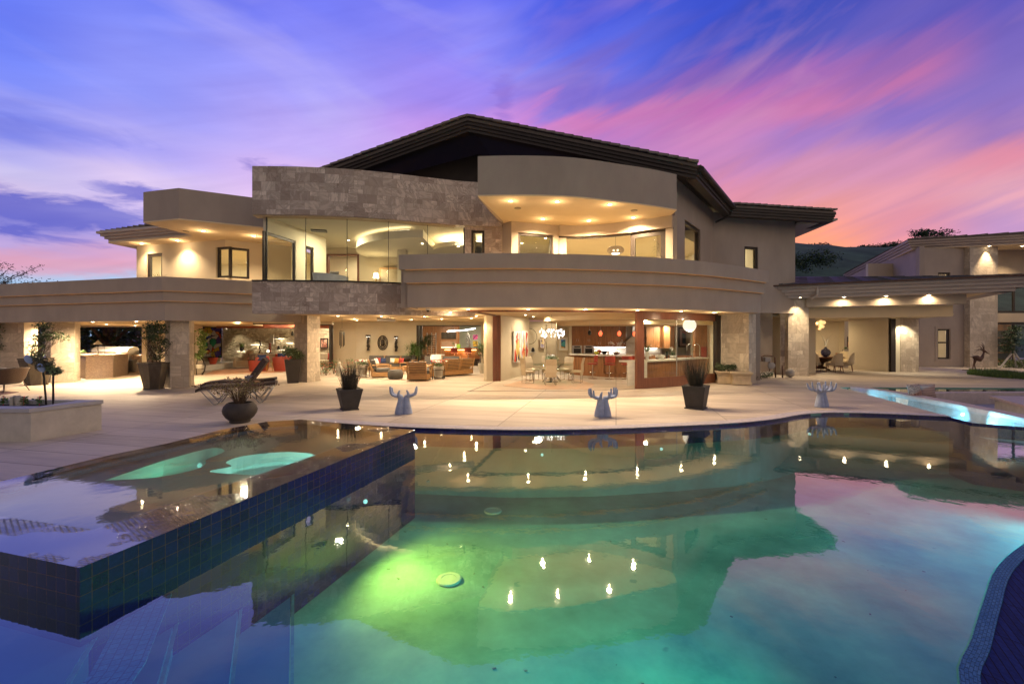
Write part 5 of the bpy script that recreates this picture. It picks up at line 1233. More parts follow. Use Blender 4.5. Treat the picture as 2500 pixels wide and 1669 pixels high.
# --- round bowl with thin shrub
g = gp(586, 1030); t = thing('round_planter', 'big round charcoal bowl planter with a wiry yellow green shrub', 'planter', (g.x, g.y, 0))
b = MB(); b.lathe([(.19, 0), (.205, .02), (.2, .05), (.27, .11), (.325, .2), (.338, .27), (.315, .35), (.262, .41), (.25, .425), (.225, .425), (.225, .37), (.02, .36)], n=40); b.build('planter_body', mat('bowl_charcoal', (.045, .036, .03, 1), .7, var=.25, vs=6, bump=.2), t, smooth=SM)
b = MB(); fl_ = MB(); lf_ = MB()
for i in range(60):
    a = random.uniform(0, 2*pi); e = random.uniform(.3, 1.2); L = random.uniform(.38, .74)
    p1 = Vector((cos(a)*e*.35*L, sin(a)*.3*L*e, .4+L*.45)); p2 = Vector((cos(a)*e*1.05*L, sin(a)*.7*L*e, .42+L*(.95-.35*e)))
    b.tube([(cos(a)*.05, sin(a)*.05, .36), p1, p2], [.006, .004, .002], 4)
    for k in range(24):
        u = random.uniform(.35, 1); q = p1.lerp(p2, u) if u > .5 else Vector((0, 0, .4)).lerp(p1, u*2)
        lf_.leafq(q+Vector((random.gauss(0, .035), random.gauss(0, .035), random.gauss(0, .03))), .042, .3)
    for k in range(12):
        fl_.leafq(p2+Vector((random.gauss(0, .03), random.gauss(0, .03), random.gauss(.01, .008))), .03, .9)
b.build('stems', bark, t); lf_.build('leaves', mat('olive_leaf', (.24, .20, .06, 1), .6, var=.5, vs=12), t); fl_.build('flower_heads', MATS['seed_head'], t)
# --- tall dark planter with shrub next to the stone pillar
g = gp(715, 934); t = thing('tall_planter', 'tall dark tapered planter with a bushy green shrub beside the middle stone pillar', 'planter', (g.x, g.y, 0), .5)
b = MB(); b.frustum(.40, .62, .0, .95); b.build('planter_body', mat('planter_slate', (.05, .042, .036, 1), .5, var=.2), t, bev=.008)
b = MB()
for i in range(7): b.cloud((random.uniform(-.3, .3), random.uniform(-.2, .2), .95+random.uniform(.02, .42)), (.32, .3, .24), 190, .075, seed=i)
b.build('shrub_leaves', mat('sage_leaf', (.12, .17, .07, 1), .6, var=.5, vs=11), t)
b = MB()
for i in range(16): b.ball((random.uniform(-.42, .1), random.uniform(-.4, .1), .95+random.uniform(-.02, .14)), .028, 6)
b.build('blossoms', mat('coral_petals', (.55, .12, .07, 1), .6), t)
# --- glazed octagonal pots with climbers
def climber_pot(px, py, s, label, hx=.0, seed=1):
    g = gp(px, py); t = thing('glazed_planter', label, 'planter', (g.x, g.y, 0), .35, 'tall glazed planters with climbers')
    b = MB(); b.lathe([(.36*s, 0), (.36*s, .03), (.33*s, .04), (.52*s, .98*s), (.54*s, 1.0*s), (.54*s, 1.03*s), (.47*s, 1.03*s), (.45*s, .9*s)], n=8)
    b.build('planter_body', potgloss, t, smooth=radians(20))
    random.seed(seed); b = MB(); st_ = MB()
    for i in range(14):
        a = random.uniform(0, 6.28); top = Vector((hx+random.gauss(0, .32), random.gauss(0, .25), random.uniform(1.9, 2.45))); 
        st_.tube([(cos(a)*.2, sin(a)*.2, 1.0*s), Vector((random.gauss(0, .3)+hx*.5, random.gauss(0, .2), 1.6)), top], [.012, .008, .003], 4)
    for i in range(13):
        z = random.uniform(1.1, 2.35); b.cloud((hx*(z-1)+random.gauss(0, .2), random.gauss(0, .16), z), (.34, .3, .2), 150, .07, seed=i+seed)
    st_.build('stems', bark, t); b.build('climber_leaves', leafd, t)
    b = MB()
    for i in range(70):
        z = random.uniform(1.1, 2.3); b.leafq((hx*(z-1)+random.gauss(.1, .3), -.2+random.gauss(0, .2), z), .045, .9)
    b.build('blossoms', mat('mauve_petals', (.42, .30, .34, 1), .7) if 'mauve_petals' not in MATS else MATS['mauve_petals'], t)
    return t
climber_pot(375, 949, .92, 'glossy dark octagonal pot with a tall climber against the corner pillar', .05, 4)
climber_pot(89, 939, 1.0, 'glossy brown octagonal pot with dark climber, between the two leftmost pillars', .35, 9)
# small trellis climber at the picture's left edge
t = thing('climbing_plant', 'dark climbing plant hugging the leftmost pillar', 'plant', (-21.6, 18.9, 0)); b = MB()
for i in range(6): b.cloud((random.gauss(-.2, .15), 0, 1.4+.2*i), (.4, .3, .25), 120, .08, seed=i)
b.build('leaves', leafd, t); b = MB(); b.tube([(0, 0, 0), (-.1, 0, 1.2), (-.2, 0, 2.2)], [.02, .015, .01], 5); b.build('stem', bark, t)
# --- chaise lounges seen from the side
def chaise(p_head, p_foot, label):
    a = Vector(p_foot); c = Vector(p_head); rz = atan2(c.y-a.y, c.x-a.x)
    t = thing('chaise_lounge', label, 'lounge chair', (a.x, a.y, 0), rz, 'sling lounge chairs on the deck'); W_ = .62
    L = (c-a).length
    prof = [(0, .36), (.12, .43), (.5, .47), (.9, .46), (1.25, .46), (1.55, .46), (L, .50)]
    b = MB(); 
    for s in (0, .045): pass
    vs = []; fs = []
    for x, z in prof: vs += [(x, -W_/2, z), (x, W_/2, z), (x, W_/2, z+.075), (x, -W_/2, z+.075)]
    for i in range(len(prof)-1):
        o = 4*i
        for k in range(4): fs.append((o+k, o+4+k, o+4+(k+1) % 4, o+(k+1) % 4))
    fs += [(0, 1, 2, 3), (4*len(prof)-1, 4*len(prof)-2, 4*len(prof)-3, 4*len(prof)-4)]
    b.add(vs, fs); b.build('seat', mat('sling_brown', (.05, .03, .025, 1), .7, var=.3, vs=30) if 'sling_brown' not in MATS else MATS['sling_brown'], t, bev=.01)
    b = MB(); bx = 1.18
    b.cbox((bx+.24, 0, .46+.36), (.08, W_, .88), 0, 0, radians(34)); b.build('backrest', MATS['sling_brown'], t, bev=.012)
    b = MB()
    for s in (-1, 1):
        y = s*(W_/2-.03)
        b.tube([(.12, y, .40), (.42, y, .02), (.50, y, .015), (.78, y, .42)], .014, 8); b.tube([(1.15, y, .43), (1.5, y, .02), (1.58, y, .015), (L-.05, y, .46)], .014, 8)
        b.tube([(.05, y, .40), (.5, y, .46), (L, y, .5)], .014, 6)
    for x, z in ((.46, .015), (1.54, .015)): b.tube([(x, -W_/2, z), (x, W_/2, z)], .013, 6)
    b.build('frame', mat('lounger_tube', (.4, .4, .4, 1), .35, 1.0) if 'lounger_tube' not in MATS else MATS['lounger_tube'], t, smooth=True)
    return t
f1, h1_ = gp(497, 985), gp(672, 972)
yf = 1.85*F/(990-HY)
fx = xat(483, 12.5); 
chaise((xat(675, 13.0), 13.0), (xat(484, 12.3), 12.3), 'brown sling lounge chair nearer the pool, behind the round bowl')
chaise((xat(674, 14.2), 14.2), (xat(495, 13.5), 13.5), 'brown sling lounge chair farther from the pool, second of the pair')
t = thing('side_table', 'small round side table between the two lounge chairs', 'table', (xat(612, 13.4), 13.4, 0))
b = MB(); b.lathe([(.24, .50), (.25, .51), (.25, .53), (.0, .53)], n=24); b.build('table_top', wood_t, t, smooth=SM)
b = MB(); [b.tube([(cos(a)*.18, sin(a)*.18, 0), (cos(a)*.1, sin(a)*.1, .5)], .01, 6) for a in (0, 2.1, 4.2)]; b.build('table_legs', blackm, t)
t = thing('serving_bowl', 'striped blue and white bowl on the small side table', 'bowl', (xat(612, 13.4), 13.4, .531))
b = MB(); b.lathe([(.06, 0), (.08, .02), (.15, .12), (.17, .16), (.16, .16), (.07, .03)], n=28); b.build('bowl', striped('bowl_stripes', (.5, .52, .6, 1), (.1, .12, .3, 1), 12), t, smooth=SM)
# --- solar stake lights with foliage in the planter bed
def stake(px, pyt, pyb, lean, label, s=1):
    Y = 9.0; base = Vector((xat(px, Y), Y, .5)); top = at(px-lean, pyt, Y)
    t = thing('topiary_stake', label, 'garden ornament', base, group='slender standards in the raised planter')
    b = MB(); b.tube([(0, 0, 0), top-base], .017, 8); b.build('stake', blackm, t)
    b = MB(); tp = top-base; b.cloud(tp+Vector((.03, 0, .04)), (.19*s, .15*s, .13*s), 420, .045, seed=px); b.cloud(tp+Vector((-.08*s, 0, .12*s)), (.13*s, .1*s, .1*s), 200, .045, seed=px+3); b.build('foliage', leafy if s < 1 else mat('dusk_foliage', (.08, .085, .05, 1), .7, var=.5), t)
    b = MB(); b.T = Matrix.Translation(tp+Vector((-.12*s-.04, -.1, .12*s))) @ Matrix.Rotation(radians(65), 4, 'Y') @ Matrix.Rotation(radians(20), 4, 'X'); b.lathe([(.055, 0), (.06, .01), (.05, .02)], n=20, sx=1.6); b.build('solar_disc', mat('disc_blue', (.25, .33, .5, 1), .4) if 'disc_blue' not in MATS else MATS['disc_blue'], t, smooth=SM)
    b = MB(); b.box(tp.x-.09, -.07, tp.z-.03, tp.x+.09, .07, tp.z+.05); b.build('lamp_box', blackm, t)
    return t
stake(113, 895, 982, 8, 'taller leafy standard leaning left in the raised planter, dark foliage', 1.25)
stake(130, 910, 980, 0, 'shorter leafy standard with small lamp box, right one in the raised planter', .85)
t = thing('planter_light', 'small block shaped garden light among the bed plants', 'light', (xat(42, 8.9), 8.9, .5)); b = MB()
b.box(-.09, -.06, 0, -.03, .06, .17); b.box(.03, -.06, 0, .12, .06, .17); b.build('light_block', concm, t, bev=.006); b = MB(); b.box(-.03, -.045, 0, .03, .045, .19); b.build('light_core', steel, t)
for i, px in enumerate((8, 58, 96)):
    t = thing('bedding_plant', 'small flowering plant in the raised planter, '+('at the photo edge', 'beside the block light', 'nearest the leafy standards')[i], 'plant', (xat(px, 8.9), 8.9, .5), group='bedding plants')
    b = MB(); b.cloud((0, 0, .09), (.10, .08, .1), 70, .05, seed=i); b.build('leaves', leaf, t)
    b = MB(); b.tube([(0, 0, 0), (0, 0, .15)], .006, 5); b.ball((0.01, 0, .17), .012, 6); b.build('flower', flowerr, t)
# --- rattan armchair and rug at far left
t = thing('rattan_armchair', 'brown woven rattan armchair with dark cushion, cut by the left photo edge', 'armchair', (xat(8, 15.2), 15.2, 0), .0)
b = MB(); n = 20; vs = []; fs = []
for j, (r_, z) in enumerate(((.42, .28), (.52, .45), (.60, .66), (.63, .72), (.57, .72), (.48, .5), (.36, .34))):
    for i in range(n+1):
        a = -pi*.86+pi*1.72*i/n+pi/2*0; hgt = z if j < 2 or j > 4 else z+.10*cos(a)
        vs.append((sin(a)*r_*1.15*0+cos(a+pi)*r_*1.0*-1, sin(a)*r_*1.0, hgt))
for j in range(6):
    for i in range(n): fs.append((j*(n+1)+i, j*(n+1)+i+1, (j+1)*(n+1)+i+1, (j+1)*(n+1)+i))
b.add(vs, fs); b.build('shell', wicker, t, smooth=True)
b = MB(); b.lathe([(.40, .27), (.44, .30), (.44, .40), (.38, .43)], n=20); b.build('seat', grayfab, t, smooth=SM)
for sx_, sy_ in ((.35, .3), (.35, -.3), (-.3, .3), (-.3, -.3)):
    b = MB(); b.tube([(sx_, sy_, .3), (sx_*1.35, sy_*1.3, 0)], .016, 7); b.build('leg', wicker, t)
for i, (x, y, m_, l) in enumerate(((.28, -.0, blackm, 'dark'), (-.1, -.2, whitefab, 'pale patterned'))):
    o = pillow(.5, .42, .16, grayfab if i == 0 else m_).build('cushion', grayfab if i == 0 else m_, smooth=True); o.location = (xat(8, 15.2)+x, 15.2+y, .42); o.rotation_euler = (radians(-20), 0, 1.57 if i == 0 else .3)
    tag(o, l+' cushion in the rattan armchair at far left', 'cushion', 'cushions in the rattan chair')
r_ = MB(); r_.prism([gp(-60, 951)[:2], gp(46, 957)[:2], gp(20, 962)[:2], gp(-90, 975)[:2]], .002, .014); o = r_.build('outdoor_rug', mat('rug_plum', (.10, .05, .06, 1), 1, var=.5, vs=12)); tag(o, 'dark patterned outdoor rug at the left edge of the deck', 'rug')
# --- outdoor kitchen
t = thing('grill_island', 'brown granite clad outdoor kitchen counter under the left terrace', 'counter', (-18.6, 20.2, 0))
mz = tile_mat('granite_mosaic', (.34, .22, .13, 1), (.18, .11, .07, 1), (.42, .32, .22, 1), .05, .03, rough=.35, ms=.003, bump=.4, off=.5)
pa_, pb2, pc_ = (xat(184, 20.9), 20.9), (xat(212, 19.8), 19.75), (xat(276, 20.5), 20.5)
b = MB(); b.prism([pa_, pb2, pc_, (pc_[0]-.5, 21.9), (pa_[0]-.1, 21.9)], 0, 1.0); b.build('counter_base', mz, t, world=True)
b = MB(); b.prism([(pa_[0]-.05, pa_[1]), (pb2[0], pb2[1]-.06), (pc_[0]+.05, pc_[1]-.03), (pc_[0]-.45, 21.95), (pa_[0]-.15, 21.95)], 1.001, 1.05); b.build('counter_top', granite, t, world=True)
b = MB(); b.box(xat(225, 22.2)-.6, 22.1, 0, xat(345, 22.2), 22.9, .90); b.build('counter_base', mz, t, world=True)
b = MB(); b.box(xat(225, 22.2)-.65, 22.04, .901, xat(346, 22.2), 22.95, .95); b.build('counter_top', granite, t, world=True)
b = MB(); b.box(xat(277, 22.2), 22.03, .22, xat(305, 22.2), 22.099, .68); b.box(xat(316, 22.2), 22.03, .15, xat(342, 22.2), 22.099, .75); b.build('cabinet_door', steel, t, world=True)
b = MB(); b.tube([(xat(279, 22), 22.0, .63), (xat(303, 22), 22.0, .63)], .012, 6); b.build('handle', chrome, t, world=True)
gx0, gx1 = xat(226, 21.9), xat(314, 21.9); t = thing('gas_grill', 'large stainless steel gas grill with curved hood set in the counter', 'grill', ((gx0+gx1)/2, 22.1, .951))
w_ = (gx1-gx0)/2
b = MB(); pf = [(-.26, .03), (-.29, .12), (-.27, .24), (-.19, .34), (-.06, .40), (.14, .42), (.34, .38), (.42, .30), (.42, .03)]; n = len(pf)
b.add([(-w_, y, z) for y, z in pf]+[(w_, y, z) for y, z in pf], [(i, (i+1) % n, (i+1) % n+n, i+n) for i in range(n)]+[tuple(range(n))[::-1], tuple(range(n, 2*n))]); hood = b.build('hood', mat('brushed_hood', (.26, .26, .27, 1), .35, 1.0), t, smooth=radians(35))
b = MB(); b.tube([(-w_*.75, -.33, .14), (w_*.75, -.33, .14)], .018, 8); h_ = b.build('handle', chrome, hood)
b = MB(); b.box(-w_, -.2, -.25, w_, .45, .05); b.build('fire_box', steel, t, bev=.01)
for i in range(4):
    b = MB(); b.T = Matrix.Translation((w_*(.1+.25*i), -.2, -.1)) @ Matrix.Rotation(pi/2, 4, 'X'); b.lathe([(.045, 0), (.04, .04), (.02, .045)], n=14); b.build('knob', chrome if i % 2 else blackm, t, smooth=SM)
t = thing('garden_lantern', 'black wire lantern with conical roof standing on the granite counter', 'lantern', (xat(239, 20.3), 20.3, 1.051))
b = MB(); b.lathe([(.21, .46), (.06, .60), (.015, .62), (.01, .66)], n=4); b.build('roof', mat('lantern_roof', (.3, .27, .2, 1), .5), t)
b = MB(); [b.tube([(sx*.16, sy*.16, 0), (sx*.16, sy*.16, .46)], .008, 5) for sx in (-1, 1) for sy in (-1, 1)]; [b.tube([(-.16, s*.16, z), (.16, s*.16, z)], .008, 5) for s in (-1, 1) for z in (0.01, .45)]; [b.tube([(s*.16, -.16, z), (s*.16, .16, z)], .008, 5) for s in (-1, 1) for z in (0.01, .45)]; b.build('cage', blackm, t)
b = MB(); b.lathe([(.04, 0), (.04, .16), (.005, .165)], n=14); b.build('candle', white, t, smooth=SM)
t = thing('counter_plant', 'low potted succulent on the granite counter beside the pillar', 'plant', (xat(200, 21.2), 21.2, 1.051)); b = MB(); b.cloud((0, 0, .1), (.2, .15, .1), 120, .06); b.build('leaves', leaf, t); b = MB(); b.lathe([(.12, 0), (.15, .06), (.14, .07)], n=16); b.build('pot', potblk, t, smooth=SM)
# --- plant on the upper left terrace
t = thing('potted_palm', 'small feathery palm on the upper left terrace behind the parapet', 'plant', (xat(390, 17.9), 17.9, 2.75)); b = MB()
for i in range(70):
    a = random.uniform(0, 6.28); e = random.uniform(.3, 1.3); b.blade((0, 0, 1.0+random.uniform(-.1, .2)), (cos(a)*e, sin(a)*e, 1), random.uniform(.4, .75), .03, .7, 4)
b.build('fronds', mat('palm_leaf', (.13, .15, .04, 1), .5, var=.4), t); b = MB(); b.lathe([(.2, 0), (.28, .5), (.26, .52), (.02, .5)], n=18); b.build('pot', potcer, t, smooth=SM); b = MB(); b.tube([(0, 0, .4), (0, 0, 1.0)], .04, 7); b.build('stem', bark, t)
# ================================================================= living room
YP = 27.2
def picture(name, px0, px1, py0, py1, Y, m, fr, label, fw=.05, group=None, matw=0, depth=.04, rot=0, mm=None):
    a = at(px0, py1, Y); c = at(px1, py0, Y); w = c.x-a.x; h = c.z-a.z
    t = thing(name, label, 'picture' if name != 'wall_art' else 'artwork', ((a.x+c.x)/2, Y, a.z), rot, group)
    b = MB(); b.box(-w/2, -depth, 0, -w/2+fw, 0, h); b.box(w/2-fw, -depth, 0, w/2, 0, h); b.box(-w/2+fw, -depth, 0, w/2-fw, 0, fw); b.box(-w/2+fw, -depth, h-fw, w/2-fw, 0, h); b.build('frame', fr, t)
    if matw:
        b = MB(); b.box(-w/2+fw, -depth*.6, fw, w/2-fw, -.001, h-fw); b.build('mount', mm or paper, t)
    b = MB(); q = fw+matw; b.box(-w/2+q, -depth*.75, q, w/2-q, -depth*.62 if matw else -.002, h-q); b.build('canvas', m, t)
    return t, w, h
def abstract(name, cols, sc=3.0, dist=1.5, seed=0):
    m, k = newmat(name); tc = k.n('ShaderNodeTexCoord').outputs['Object']
    nz = k.n('ShaderNodeTexNoise', {'Vector': k.vm('ADD', tc, (seed, 0, seed)), 'Scale': sc*.5, 'Detail': 3}).outputs[1]
    v = k.vm('ADD', k.vm('MULTIPLY', tc, (1, .01, 1)), k.vm('MULTIPLY', nz, (dist*.3, 0, dist*.3)))
    vo = k.n('ShaderNodeTexVoronoi', {'Vector': k.vm('ADD', v, (seed, seed, 0)), 'Scale': sc}); sp = k.n('ShaderNodeSeparateColor', {0: vo.outputs['Color']}).outputs[0]
    st = [(i/len(cols), c) for i, c in enumerate(cols)]
    c = k.ramp(sp, st, 'CONSTANT')
    ed = k.n('ShaderNodeTexVoronoi', {'Vector': k.vm('ADD', v, (seed, seed, 0)), 'Scale': sc}, feature='DISTANCE_TO_EDGE').outputs['Distance']
    c = k.mix(k.m('LESS_THAN', ed, .035), c, (.01, .01, .03, 1))
    k.n('ShaderNodeOutputMaterial', {0: princ(k, color=c, rough=.4)}); return m
picture('painting', 495, 542, 798, 873, 27.9, abstract('abstract_painting', [(.02, .04, .5, 1), (.6, .06, .03, 1), (.02, .08, .6, 1), (.75, .25, .08, 1), (.03, .3, .2, 1), (.05, .03, .3, 1), (.6, .6, .65, 1), (.7, .45, .05, 1), (.02, .05, .55, 1)], 3.4, 2.2, 3), bronze, 'tall colourful abstract painting in blue and orange on the living room wall', .05)
for p_ in (): pass
lamp('SPOT', (xat(520, 26.8), 26.6, 2.62), 150, (1, .9, .75), .03, house, (0, .5, -1), 80)
lamp('SPOT', (xat(556, 27.6), 27.6, 2.65), 7, (1, .82, .55), .03, house, (.15, .35, -1), 75)
b = MB(); b.cyl((xat(548, 27.5), 27.6, 0), .08, 2.3, 2.45); hb(b, 'ceiling_spotlight', white)
def barrel_chair(px, py, rz, label):
    g = gp(px, py); t = thing('barrel_armchair', label, 'armchair', (g.x, g.y+.35, 0), rz, 'red leather armchairs in the living room')
    b = MB(); n = 22; vs = []; fs = []
    prof = ((.44, 0), (.50, .38), (.53, .74), (.50, .78), (.44, .76), (.41, .42))
    for r_, z in prof:
        for i in range(n+1):
            a = pi+.5+(2*pi-1.0)*i/n-pi/2-pi/2+pi/2
            drop = .18*max(0, -sin(a)*0+abs(((i/n)-.5)*2)**3) if z > .5 else 0
            vs.append((cos(a)*r_, sin(a)*r_, z-drop))
    m_ = len(prof)
    for j in range(m_-1):
        for i in range(n): fs.append((j*(n+1)+i, j*(n+1)+i+1, (j+1)*(n+1)+i+1, (j+1)*(n+1)+i))
    b.add(vs, fs); b.build('shell', redlea, t, smooth=True)
    b = MB(); b.lathe([(.40, .03), (.42, .1), (.42, .38), (.38, .42)], n=22); b.build('seat', redlea, t, smooth=SM)
    b = MB(); b.lathe([(.40, 0), (.40, .03)], n=20); b.build('base', blackm, t)
    return t
barrel_chair(623, 907, -.25, 'red leather barrel armchair turned away, left of the two')
barrel_chair(683, 906, .3, 'red leather barrel armchair partly behind the tall planter, right of the two')
def cushion(loc, w, h, m, label, rz=0, tilt=-15, group=None, z=None):
    o = pillow(w, h, .15, m).build('cushion', m, smooth=True); o.location = loc; o.rotation_euler = (radians(tilt), 0, rz); tag(o, label, 'cushion', group); return o
cushion((xat(610, 23.6), 23.75, .6), .4, .35, wicker, 'brown fluffy cushion in the left red armchair', 0, -8, 'living room cushions')
cushion((xat(634, 23.7), 23.9, .58), .42, .36, bluefab, 'blue cushion in the left red armchair', .5, -25, 'living room cushions')
cushion((xat(643, 23.9), 24.1, .55), .4, .3, redfab, 'red cushion against the right arm of the left red armchair', .6, -30, 'living room cushions')
# sofa across the back
def sofa(t, L, D=.9, h=.8, seat=.42, m=beigefab, arms=True, base=None):
    b = MB(); b.box(-L/2, 0, .08, L/2, -D*.98, seat-.14); b.build('base', base or m, t, bev=.02)
    b = MB(); b.box(-L/2, -.22, seat, L/2, 0, h); b.build('backrest', m, t, bev=.05, seg=3)
    n = max(1, round(L/.75)); w = (L-.02)/n
    for i in range(n):
        b = MB(); b.box(-L/2+w*i+.008, -D, seat-.138, -L/2+w*(i+1)-.008, -.225, seat+.02); b.build('seat_cushion', m, t, bev=.03, seg=3)
    if arms:
        for s in (-1, 1): b = MB(); b.box(s*L/2, -D, .08, s*(L/2+.16), 0, seat+.2); b.build('arm', m, t, bev=.04, seg=3)
t = thing('sofa', 'cream curved sofa behind the red armchairs in the living room', 'sofa', (xat(660, 27), 27.3, 0), .1); sofa(t, 3.4, h=.85)
cushion((xat(682, 26.9), 26.75, .45), .45, .4, redfab, 'red cushion on the cream living room sofa', 0, -15, 'living room cushions'); cushion((xat(693, 26.9), 26.65, .45), .5, .45, bluefab, 'navy cushion beside the red one on the cream sofa', .3, -15, 'living room cushions')
cushion((xat(603, 26.6), 26.7, .45), .6, .62, beigefab, 'large beige cushion at the left end of the cream sofa', -.3, -15, 'living room cushions')
t = thing('coffee_table', 'small glass side table between the red armchairs', 'table', (xat(652, 23.9), 23.9, 0)); b = MB(); b.lathe([(.3, .5), (.31, .51), (.3, .52)], n=24); b.build('table_top', tglass, t); b = MB(); [b.tube([(cos(a)*.25, sin(a)*.25, 0), (cos(a)*.25, sin(a)*.25, .5)], .014, 6) for a in (.4, 1.97, 3.54, 5.1)]; b.build('table_legs', gold, t)
# niche shelves with glow
def shelf(px0, px1, py, label, e=6, Y=28.25):
    a = at(px0, py, Y); c = at(px1, py, Y); t = thing('wall_shelf', label, 'shelf', ((a.x+c.x)/2, Y, a.z), group='lit ledges on the stone wall')
    w = (c.x-a.x)/2; b = MB(); b.box(-w, -.12, -.04, w, .15, 0); b.build('ledge', marble, t); b = MB(); b.box(-w*.8, .0, .003, w*.8, .03, .02); b.build('glow_strip', E_soft, t)
    lamp('POINT', (0, 0, 0), e, (1, .85, .6), .03, None).parent = t; kids(t)[-1].location = (0, -.07, .08)
    return t
shelf(609, 643, 842, 'lit stone ledge in the middle of the wall, below no other'); shelf(670, 696, 827, 'highest lit ledge on the stone wall'); shelf(696, 717, 838, 'lit ledge at the pillar edge', 4); shelf(676, 702, 855, 'lowest lit ledge, right side of the stone wall')
shelf(576, 600, 858, 'lit ledge carrying the grass pot, leftmost on the stone wall', 4)
t = thing('grass_pot', 'dark pot of tall green grass on the leftmost ledge', 'plant', (xat(588, 28), 28.1, zat(858, 28.1)+.01)); b = MB(); b.lathe([(.09, 0), (.13, .25), (.12, .26)], n=16); b.build('pot', potblk, t, smooth=SM); reeds(t, .22, .08, 120, .25, .42, leaf, .35, 'grass', .012)
# dancing figure and totem
t = thing('dancer_statue', 'slim dark bronze dancing figure in front of the lit stone wall', 'sculpture', (xat(630, 27.6), 27.75, .3)); b = MB(); b.lathe([(.1, 0), (.1, .3), (.06, .32)], n=12); b.build('plinth', blackm, t)
b = MB(); q = lambda x, z: (x, 0, z+.32); b.tube([q(0, 0), q(-.02, .2), q(.05, .42), q(.0, .6), q(.06, .75), q(.03, .88), q(-.08, .98), q(-.18, 1.05)], [.03, .045, .03, .05, .04, .045, .02, .008], 8); b.tube([q(.03, .88), q(.12, 1.0)], [.02, .008], 6); b.ball(q(.01, .98), .045, 8); b.build('figure', bronze, t, smooth=True)
t = thing('totem_carving', 'narrow carved totem with coloured bands on a wall ledge', 'sculpture', (xat(658, 28), 28.05, zat(860, 28.05))); b = MB(); b.lathe([(.07, 0), (.09, .1), (.06, .12), (.09, .24), (.06, .26), (.09, .4), (.06, .42), (.08, .56), (.05, .6)], n=12); b.build('carving', striped('totem_bands', (.3, .06, .03, 1), (.05, .04, .03, 1), 3.5), t, smooth=SM); b = MB(); b.box(-.45, -.12, -.04, .18, .1, 0); b.build('ledge', blackm, t)
t = thing('candle', 'round glowing candle on the small black ledge', 'candle', (xat(653, 27.9), 27.98, zat(860, 28.05)+.002)); b = MB(); b.ball((0, 0, .08), .08, 10); b.build('wax', E_soft, t, smooth=True)
for (px, py, l) in ((674, 823, 'long dark bowl on the highest ledge'), (712, 818, 'dark vase above the pillar edge ledge'), (678, 853, 'small dark vase on the lowest ledge')):
    t = thing('vase', l, 'vase', (xat(px, 28), 28.1, zat(py, 28.1)-.04 if py != 823 else zat(827, 28.1)+.01)); b = MB()
    b.lathe([(.03, 0), (.09 if py != 823 else .2, .06), (.06 if py != 823 else .24, .2 if py != 823 else .08), (.04, .28 if py != 823 else .085)], n=14); b.build('vase', blackm, t, smooth=SM)
b = MB(); b.box(xat(705, 28.1), 28.05, zat(824, 28.1)-.06, xat(717, 28.1), 28.4, zat(824, 28.1)-.04); hb(b, 'wall_ledge', marble)
t = thing('wall_speaker', 'pale rectangular wall speaker on the stone wall', 'speaker', (xat(659, 28), 28.2, zat(840, 28))); b = MB(); b.box(-.11, 0, 0, .11, .1, .58); b.build('grille', mat('grille_pale', (.5, .48, .42, 1), .8), t)
t = thing('framed_drawing', 'framed reddish drawing on the wall right of the middle pillar', 'picture', (0, 0, 0)); bpy.data.objects.remove(t)
picture('framed_print', 782, 801.5, 825, 850, 28.3, abstract('reddish_print', [(.5, .25, .18, 1), (.3, .12, .09, 1), (.6, .4, .3, 1)], 6, 1, 5), blackm, 'black framed reddish print seen between the pillar and the slider frame', .07)
t = thing('beige_sofa', 'beige sofa seen between the middle pillar and the dark slider frame', 'sofa', (xat(797, 27.6), 27.9, 0)); sofa(t, 1.7, h=.85, arms=False)
cushion((xat(800, 27), 27.4, .45), .4, .42, redfab, 'red cushion on the beige sofa right of the pillar', 0, -18, 'living room cushions')
# rug of the living room
rg = MB().prism([gp(500, 914)[:2], gp(640, 911)[:2], gp(690, 908)[:2], gp(700, 896)[:2], gp(610, 898)[:2], gp(520, 905)[:2]], .002, .012).build('area_rug', mat('rug_cream_red', (.6, .45, .3, 1), 1, var=.1, vs=2, col2=(.55, .2, .1, 1))); tag(rg, 'cream rug with reddish streaks on the living room floor', 'rug')
# tall plant in ringed stand, red pot
g = gp(487, 915); t = thing('plant_stand', 'tall leafy plant in a curved iron stand at the left of the living room opening', 'plant', (g.x, g.y, 0))
b = MB(); b.tube([(-.14, 0, 0), (-.16, 0, .35), (-.1, 0, .75)], .02, 7); b.tube([(.12, 0, 0), (.24, 0, .2), (.28, 0, .45), (.2, 0, .7), (.1, 0, .8)], .035, 8); b.tube([(-.16, 0, .3), (.25, 0, .3)], .014, 6); b.tube([(-.16, 0, .55), (.25, 0, .55)], .014, 6); b.tube([(-.14, -.1, 0), (.14, .1, 0)], .02, 6); b.build('stand', bronze, t, smooth=True)
b = MB(); b.lathe([(.1, .3), (.14, .35), (.14, .5), (.12, .52)], n=14); b.build('lantern_glow', mat('frosted_jar', (.8, .75, .6, 1), .4), t, smooth=SM)
b = MB()
for i in range(10): b.cloud((random.gauss(0, .1)+.06, random.gauss(0, .1), .85+.14*i), (.26, .22, .17), 80, .11, seed=i)
b.build('leaves', mat('bright_leaf', (.16, .24, .06, 1), .5, var=.5, vs=8), t)
t = thing('red_planter', 'tapered red pot with a small bonsai on the living room step', 'planter', (xat(514, 25.4), 25.6, .3)); b = MB(); b.lathe([(.15, 0), (.26, .36), (.25, .38), (.02, .36)], n=20); b.build('pot', potred, t, smooth=SM); b = MB(); b.cloud((-.05, 0, .6), (.28, .2, .14), 130, .05); b.build('leaves', leafy, t); b = MB(); b.tube([(0, 0, .3), (.05, 0, .45), (-.04, 0, .58)], .015, 6); b.build('stem', bark, t)
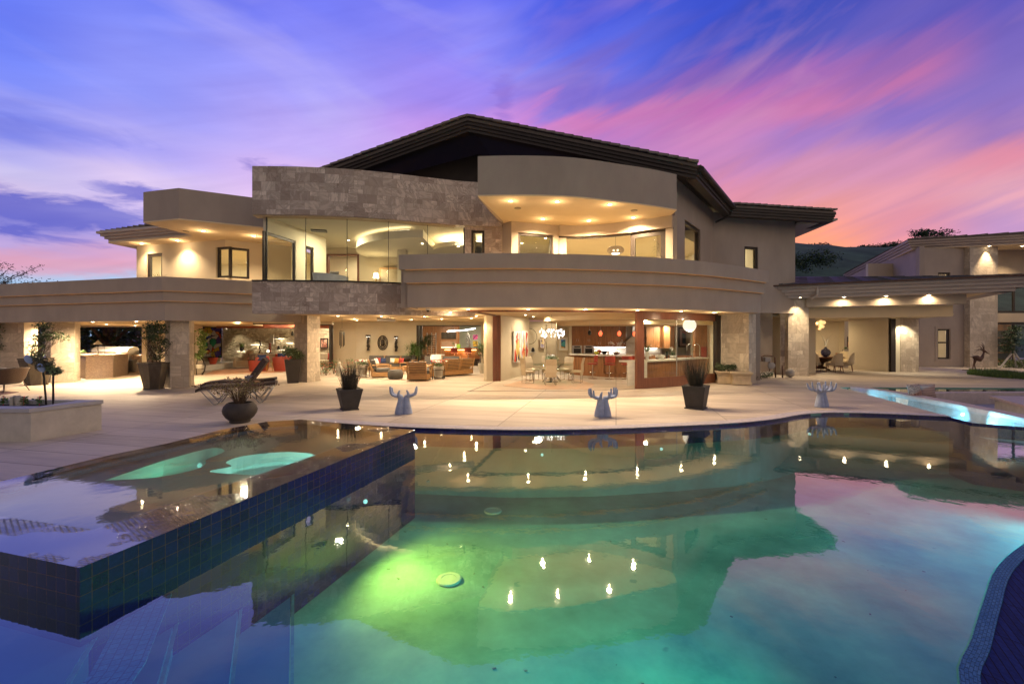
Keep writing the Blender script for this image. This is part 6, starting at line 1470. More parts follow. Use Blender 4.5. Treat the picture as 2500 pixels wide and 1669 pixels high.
# ================================================================= covered patio
t = thing('wind_chime', 'long dark metal wind chimes hanging from the patio ceiling', 'wind chime', (xat(835, 20), 20, 2.72)); 
b = MB(); b.tube([(0, 0, 0), (0, 0, -.42)], .005, 4); b.tube([(0, 0, -.42), (-.09, 0, -.6)], .003, 4); b.tube([(0, 0, -.42), (.09, 0, -.6)], .003, 4); b.build('cord', blackm, t); b = MB(); b.lathe([(.1, -.62), (.1, -.6)], n=16); b.build('ring', blackm, t)
for i in range(5):
    a = i*1.256; b = MB(); b.tube([(cos(a)*.1, sin(a)*.1, -.65), (cos(a)*.1, sin(a)*.1, -1.25-.06*(i % 3))], .018, 7); b.build('tube', blackm, t, smooth=True)
for px0, px1, py0, py1, l in ((895, 905, 817, 855, 'left'), (964, 972, 820, 857, 'right')):
    a = at(px0, py1, 25.95); c = at(px1, py0, 25.95); w = (c.x-a.x)/2; h = c.z-a.z; t = thing('wall_sconce', 'dark twisted metal wall sconce %s of the round medallion' % l, 'wall lamp', ((a.x+c.x)/2, 25.9, a.z), group='wall sconces on the patio wall')
    b = MB(); b.tube([(-.04, -.05, 0), (.05, -.06, h*.25), (-.03, -.06, h*.5), (.03, -.05, h*.75), (0, -.05, h*.9)], [.05, .07, .05, .07, .06], 8); b.tube([(.05, -.05, 0), (-.04, -.05, h*.3), (.05, -.05, h*.6), (0, -.05, h*.9)], [.04, .05, .05, .05], 8); b.build('twist', bronze, t, smooth=True)
    b = MB(); b.box(-w, -.13, h*.88, w, .04, h); b.build('shade', bronze, t); 
    l_ = lamp('SPOT', (0, 0, 0), 16, (1, .9, .75), .03, None, (0, .25, -1), 120); l_.parent = t; l_.location = (0, -.09, h*.86)
    b = MB(); b.box(-w*.7, -.1, h*.865, w*.7, 0, h*.878); b.build('bulb', E_cool, t)
a = at(924, 854, 25.95); c = at(945, 819, 25.95); t = thing('wall_medallion', 'round dark carved medallion between the two sconces', 'wall decoration', ((a.x+c.x)/2, 25.93, (a.z+c.z)/2)); R = (c.z-a.z)/2
b = MB(); b.T = Matrix.Rotation(pi/2, 4, 'X') @ Matrix.Scale(.72, 4, (1, 0, 0)); 
def ringm(b, R, r): b.tube([(cos(a)*R, sin(a)*R, 0) for a in [2*pi*i/32 for i in range(33)]], r, 6, cap=False)
ringm(b, R*.95, .03); ringm(b, R*.68, .025); [b.tube([(cos(a)*R*.68, sin(a)*R*.68, 0), (cos(a)*R*.95, sin(a)*R*.95, 0)], .015, 4) for a in [i*pi/10 for i in range(20)]]; b.build('ring', bronze, t, smooth=True)
b = MB(); b.tube([(0, -.03, -R*.45), (0, -.03, -R*.2), (0, -.03, R*.2), (0, -.03, R*.4)], [.08, .12, .1, .03], 8); b.ball((0, -.03, R*.3), .09, 8); b.build('figure', bronze, t, smooth=True)
t = thing('patio_heater', 'slim pale ceiling mounted patio heater', 'heater', (xat(943, 19.5), 19.5, 2.72), .4); b = MB(); b.cbox((0, 0, -.13), (.75, .22, .09), 0, radians(20)); b.build('housing', steel, t, bev=.01); b = MB(); b.box(-.2, -.02, -.09, -.17, .02, 0); b.box(.17, -.02, -.09, .2, .02, 0); b.build('bracket', steel, t)
t = thing('dome_camera', 'small white dome security camera under the balcony soffit', 'camera', (xat(1040.5, 14.2), 14.5, 2.762)); b = MB(); b.lathe([(.075, 0), (.08, -.04), (.06, -.06)][::-1], n=18); b.build('housing', white, t, smooth=SM); b = MB(); b.ball((0, 0, -.06), .05, 12); b.build('dome', blackm, t, smooth=True)
# slatted teak seating
def slat_back(b, w, z0, z1, y0, y1, n=8):
    for i in range(n):
        u = (i+.5)/n; b.cbox((0, y0+(y1-y0)*u, z0+(z1-z0)*u), (w, .02, (z1-z0)/n*.55), 0, 0)
    for s in (-1, 1): b.tube([(s*(w/2-.03), y0, z0), (s*(w/2-.03), y1, z1)], .03, 4)
def teak_seat(label, loc, rz, L, name='teak_armchair', cat='armchair', nb=1, group='teak patio seating', arm=True):
    t = thing(name, label, cat, loc, rz, group); D = .85
    b = MB(); b.box(-L/2, -D, .06, L/2, 0, .26); b.build('base', wood_t, t, bev=.01)
    w = L/nb
    for i in range(nb):
        b = MB(); T = Matrix.Translation((-L/2+w*(i+.5), 0, 0)); b.T = T; slat_back(b, w-.02, .26, .82, -.02, .14); b.build('slat_back', wood_t, t)
    b = MB(); b.box(-L/2+.05, -D+.02, .262, L/2-.05, -.16, .42); b.build('seat_cushion', grayfab, t, bev=.03, seg=3)
    for i in range(nb):
        b = MB(); b.cbox((-L/2+w*(i+.5), -.1, .60), (w-.1, .14, .42), 0, radians(-12)); b.build('back_cushion', grayfab, t, bev=.04, seg=3)
    if arm:
        for s in (-1, 1):
            b = MB(); b.box(s*L/2, -D+.02, 0, s*(L/2-.05), -D+.08, .56); b.box(s*L/2, -D+.02, .561, s*(L/2-.07), .02, .60); b.build('arm', wood_t, t, bev=.006)
    return t
def gxy(px, py): v = gp(px, py); return v.x, v.y
x, y = gxy(1018, 930); teak_seat('teak slatted armchair seen straight from behind, middle of the patio group', (x, y-.0, 0), pi, .85)
x, y = gxy(905, 926); teak_seat('teak slatted armchair turned sideways at the left of the patio group', (x-.25, y+.9, 0), 1.95, .95)
x, y = gxy(1105, 922); teak_seat('long teak slatted sofa seen from behind at the right of the patio group', (x-.1, y+.85, 0), -2.35, 2.5, 'teak_sofa', 'sofa', 3)
x, y = gxy(950, 909); teak_seat('long dark cushioned sofa along the back of the patio group', (xat(955, 24.6), 25.0, 0), -.12, 2.8, 'teak_sofa', 'sofa', 3)
teak_seat('dark cushioned sofa under the white throw, near the bar opening', (xat(1075, 23.6), 24.3, 0), -.15, 2.0, 'teak_sofa', 'sofa', 2)
for i, (px, m_, y, l, rz) in enumerate(((926, redfab, 24.4, 'red cushion at the left end of the back sofa', .3), (938, bluefab, 24.45, 'navy cushion next to the red one on the back sofa', .2), (961, whitefab, 24.35, 'white patterned cushion in the middle of the back sofa', 0), (971, yelfab, 24.3, 'ochre cushion on the back sofa', -.1), (981, redfab, 24.2, 'red cushion at the right end of the back sofa', -.2),
    (1094, redfab, 23.6, 'red cushion on the sofa by the bar opening', .1), (1083, redfab, 21.6, 'small red cushion behind the right flower stand', .4))):
    cushion((xat(px, y), y-.22, .43), .31, .3, m_, l, rz, -18, 'patio cushions')
cushion((xat(924, 21.8), 21.7, .44), .4, .4, whitefab, 'white cushion in the sideways teak armchair', 1.6, -18, 'patio cushions')
t = thing('throw_blanket', 'white throw blanket draped over the sofa back near the bar', 'blanket', (xat(1061, 23.6), 23.75, .4)); b = MB(); vs = []; fs = []
for i in range(9):
    for j in range(7): vs.append((-.35+.1*j+.12*(i/8), .02*sin(j*2+i)+(.45 if i < 2 else .40-.04*i), .5-.06*i if i > 1 else .5))
for i in range(8):
    for j in range(6): fs.append((i*7+j, i*7+j+1, (i+1)*7+j+1, (i+1)*7+j))
b.add(vs, fs); o = b.build('cloth', whitefab, t, smooth=True); o.modifiers.new('s', 'SOLIDIFY').thickness = .015
g = gp(961, 927); t = thing('pouf', 'round charcoal pouf in front of the teak seating', 'ottoman', (g.x, g.y+.3, 0)); b = MB(); b.lathe([(.25, 0), (.31, .06), (.335, .2), (.32, .34), (.27, .41), (.02, .43)], n=28); b.build('pouf_body', grayfab, t, smooth=SM)
t = thing('coffee_table', 'low teak coffee table in the middle of the patio group', 'table', (xat(1020, 22.6), 22.6, 0)); b = MB(); b.box(-.7, -.4, .34, .7, .4, .40); b.build('table_top', wood_t, t, bev=.008)
for sx in (-1, 1):
    for sy in (-1, 1): b = MB(); b.box(sx*.62, sy*.34, 0, sx*.68, sy*.4, .339); b.build('leg', wood_t, t)
t = thing('side_table', 'dark low side table between sofa and palm with black dish', 'table', (xat(993, 24.2), 24.2, 0)); b = MB(); b.box(-.3, -.3, .45, .3, .3, .49); b.build('table_top', wood_t, t); b = MB(); b.lathe([(.06, 0), (.2, .12), (.22, .2), (.2, .2), (.03, .02)], (0, 0, .491), 20); b.build('dish', blackm, t, smooth=SM); b = MB(); [b.box(sx*.27, sy*.27, 0, sx*.3, sy*.3, .449) for sx in (-1, 1) for sy in (-1, 1)]; b.build('legs', wood_t, t)
rg = MB().prism([gp(893, 925)[:2], gp(1005, 928)[:2], gp(1085, 924)[:2], gp(1075, 908)[:2], gp(930, 906)[:2]], .002, .014).build('area_rug', mat('rug_gray', (.42, .36, .29, 1), 1, var=.6, vs=18)); tag(rg, 'mottled gray rug under the teak seating', 'rug')
def flower_stand(px, py, label):
    g = gp(px, py); t = thing('flower_stand', label, 'plant', (g.x, g.y+.2, 0), group='potted flowers on black stands')
    b = MB(); b.lathe([(.17, .1), (.22, .4), (.23, .56), (.21, .56), (.02, .52)], n=22); b.build('pot', potcer, t, smooth=SM)
    for sx in (-1, 1):
        for sy in (-1, 1): b = MB(); b.box(sx*.22, sy*.22, 0, sx*.245, sy*.245, .42); b.build('leg', blackm, t)
    b = MB(); [b.box(-.245, sy*.22, z, .245, sy*.245, z+.02) for sy in (-1, 1) for z in (.06, .40)]; b.build('stand_rail', blackm, t)
    b = MB(); b.cloud((0, 0, .64), (.27, .24, .14), 260, .06, seed=px); b.build('leaves', leafy, t)
    for m_, n_, nm in ((flowerw, 26, 'white_flower'), (flowerr, 12, 'red_flower')):
        b = MB(); [b.ball((random.gauss(0, .12), random.gauss(-.05, .1), .72+random.uniform(0, .08)), .03, 6) for _ in range(n_)]; b.build(nm+'s', m_, t)
flower_stand(882, 921, 'white and red flowers in a pot on a black stand, left of the patio seating'); flower_stand(1069, 926, 'flowers in a pot on a black stand in front of the long teak sofa')
t = thing('garden_statue', 'small pale stone bird shaped statue among the shrubs', 'statue', (xat(828, 21.5), 21.5, 0)); b = MB(); b.lathe([(.18, 0), (.2, .04), (.12, .08), (.14, .2), (.17, .34), (.12, .46), (.07, .52), (.09, .58), (.05, .66), (.01, .7)], n=16, sx=1, sy=.8); b.cbox((.0, -.1, .58), (.04, .12, .04)); b.build('figure', potcer, t, smooth=SM)
for i, (px, y, l, s) in enumerate(((796, 21.6, 'straggly flowering shrub against the dark slider frame', .8), (815, 22.4, 'leafy flowering shrub left of the stone statue', 1.0), (852, 22.2, 'airy flowering shrub behind the left square planter', 1.1))):
    t = thing('flowering_shrub', l, 'shrub', (xat(px, y), y, 0), group='flowering shrubs by the patio'); b = MB()
    for k in range(4): b.cloud((random.gauss(0, .25), random.gauss(0, .15), .15+.16*k*s), (.35, .25, .18), 90, .06, seed=i*5+k)
    b.build('leaves', mat('shrub_mid', (.10, .16, .05, 1), .6, var=.5) if 'shrub_mid' not in MATS else MATS['shrub_mid'], t); b = MB(); [b.tube([(0, 0, 0), (random.gauss(0, .2), random.gauss(0, .1), random.uniform(.4, .8))], .006, 4) for _ in range(8)]; b.build('stems', bark, t)
    b = MB(); [b.ball((random.gauss(0, .3), random.gauss(-.1, .15), random.uniform(.1, .6)), .024, 5) for _ in range(22)]; b.build('blossoms', MATS['coral_petals'], t)
def palm_pot(px, Y, z0, label, pot, ph, pr, fh, fw, m=None, n=90, w=.035, group=None, blade=True, stem=.5):
    t = thing('potted_palm', label, 'plant', (xat(px, Y), Y, z0), group=group or 'potted palms')
    b = MB(); b.lathe([(pr*.7, 0), (pr*.95, ph*.6), (pr, ph), (pr*.92, ph), (.02, ph*.93)], n=22); b.build('pot', pot, t, smooth=SM)
    b = MB()
    for i in range(5): b.tube([(random.gauss(0, .04), random.gauss(0, .04), ph*.8), (random.gauss(0, fw*.25), random.gauss(0, fw*.25), ph+fh*random.uniform(.4, .85))], .015, 5)
    b.build('stems', bark, t); b = MB()
    for i in range(n):
        a = random.uniform(0, 6.28); e = random.uniform(0, 1); z = ph+fh*random.uniform(.3, .9); c_ = Vector((cos(a)*fw*.35*random.random(), sin(a)*fw*.35*random.random(), z))
        # a fan of narrow leaflets
        d0 = Vector((cos(a), sin(a), random.uniform(-.2, 1.1)))
        for k in range(7):
            dd = d0+Vector((random.gauss(0, .45), random.gauss(0, .45), random.gauss(0, .35))); b.blade(c_, dd, fw*random.uniform(.35, .6), w, .6, 3)
    b.build('fronds', m or leaf, t); return t
palm_pot(1009, 24.8, 0, 'big green fan palm in a white pot behind the patio sofa', potcer, .48, .30, 1.0, .95, mat('palm_green', (.09, .17, .04, 1), .5, var=.4), 85)
palm_pot(1038, 25.4, 0, 'dark leafy palm in a brown pot in the bar opening', mat('brown_pot', (.09, .04, .025, 1), .5), .85, .3, 1.15, .9, leafd, 70)
palm_pot(1183, 23.0, 0, 'fan palm in a pale round pot right of the bar opening, against the pier', potcer, .5, .34, 1.1, .85, MATS['palm_green'], 75)
# ================================================================= bar
t = thing('bar_counter', 'curved wooden bar with glowing underside in the room behind the patio', 'bar counter', (xat(1130, 29.5), 29.5, 0))
cx = t.location.x
BP = smooth_path([(-1.2, .1), (-.4, -.05), (.5, -.15), (1.5, -.1)], 4)
b = MB(); b.solid(BP, 1.02, 1.08, -.7, .15); b.build('counter_top', wood_d, t); b = MB(); b.solid(BP, 0, .95, -.6, -.1); b.build('counter_front', wood_k, t); b = MB(); b.solid(BP, .985, 1.01, -.1, .02); b.build('glow_strip', emat('amber_strip', (1, .5, .15), 12), t)
l_ = lamp('POINT', (0, 0, 0), 14, (1, .5, .18), .1, None); l_.parent = t; l_.location = (0, -.5, .8)
b = MB(); b.prism([(-.6, -.18), (.7, -.42), (1.6, -.3), (1.6, .2), (-.6, .1)], 0, .42); b.build('foot_plinth', darkroof, t)
def bar_stool(name, x, y, rz, label, group, sh=.72, m=redlea, legm=chrome):
    t = thing(name, label, 'bar stool', (x, y, 0), rz, group)
    b = MB(); b.lathe([(.21, 0), (.21, .012), (.03, .025), (.022, .03), (.022, sh-.03)], n=20); b.build('pedestal', legm, t, smooth=SM)
    b = MB(); b.cbox((0, 0, sh), (.42, .4, .06)); b.build('seat', m, t, bev=.025, seg=3)
    b = MB(); n = 10; vs = []; fs = []
    for i in range(n+1):
        a = pi*(.15+.7*i/n); 
        for (r_, z) in ((.25, sh+.08), (.26, sh+.36), (.22, sh+.36), (.21, sh+.08)): vs.append((cos(a)*r_, -sin(a)*r_*.9, z))
    for i in range(n):
        for k in range(4): fs.append((i*4+k, i*4+(k+1) % 4, (i+1)*4+(k+1) % 4, (i+1)*4+k))
    fs += [(0, 1, 2, 3), (n*4+3, n*4+2, n*4+1, n*4)]; b.add(vs, fs); b.build('backrest', m, t, smooth=SM)
    b = MB(); b.tube([(-.16, .12, .28), (-.16, -.12, .28), (.16, -.12, .28), (.16, .12, .28), (0, .16, .28), (-.16, .12, .28)], .011, 6); b.tube([(-.16, 0, .28), (.16, 0, .28)], .011, 6); b.build('footrest', legm, t, smooth=True)
    return t
for i, (px, l) in enumerate(((1109, 'red stool at the left of the bar'), (1143, 'red stool in the middle of the bar'), (1172, 'red stool at the right end of the bar, partly behind the palm'))): bar_stool('bar_stool', xat(px, 28.6), 28.6, 0, l, 'red stools at the bar', .8)
t = thing('ribbon_light', 'wavy white light strip hanging above the bar', 'ceiling light', (xat(1126, 29), 29, zat(806, 29))); b = MB(); pts = smooth_path([(-.9, -.08), (-.4, -.03), (.2, .0), (.9, .12)], 5); b.tube([(x, 0, z) for x, z in pts], .035, 6); b.build('light_strip', E_cool, t, smooth=True); b = MB(); b.tube([(-.5, 0, 0), (-.5, 0, .32)], .004, 4); b.tube([(.5, 0, .05), (.5, 0, .32)], .004, 4); b.build('cord', blackm, t)
for i, (px0, px1, py0, py1, c, l) in enumerate(((1154, 1167, 816, 829, (.8, .12, .45, 1), 'pink square panel above the yellow one on the bar wall'), (1154, 1167, 831, 846, (.9, .6, .05, 1), 'yellow square panel on the bar wall'), (1138, 1150, 817, 847, (.6, .62, .55, 1), 'tall pale panel with a dark figure on the bar wall'))):
    picture('wall_art', px0, px1, py0, py1, 32.9, abstract('bar_art_%s' % 'abc'[i], [c, mul(c, .8), (min(1, c[0]*1.2), c[1], c[2], 1), (.7, .7, .65, 1)], 2.5, 1, i), white, l, .02)
t = thing('figure_statue', 'slender silver figure statue on the bar', 'sculpture', (xat(1145, 29.6), 29.75, 1.082)); b = MB(); b.tube([(0, 0, 0), (.05, 0, .25), (-.06, 0, .5), (.04, 0, .75), (-.08, 0, .95)], [.05, .07, .05, .07, .02], 8); b.ball((-.1, 0, 1.0), .06, 8); b.build('figure', steel, t, smooth=True)
t = thing('wine_rack', 'wire wine rack full of bottles by the bar opening', 'wine rack', (xat(1054, 28.5), 28.5, 0)); b = MB()
for i in range(3): b.box(-.3+.28*i, -.1, 0, -.28+.28*i, .1, 2.1)
for k in range(14): b.box(-.3, -.1, .1+.145*k, .28, .1, .112+.145*k)
b.build('rack', steel, t); b = MB()
for k in range(13):
    for j in range(4): b.T = Matrix.Translation((-.23+.15*j, 0, .16+.145*k)) @ Matrix.Rotation(pi/2, 4, 'X'); b.lathe([(.035, -.1), (.035, .1), (.012, .14)], n=8)
b.T = None; o = b.build('bottles', mat('bottle_glass', (.05, .03, .03, 1), .2, var=.6, vs=9), t); o['kind'] = 'stuff'
t = thing('bar_cabinet', 'warm lit wooden back bar cabinet with open shelves', 'cabinet', (xat(1096, 30.8), 30.7, 0)); b = MB(); b.box(-.6, 0, 0, .6, .25, 2.5); b.build('cabinet_body', wood_k, t); b = MB(); b.box(-.5, -.02, 1.15, .5, -.001, 1.55); b.build('mirror', mat('warm_mirror', (.7, .45, .3, 1), .2, .6), t); b = MB(); b.box(-.5, -.03, 1.7, .5, -.002, 2.15); b.build('glass_doors', potgloss, t); b = MB(); b.box(-.5, -.1, 1.12, .5, -.002, 1.14); b.build('lit_shelf', E_soft, t)
t = thing('console_cabinet', 'small wood and marble cabinet left of the bar', 'cabinet', (xat(1071, 28), 28, 0)); b = MB(); b.box(-.32, 0, 0, .2, .4, .72); b.build('cabinet_body', wood_k, t); b = MB(); b.box(-.34, -.02, .721, .32, .42, .75); b.box(.22, 0, 0, .3, .4, .72); b.build('marble_top', marble, t)
for i, (px, m_, l, r_, h_) in enumerate(((1107, leaf, 'small potted plant on the bar', .06, .3), (1120, mat('lime_glass', (.35, .6, .08, 1), .3), 'lime green box on the bar', .12, .28), (1113, white, 'white jug on the bar', .05, .33))):
    t = thing(('bar_plant', 'green_box', 'white_jug')[i], l, ('plant', 'box', 'jug')[i], (xat(px, 29.6), 29.6, 1.082)); b = MB()
    if i == 0: b.cloud((0, 0, .28), (.09, .09, .16), 60, .05)
    elif i == 1: b.box(-r_, -.06, 0, r_, .06, h_)
    else: b.lathe([(.06, 0), (.08, .1), (.035, .25), (.045, h_)], n=14)
    b.build(('leaves', 'box_body', 'jug_body')[i], m_, t)
    if i == 0: b = MB(); b.lathe([(.05, 0), (.07, .13)], n=12); b.build('pot', white, t)
# ================================================================= dining nook in the kitchen
KY = 18.5
picture('diptych_panel', 0, 1, 0, 1, 10, white, white, 'x') if False else None
k0_, k1_ = (-.46, 18.85), (xat(1292, 22.4), 22.4); kang = atan2(k1_[1]-k0_[1], k1_[0]-k0_[0])
def poly_art(px0, px1, zb, zt_, label, seed):
    a = hit(k0_, k1_, px0); c = hit(k0_, k1_, px1); L = sqrt((c[0]-a[0])**2+(c[1]-a[1])**2)
    t = thing('wall_art', label, 'artwork', (a[0]+.04, a[1]-.02, zb), kang, 'pair of geometric panels'); H = zt_-zb
    b = MB(); b.box(0, -.05, 0, L, 0, H); b.build('panel', white, t)
    random.seed(seed); cols = [(.55, .06, .03, 1), (.6, .42, .12, 1), (.03, .03, .035, 1), (.3, .3, .33, 1), (.7, .5, .18, 1)]
    for i in range(11):
        cx_, cz_ = random.uniform(.15, .85)*L, random.uniform(.08, .92)*H; b = MB(); r_ = random.uniform(.15, .34); n_ = random.choice((3, 3, 4)); a0 = random.uniform(0, 6)
        ps = [(min(L-.02, max(.02, cx_+cos(a0+2*pi*k/n_)*r_*.7)), min(H-.02, max(.02, cz_+sin(a0+2*pi*k/n_)*r_*1.6))) for k in range(n_)]
        b.add([(x, -.054-.0012*i, z) for x, z in ps], [tuple(range(n_))]); nm = 'art_col%d' % (i % 5)
        b.build('shape', MATS.get(nm) or mat(nm, cols[i % 5], .5, var=.02), t)
poly_art(1250, 1266.5, .70, 2.10, 'left geometric panel of red, gold and black shapes on the kitchen side wall', 11); poly_art(1269, 1284, .70, 2.13, 'right geometric panel of red, gold and black shapes on the kitchen side wall', 23)
lamp('SPOT', (-.15, 19.9, 2.68), 30, (1, .9, .75), .03, house, (.15, .15, -1), 70)
t = thing('pendant_chandelier', 'chandelier of many small white glass leaves above the glass table', 'chandelier', (xat(1347, 18.3), 18.3, zat(813, 18.3)))
b = MB(); rd = MB(); random.seed(5)
for i in range(64):
    a = random.uniform(0, 6.28); e = random.uniform(-.75, .62); R = random.uniform(.34, .52); d = Vector((cos(a)*cos(e), sin(a)*cos(e), sin(e)*.62)); q = d*R*Vector((1, 1, 1)).length/1.732
    q = Vector((d.x*R*1.05, d.y*R*1.05, d.z*R*.95)); rd.tube([(0, 0, .02), q], .0025, 3)
    b.ball(q, .02, 6, .8, .8, 1.7)
b.build('glass_leaves', emat('chandelier_leaf', (1, .95, .88), 3.5), t, smooth=True); rd.build('rods', chrome, t)
b = MB(); b.tube([(0, 0, 0), (0, 0, 2.75-t.location.z)], .006, 5); b.build('cord', blackm, t); l_ = lamp('POINT', (0, 0, 0), 30, (1, .92, .8), .012, None); l_.parent = t
tx, ty = xat(1347, 18.4), 18.4
t = thing('dining_table', 'round glass dining table on a twisted chrome base in the kitchen nook', 'table', (tx, ty, 0)); b = MB(); b.lathe([(.85, .725), (.86, .73), (.86, .738), (.85, .742)], n=48); b.build('table_top', tglass, t, smooth=SM)
b = MB(); [b.tube([(cos(a)*.36, sin(a)*.36, .01), (cos(a+.8)*.15, sin(a+.8)*.15, .38), (cos(a+1.8)*.38, sin(a+1.8)*.38, .72)], [.04, .03, .03], 6) for a in (0, 1.57, 3.14, 4.7)]; b.build('table_base', chrome, t, smooth=True); b = MB(); b.lathe([(.25, 0), (.25, .03), (.05, .04)], n=4); b.build('foot_plate', blackm, t)
cream = mat('cream_leather', (.60, .50, .34, 1), .5, var=.05)
def dchair(x, y, rz, label, group='cream dining chairs'):
    t = thing('dining_chair', label, 'chair', (x, y, 0), rz, group)
    b = MB(); b.box(-.22, -.22, .42, .22, .22, .50); b.build('seat', cream, t, bev=.02)
    b = MB(); vs = []; fs = []
    pr = [(-.20, .30), (-.235, .5), (-.23, .75), (-.30, 1.0)]
    for y_, z in pr: vs += [(-.22, y_, z), (.22, y_, z), (.22, y_+.045, z), (-.22, y_+.045, z)]
    for i in range(3):
        for k in range(4): fs.append((4*i+k, 4*i+(k+1) % 4, 4*i+4+(k+1) % 4, 4*i+4+k))
    fs += [(3, 2, 1, 0), (12, 13, 14, 15)]; b.add(vs, fs); b.build('backrest', cream, t, bev=.012)
    for s in (-1, 1):
        b = MB(); b.tube([(s*.2, .18, .42), (s*.2, .17, .02), (s*.2, .1, .012), (s*.2, -.2, .012)], .014, 7); b.tube([(s*.2, -.16, .42), (s*.2, -.18, .012)], .014, 7); b.build('leg', chrome, t, smooth=True)
    return t
dchair(tx-.15, ty-1.02, .05, 'cream dining chair with its back to the viewer, nearest at the glass table')
dchair(tx-.98, ty-.3, -1.2, 'cream dining chair at the left of the glass table, nearer one'); dchair(tx-.75, ty+.75, -2.4, 'cream dining chair at the far left of the glass table')
dchair(tx+1.0, ty-.25, 1.25, 'cream dining chair at the right of the glass table, nearer one'); dchair(tx+.7, ty+.85, 2.5, 'cream dining chair at the far right of the glass table'); dchair(tx-.1, ty+1.1, pi, 'cream dining chair behind the glass table centre')
t = thing('glass_bowl', 'round glass bowl of white and green flowers on the dining table', 'flower arrangement', (tx+.0, ty, .743)); b = MB(); b.lathe([(.1, 0), (.24, .08), (.3, .2), (.27, .3), (.24, .33)], n=28); b.build('bowl', tglass, t, smooth=True); b = MB(); b.cloud((-.05, 0, .2), (.22, .18, .14), 160, .06); b.build('leaves', leafy, t); b = MB(); [b.ball((random.gauss(-.05, .09), random.gauss(0, .08), .3+random.uniform(0, .07)), .03, 6) for _ in range(18)]; b.build('flowers', flowerw, t)
rg = MB().prism([gp(1228, 941)[:2], gp(1310, 950)[:2], gp(1440, 950)[:2], gp(1452, 938)[:2], gp(1410, 926)[:2], gp(1285, 926)[:2]], .002, .012).build('area_rug', mat('rug_cream', (.62, .5, .38, 1), 1, var=.25, vs=5, col2=(.6, .38, .26, 1))); tag(rg, 'faded cream rug under the glass dining table', 'rug')
picture('framed_print', 1362, 1388, 821, 857, 23.9, abstract('boat_print', [(.05, .2, .5, 1), (.7, .4, .06, 1), (.05, .3, .35, 1), (.6, .1, .05, 1), (.75, .5, .1, 1)], 2.6, .6, 2), mat('pale_gold_frame', (.6, .5, .3, 1), .4), 'framed colourful print with wide cream mount between corridor and cabinets', .04, matw=.13)
picture('framed_print', 1318, 1330, 824, 850, 25.4, abstract('tall_print', [(.3, .25, .4, 1), (.55, .4, .2, 1), (.4, .4, .45, 1)], 4, .8, 8), wood_d, 'narrow framed lavender print at the left of the corridor', .03, matw=.03)
t = thing('ring_sculpture', 'thin black wire ring hung in the hallway', 'wall decoration', (xat(1293, 24.5), 25.3, zat(821, 25.3))); b = MB(); b.T = Matrix.Rotation(pi/2, 4, 'X'); ringm(b, .44, .012); b.build('ring', blackm, t, smooth=True)
t = thing('console_shelf', 'thin dark wall console with small black sculpture in the hallway', 'shelf', (xat(1298, 24.5), 25.1, zat(860, 25.1))); b = MB(); b.box(-.2, -.15, 0, .25, .2, .03); b.tube([(-.15, 0, -.35), (.2, 0, 0)], .02, 6); b.build('shelf_board', steel, t); b = MB(); b.lathe([(.08, 0), (.1, .08), (.07, .2), (.02, .24)], (.1, 0, .031), 10); b.build('ornament', blackm, t, smooth=SM)
# ================================================================= kitchen
t = thing('kitchen_cabinets', 'tall cherry wood wall cabinets with two built in ovens', 'cabinet', (xat(1396, 23.6), 23.6, 0))
cx0 = xat(1396, 23.6)
def lx(px, Y=23.6): return xat(px, Y)-cx0
b = MB(); b.box(0, 0, 0, lx(1450), .6, 2.5); b.box(lx(1450)+.004, 0, 1.32, lx(1528), .4, 2.5); b.box(lx(1450)+.004, 0, 0, lx(1640), .6, .9); b.build('cabinet_body', wood_k, t)
for i, (a, c, z0, z1) in enumerate([(1397, 1409, 1.52, 2.28), (1409.6, 1423, 1.52, 2.28), (1424, 1437, 1.52, 2.28), (1437.6, 1449.5, 1.52, 2.28), (1451, 1463, 1.36, 2.28), (1463.6, 1476, 1.36, 2.28), (1477, 1489, 1.36, 2.28), (1489.6, 1502, 1.36, 2.28), (1503, 1515, 1.36, 2.28), (1515.6, 1527.5, 1.36, 2.28)]+[(a, a+12.3, 2.30, 2.48) for a in (1397, 1410.5, 1424, 1437.5, 1451, 1464, 1477, 1490, 1503, 1516)]):
    b = MB(); b.box(lx(a)+.012, -.022, z0, lx(c)-.008, -.001, z1); 
    b.box(lx(a)+.07, -.03, z0+.06, lx(c)-.07, -.0221, z1-.06) if z1-z0 > .4 else None
    d_ = b.build('door', wood_k, t)
    if z1-z0 > .4: b = MB(); xx = lx(c)-.04 if i % 2 == 0 else lx(a)+.045; b.tube([(xx, -.05, z0+.08), (xx, -.05, z0+.22)], .006, 5); b.build('handle', steel, d_)
for (a, c) in ((1397, 1421), (1425, 1449)):
    b = MB(); b.box(lx(a), -.04, .94, lx(c), -.002, 1.40); ov = b.build('oven', steel, t, bev=.006); b = MB(); b.box(lx(a)+.07, -.048, 1.0, lx(c)-.07, -.041, 1.24); b.build('oven_window', blackm, ov); b = MB(); b.box(lx(a)+.1, -.048, 1.3, lx(c)-.1, -.041, 1.37); b.build('oven_display', blackm, ov); b = MB(); b.tube([(lx(a)+.04, -.08, 1.27), (lx(c)-.04, -.08, 1.27)], .01, 6); b.build('handle', chrome, ov)
b = MB(); b.box(lx(1451), .1, .93, lx(1640), .59, .931+.02); b.build('worktop', marble, t); b = MB(); b.box(lx(1451), .55, .952, lx(1575), .6, 1.318); b.build('backsplash', marble, t); b = MB(); b.box(lx(1452), .05, 1.30, lx(1527), .3, 1.318); b.build('under_light', E_cool, t)
l_ = lamp('AREA', (0, 0, 0), 10, (1, .95, .85), .1, None, size=.6); l_.parent = t; l_.location = (lx(1490), .2, 1.28)
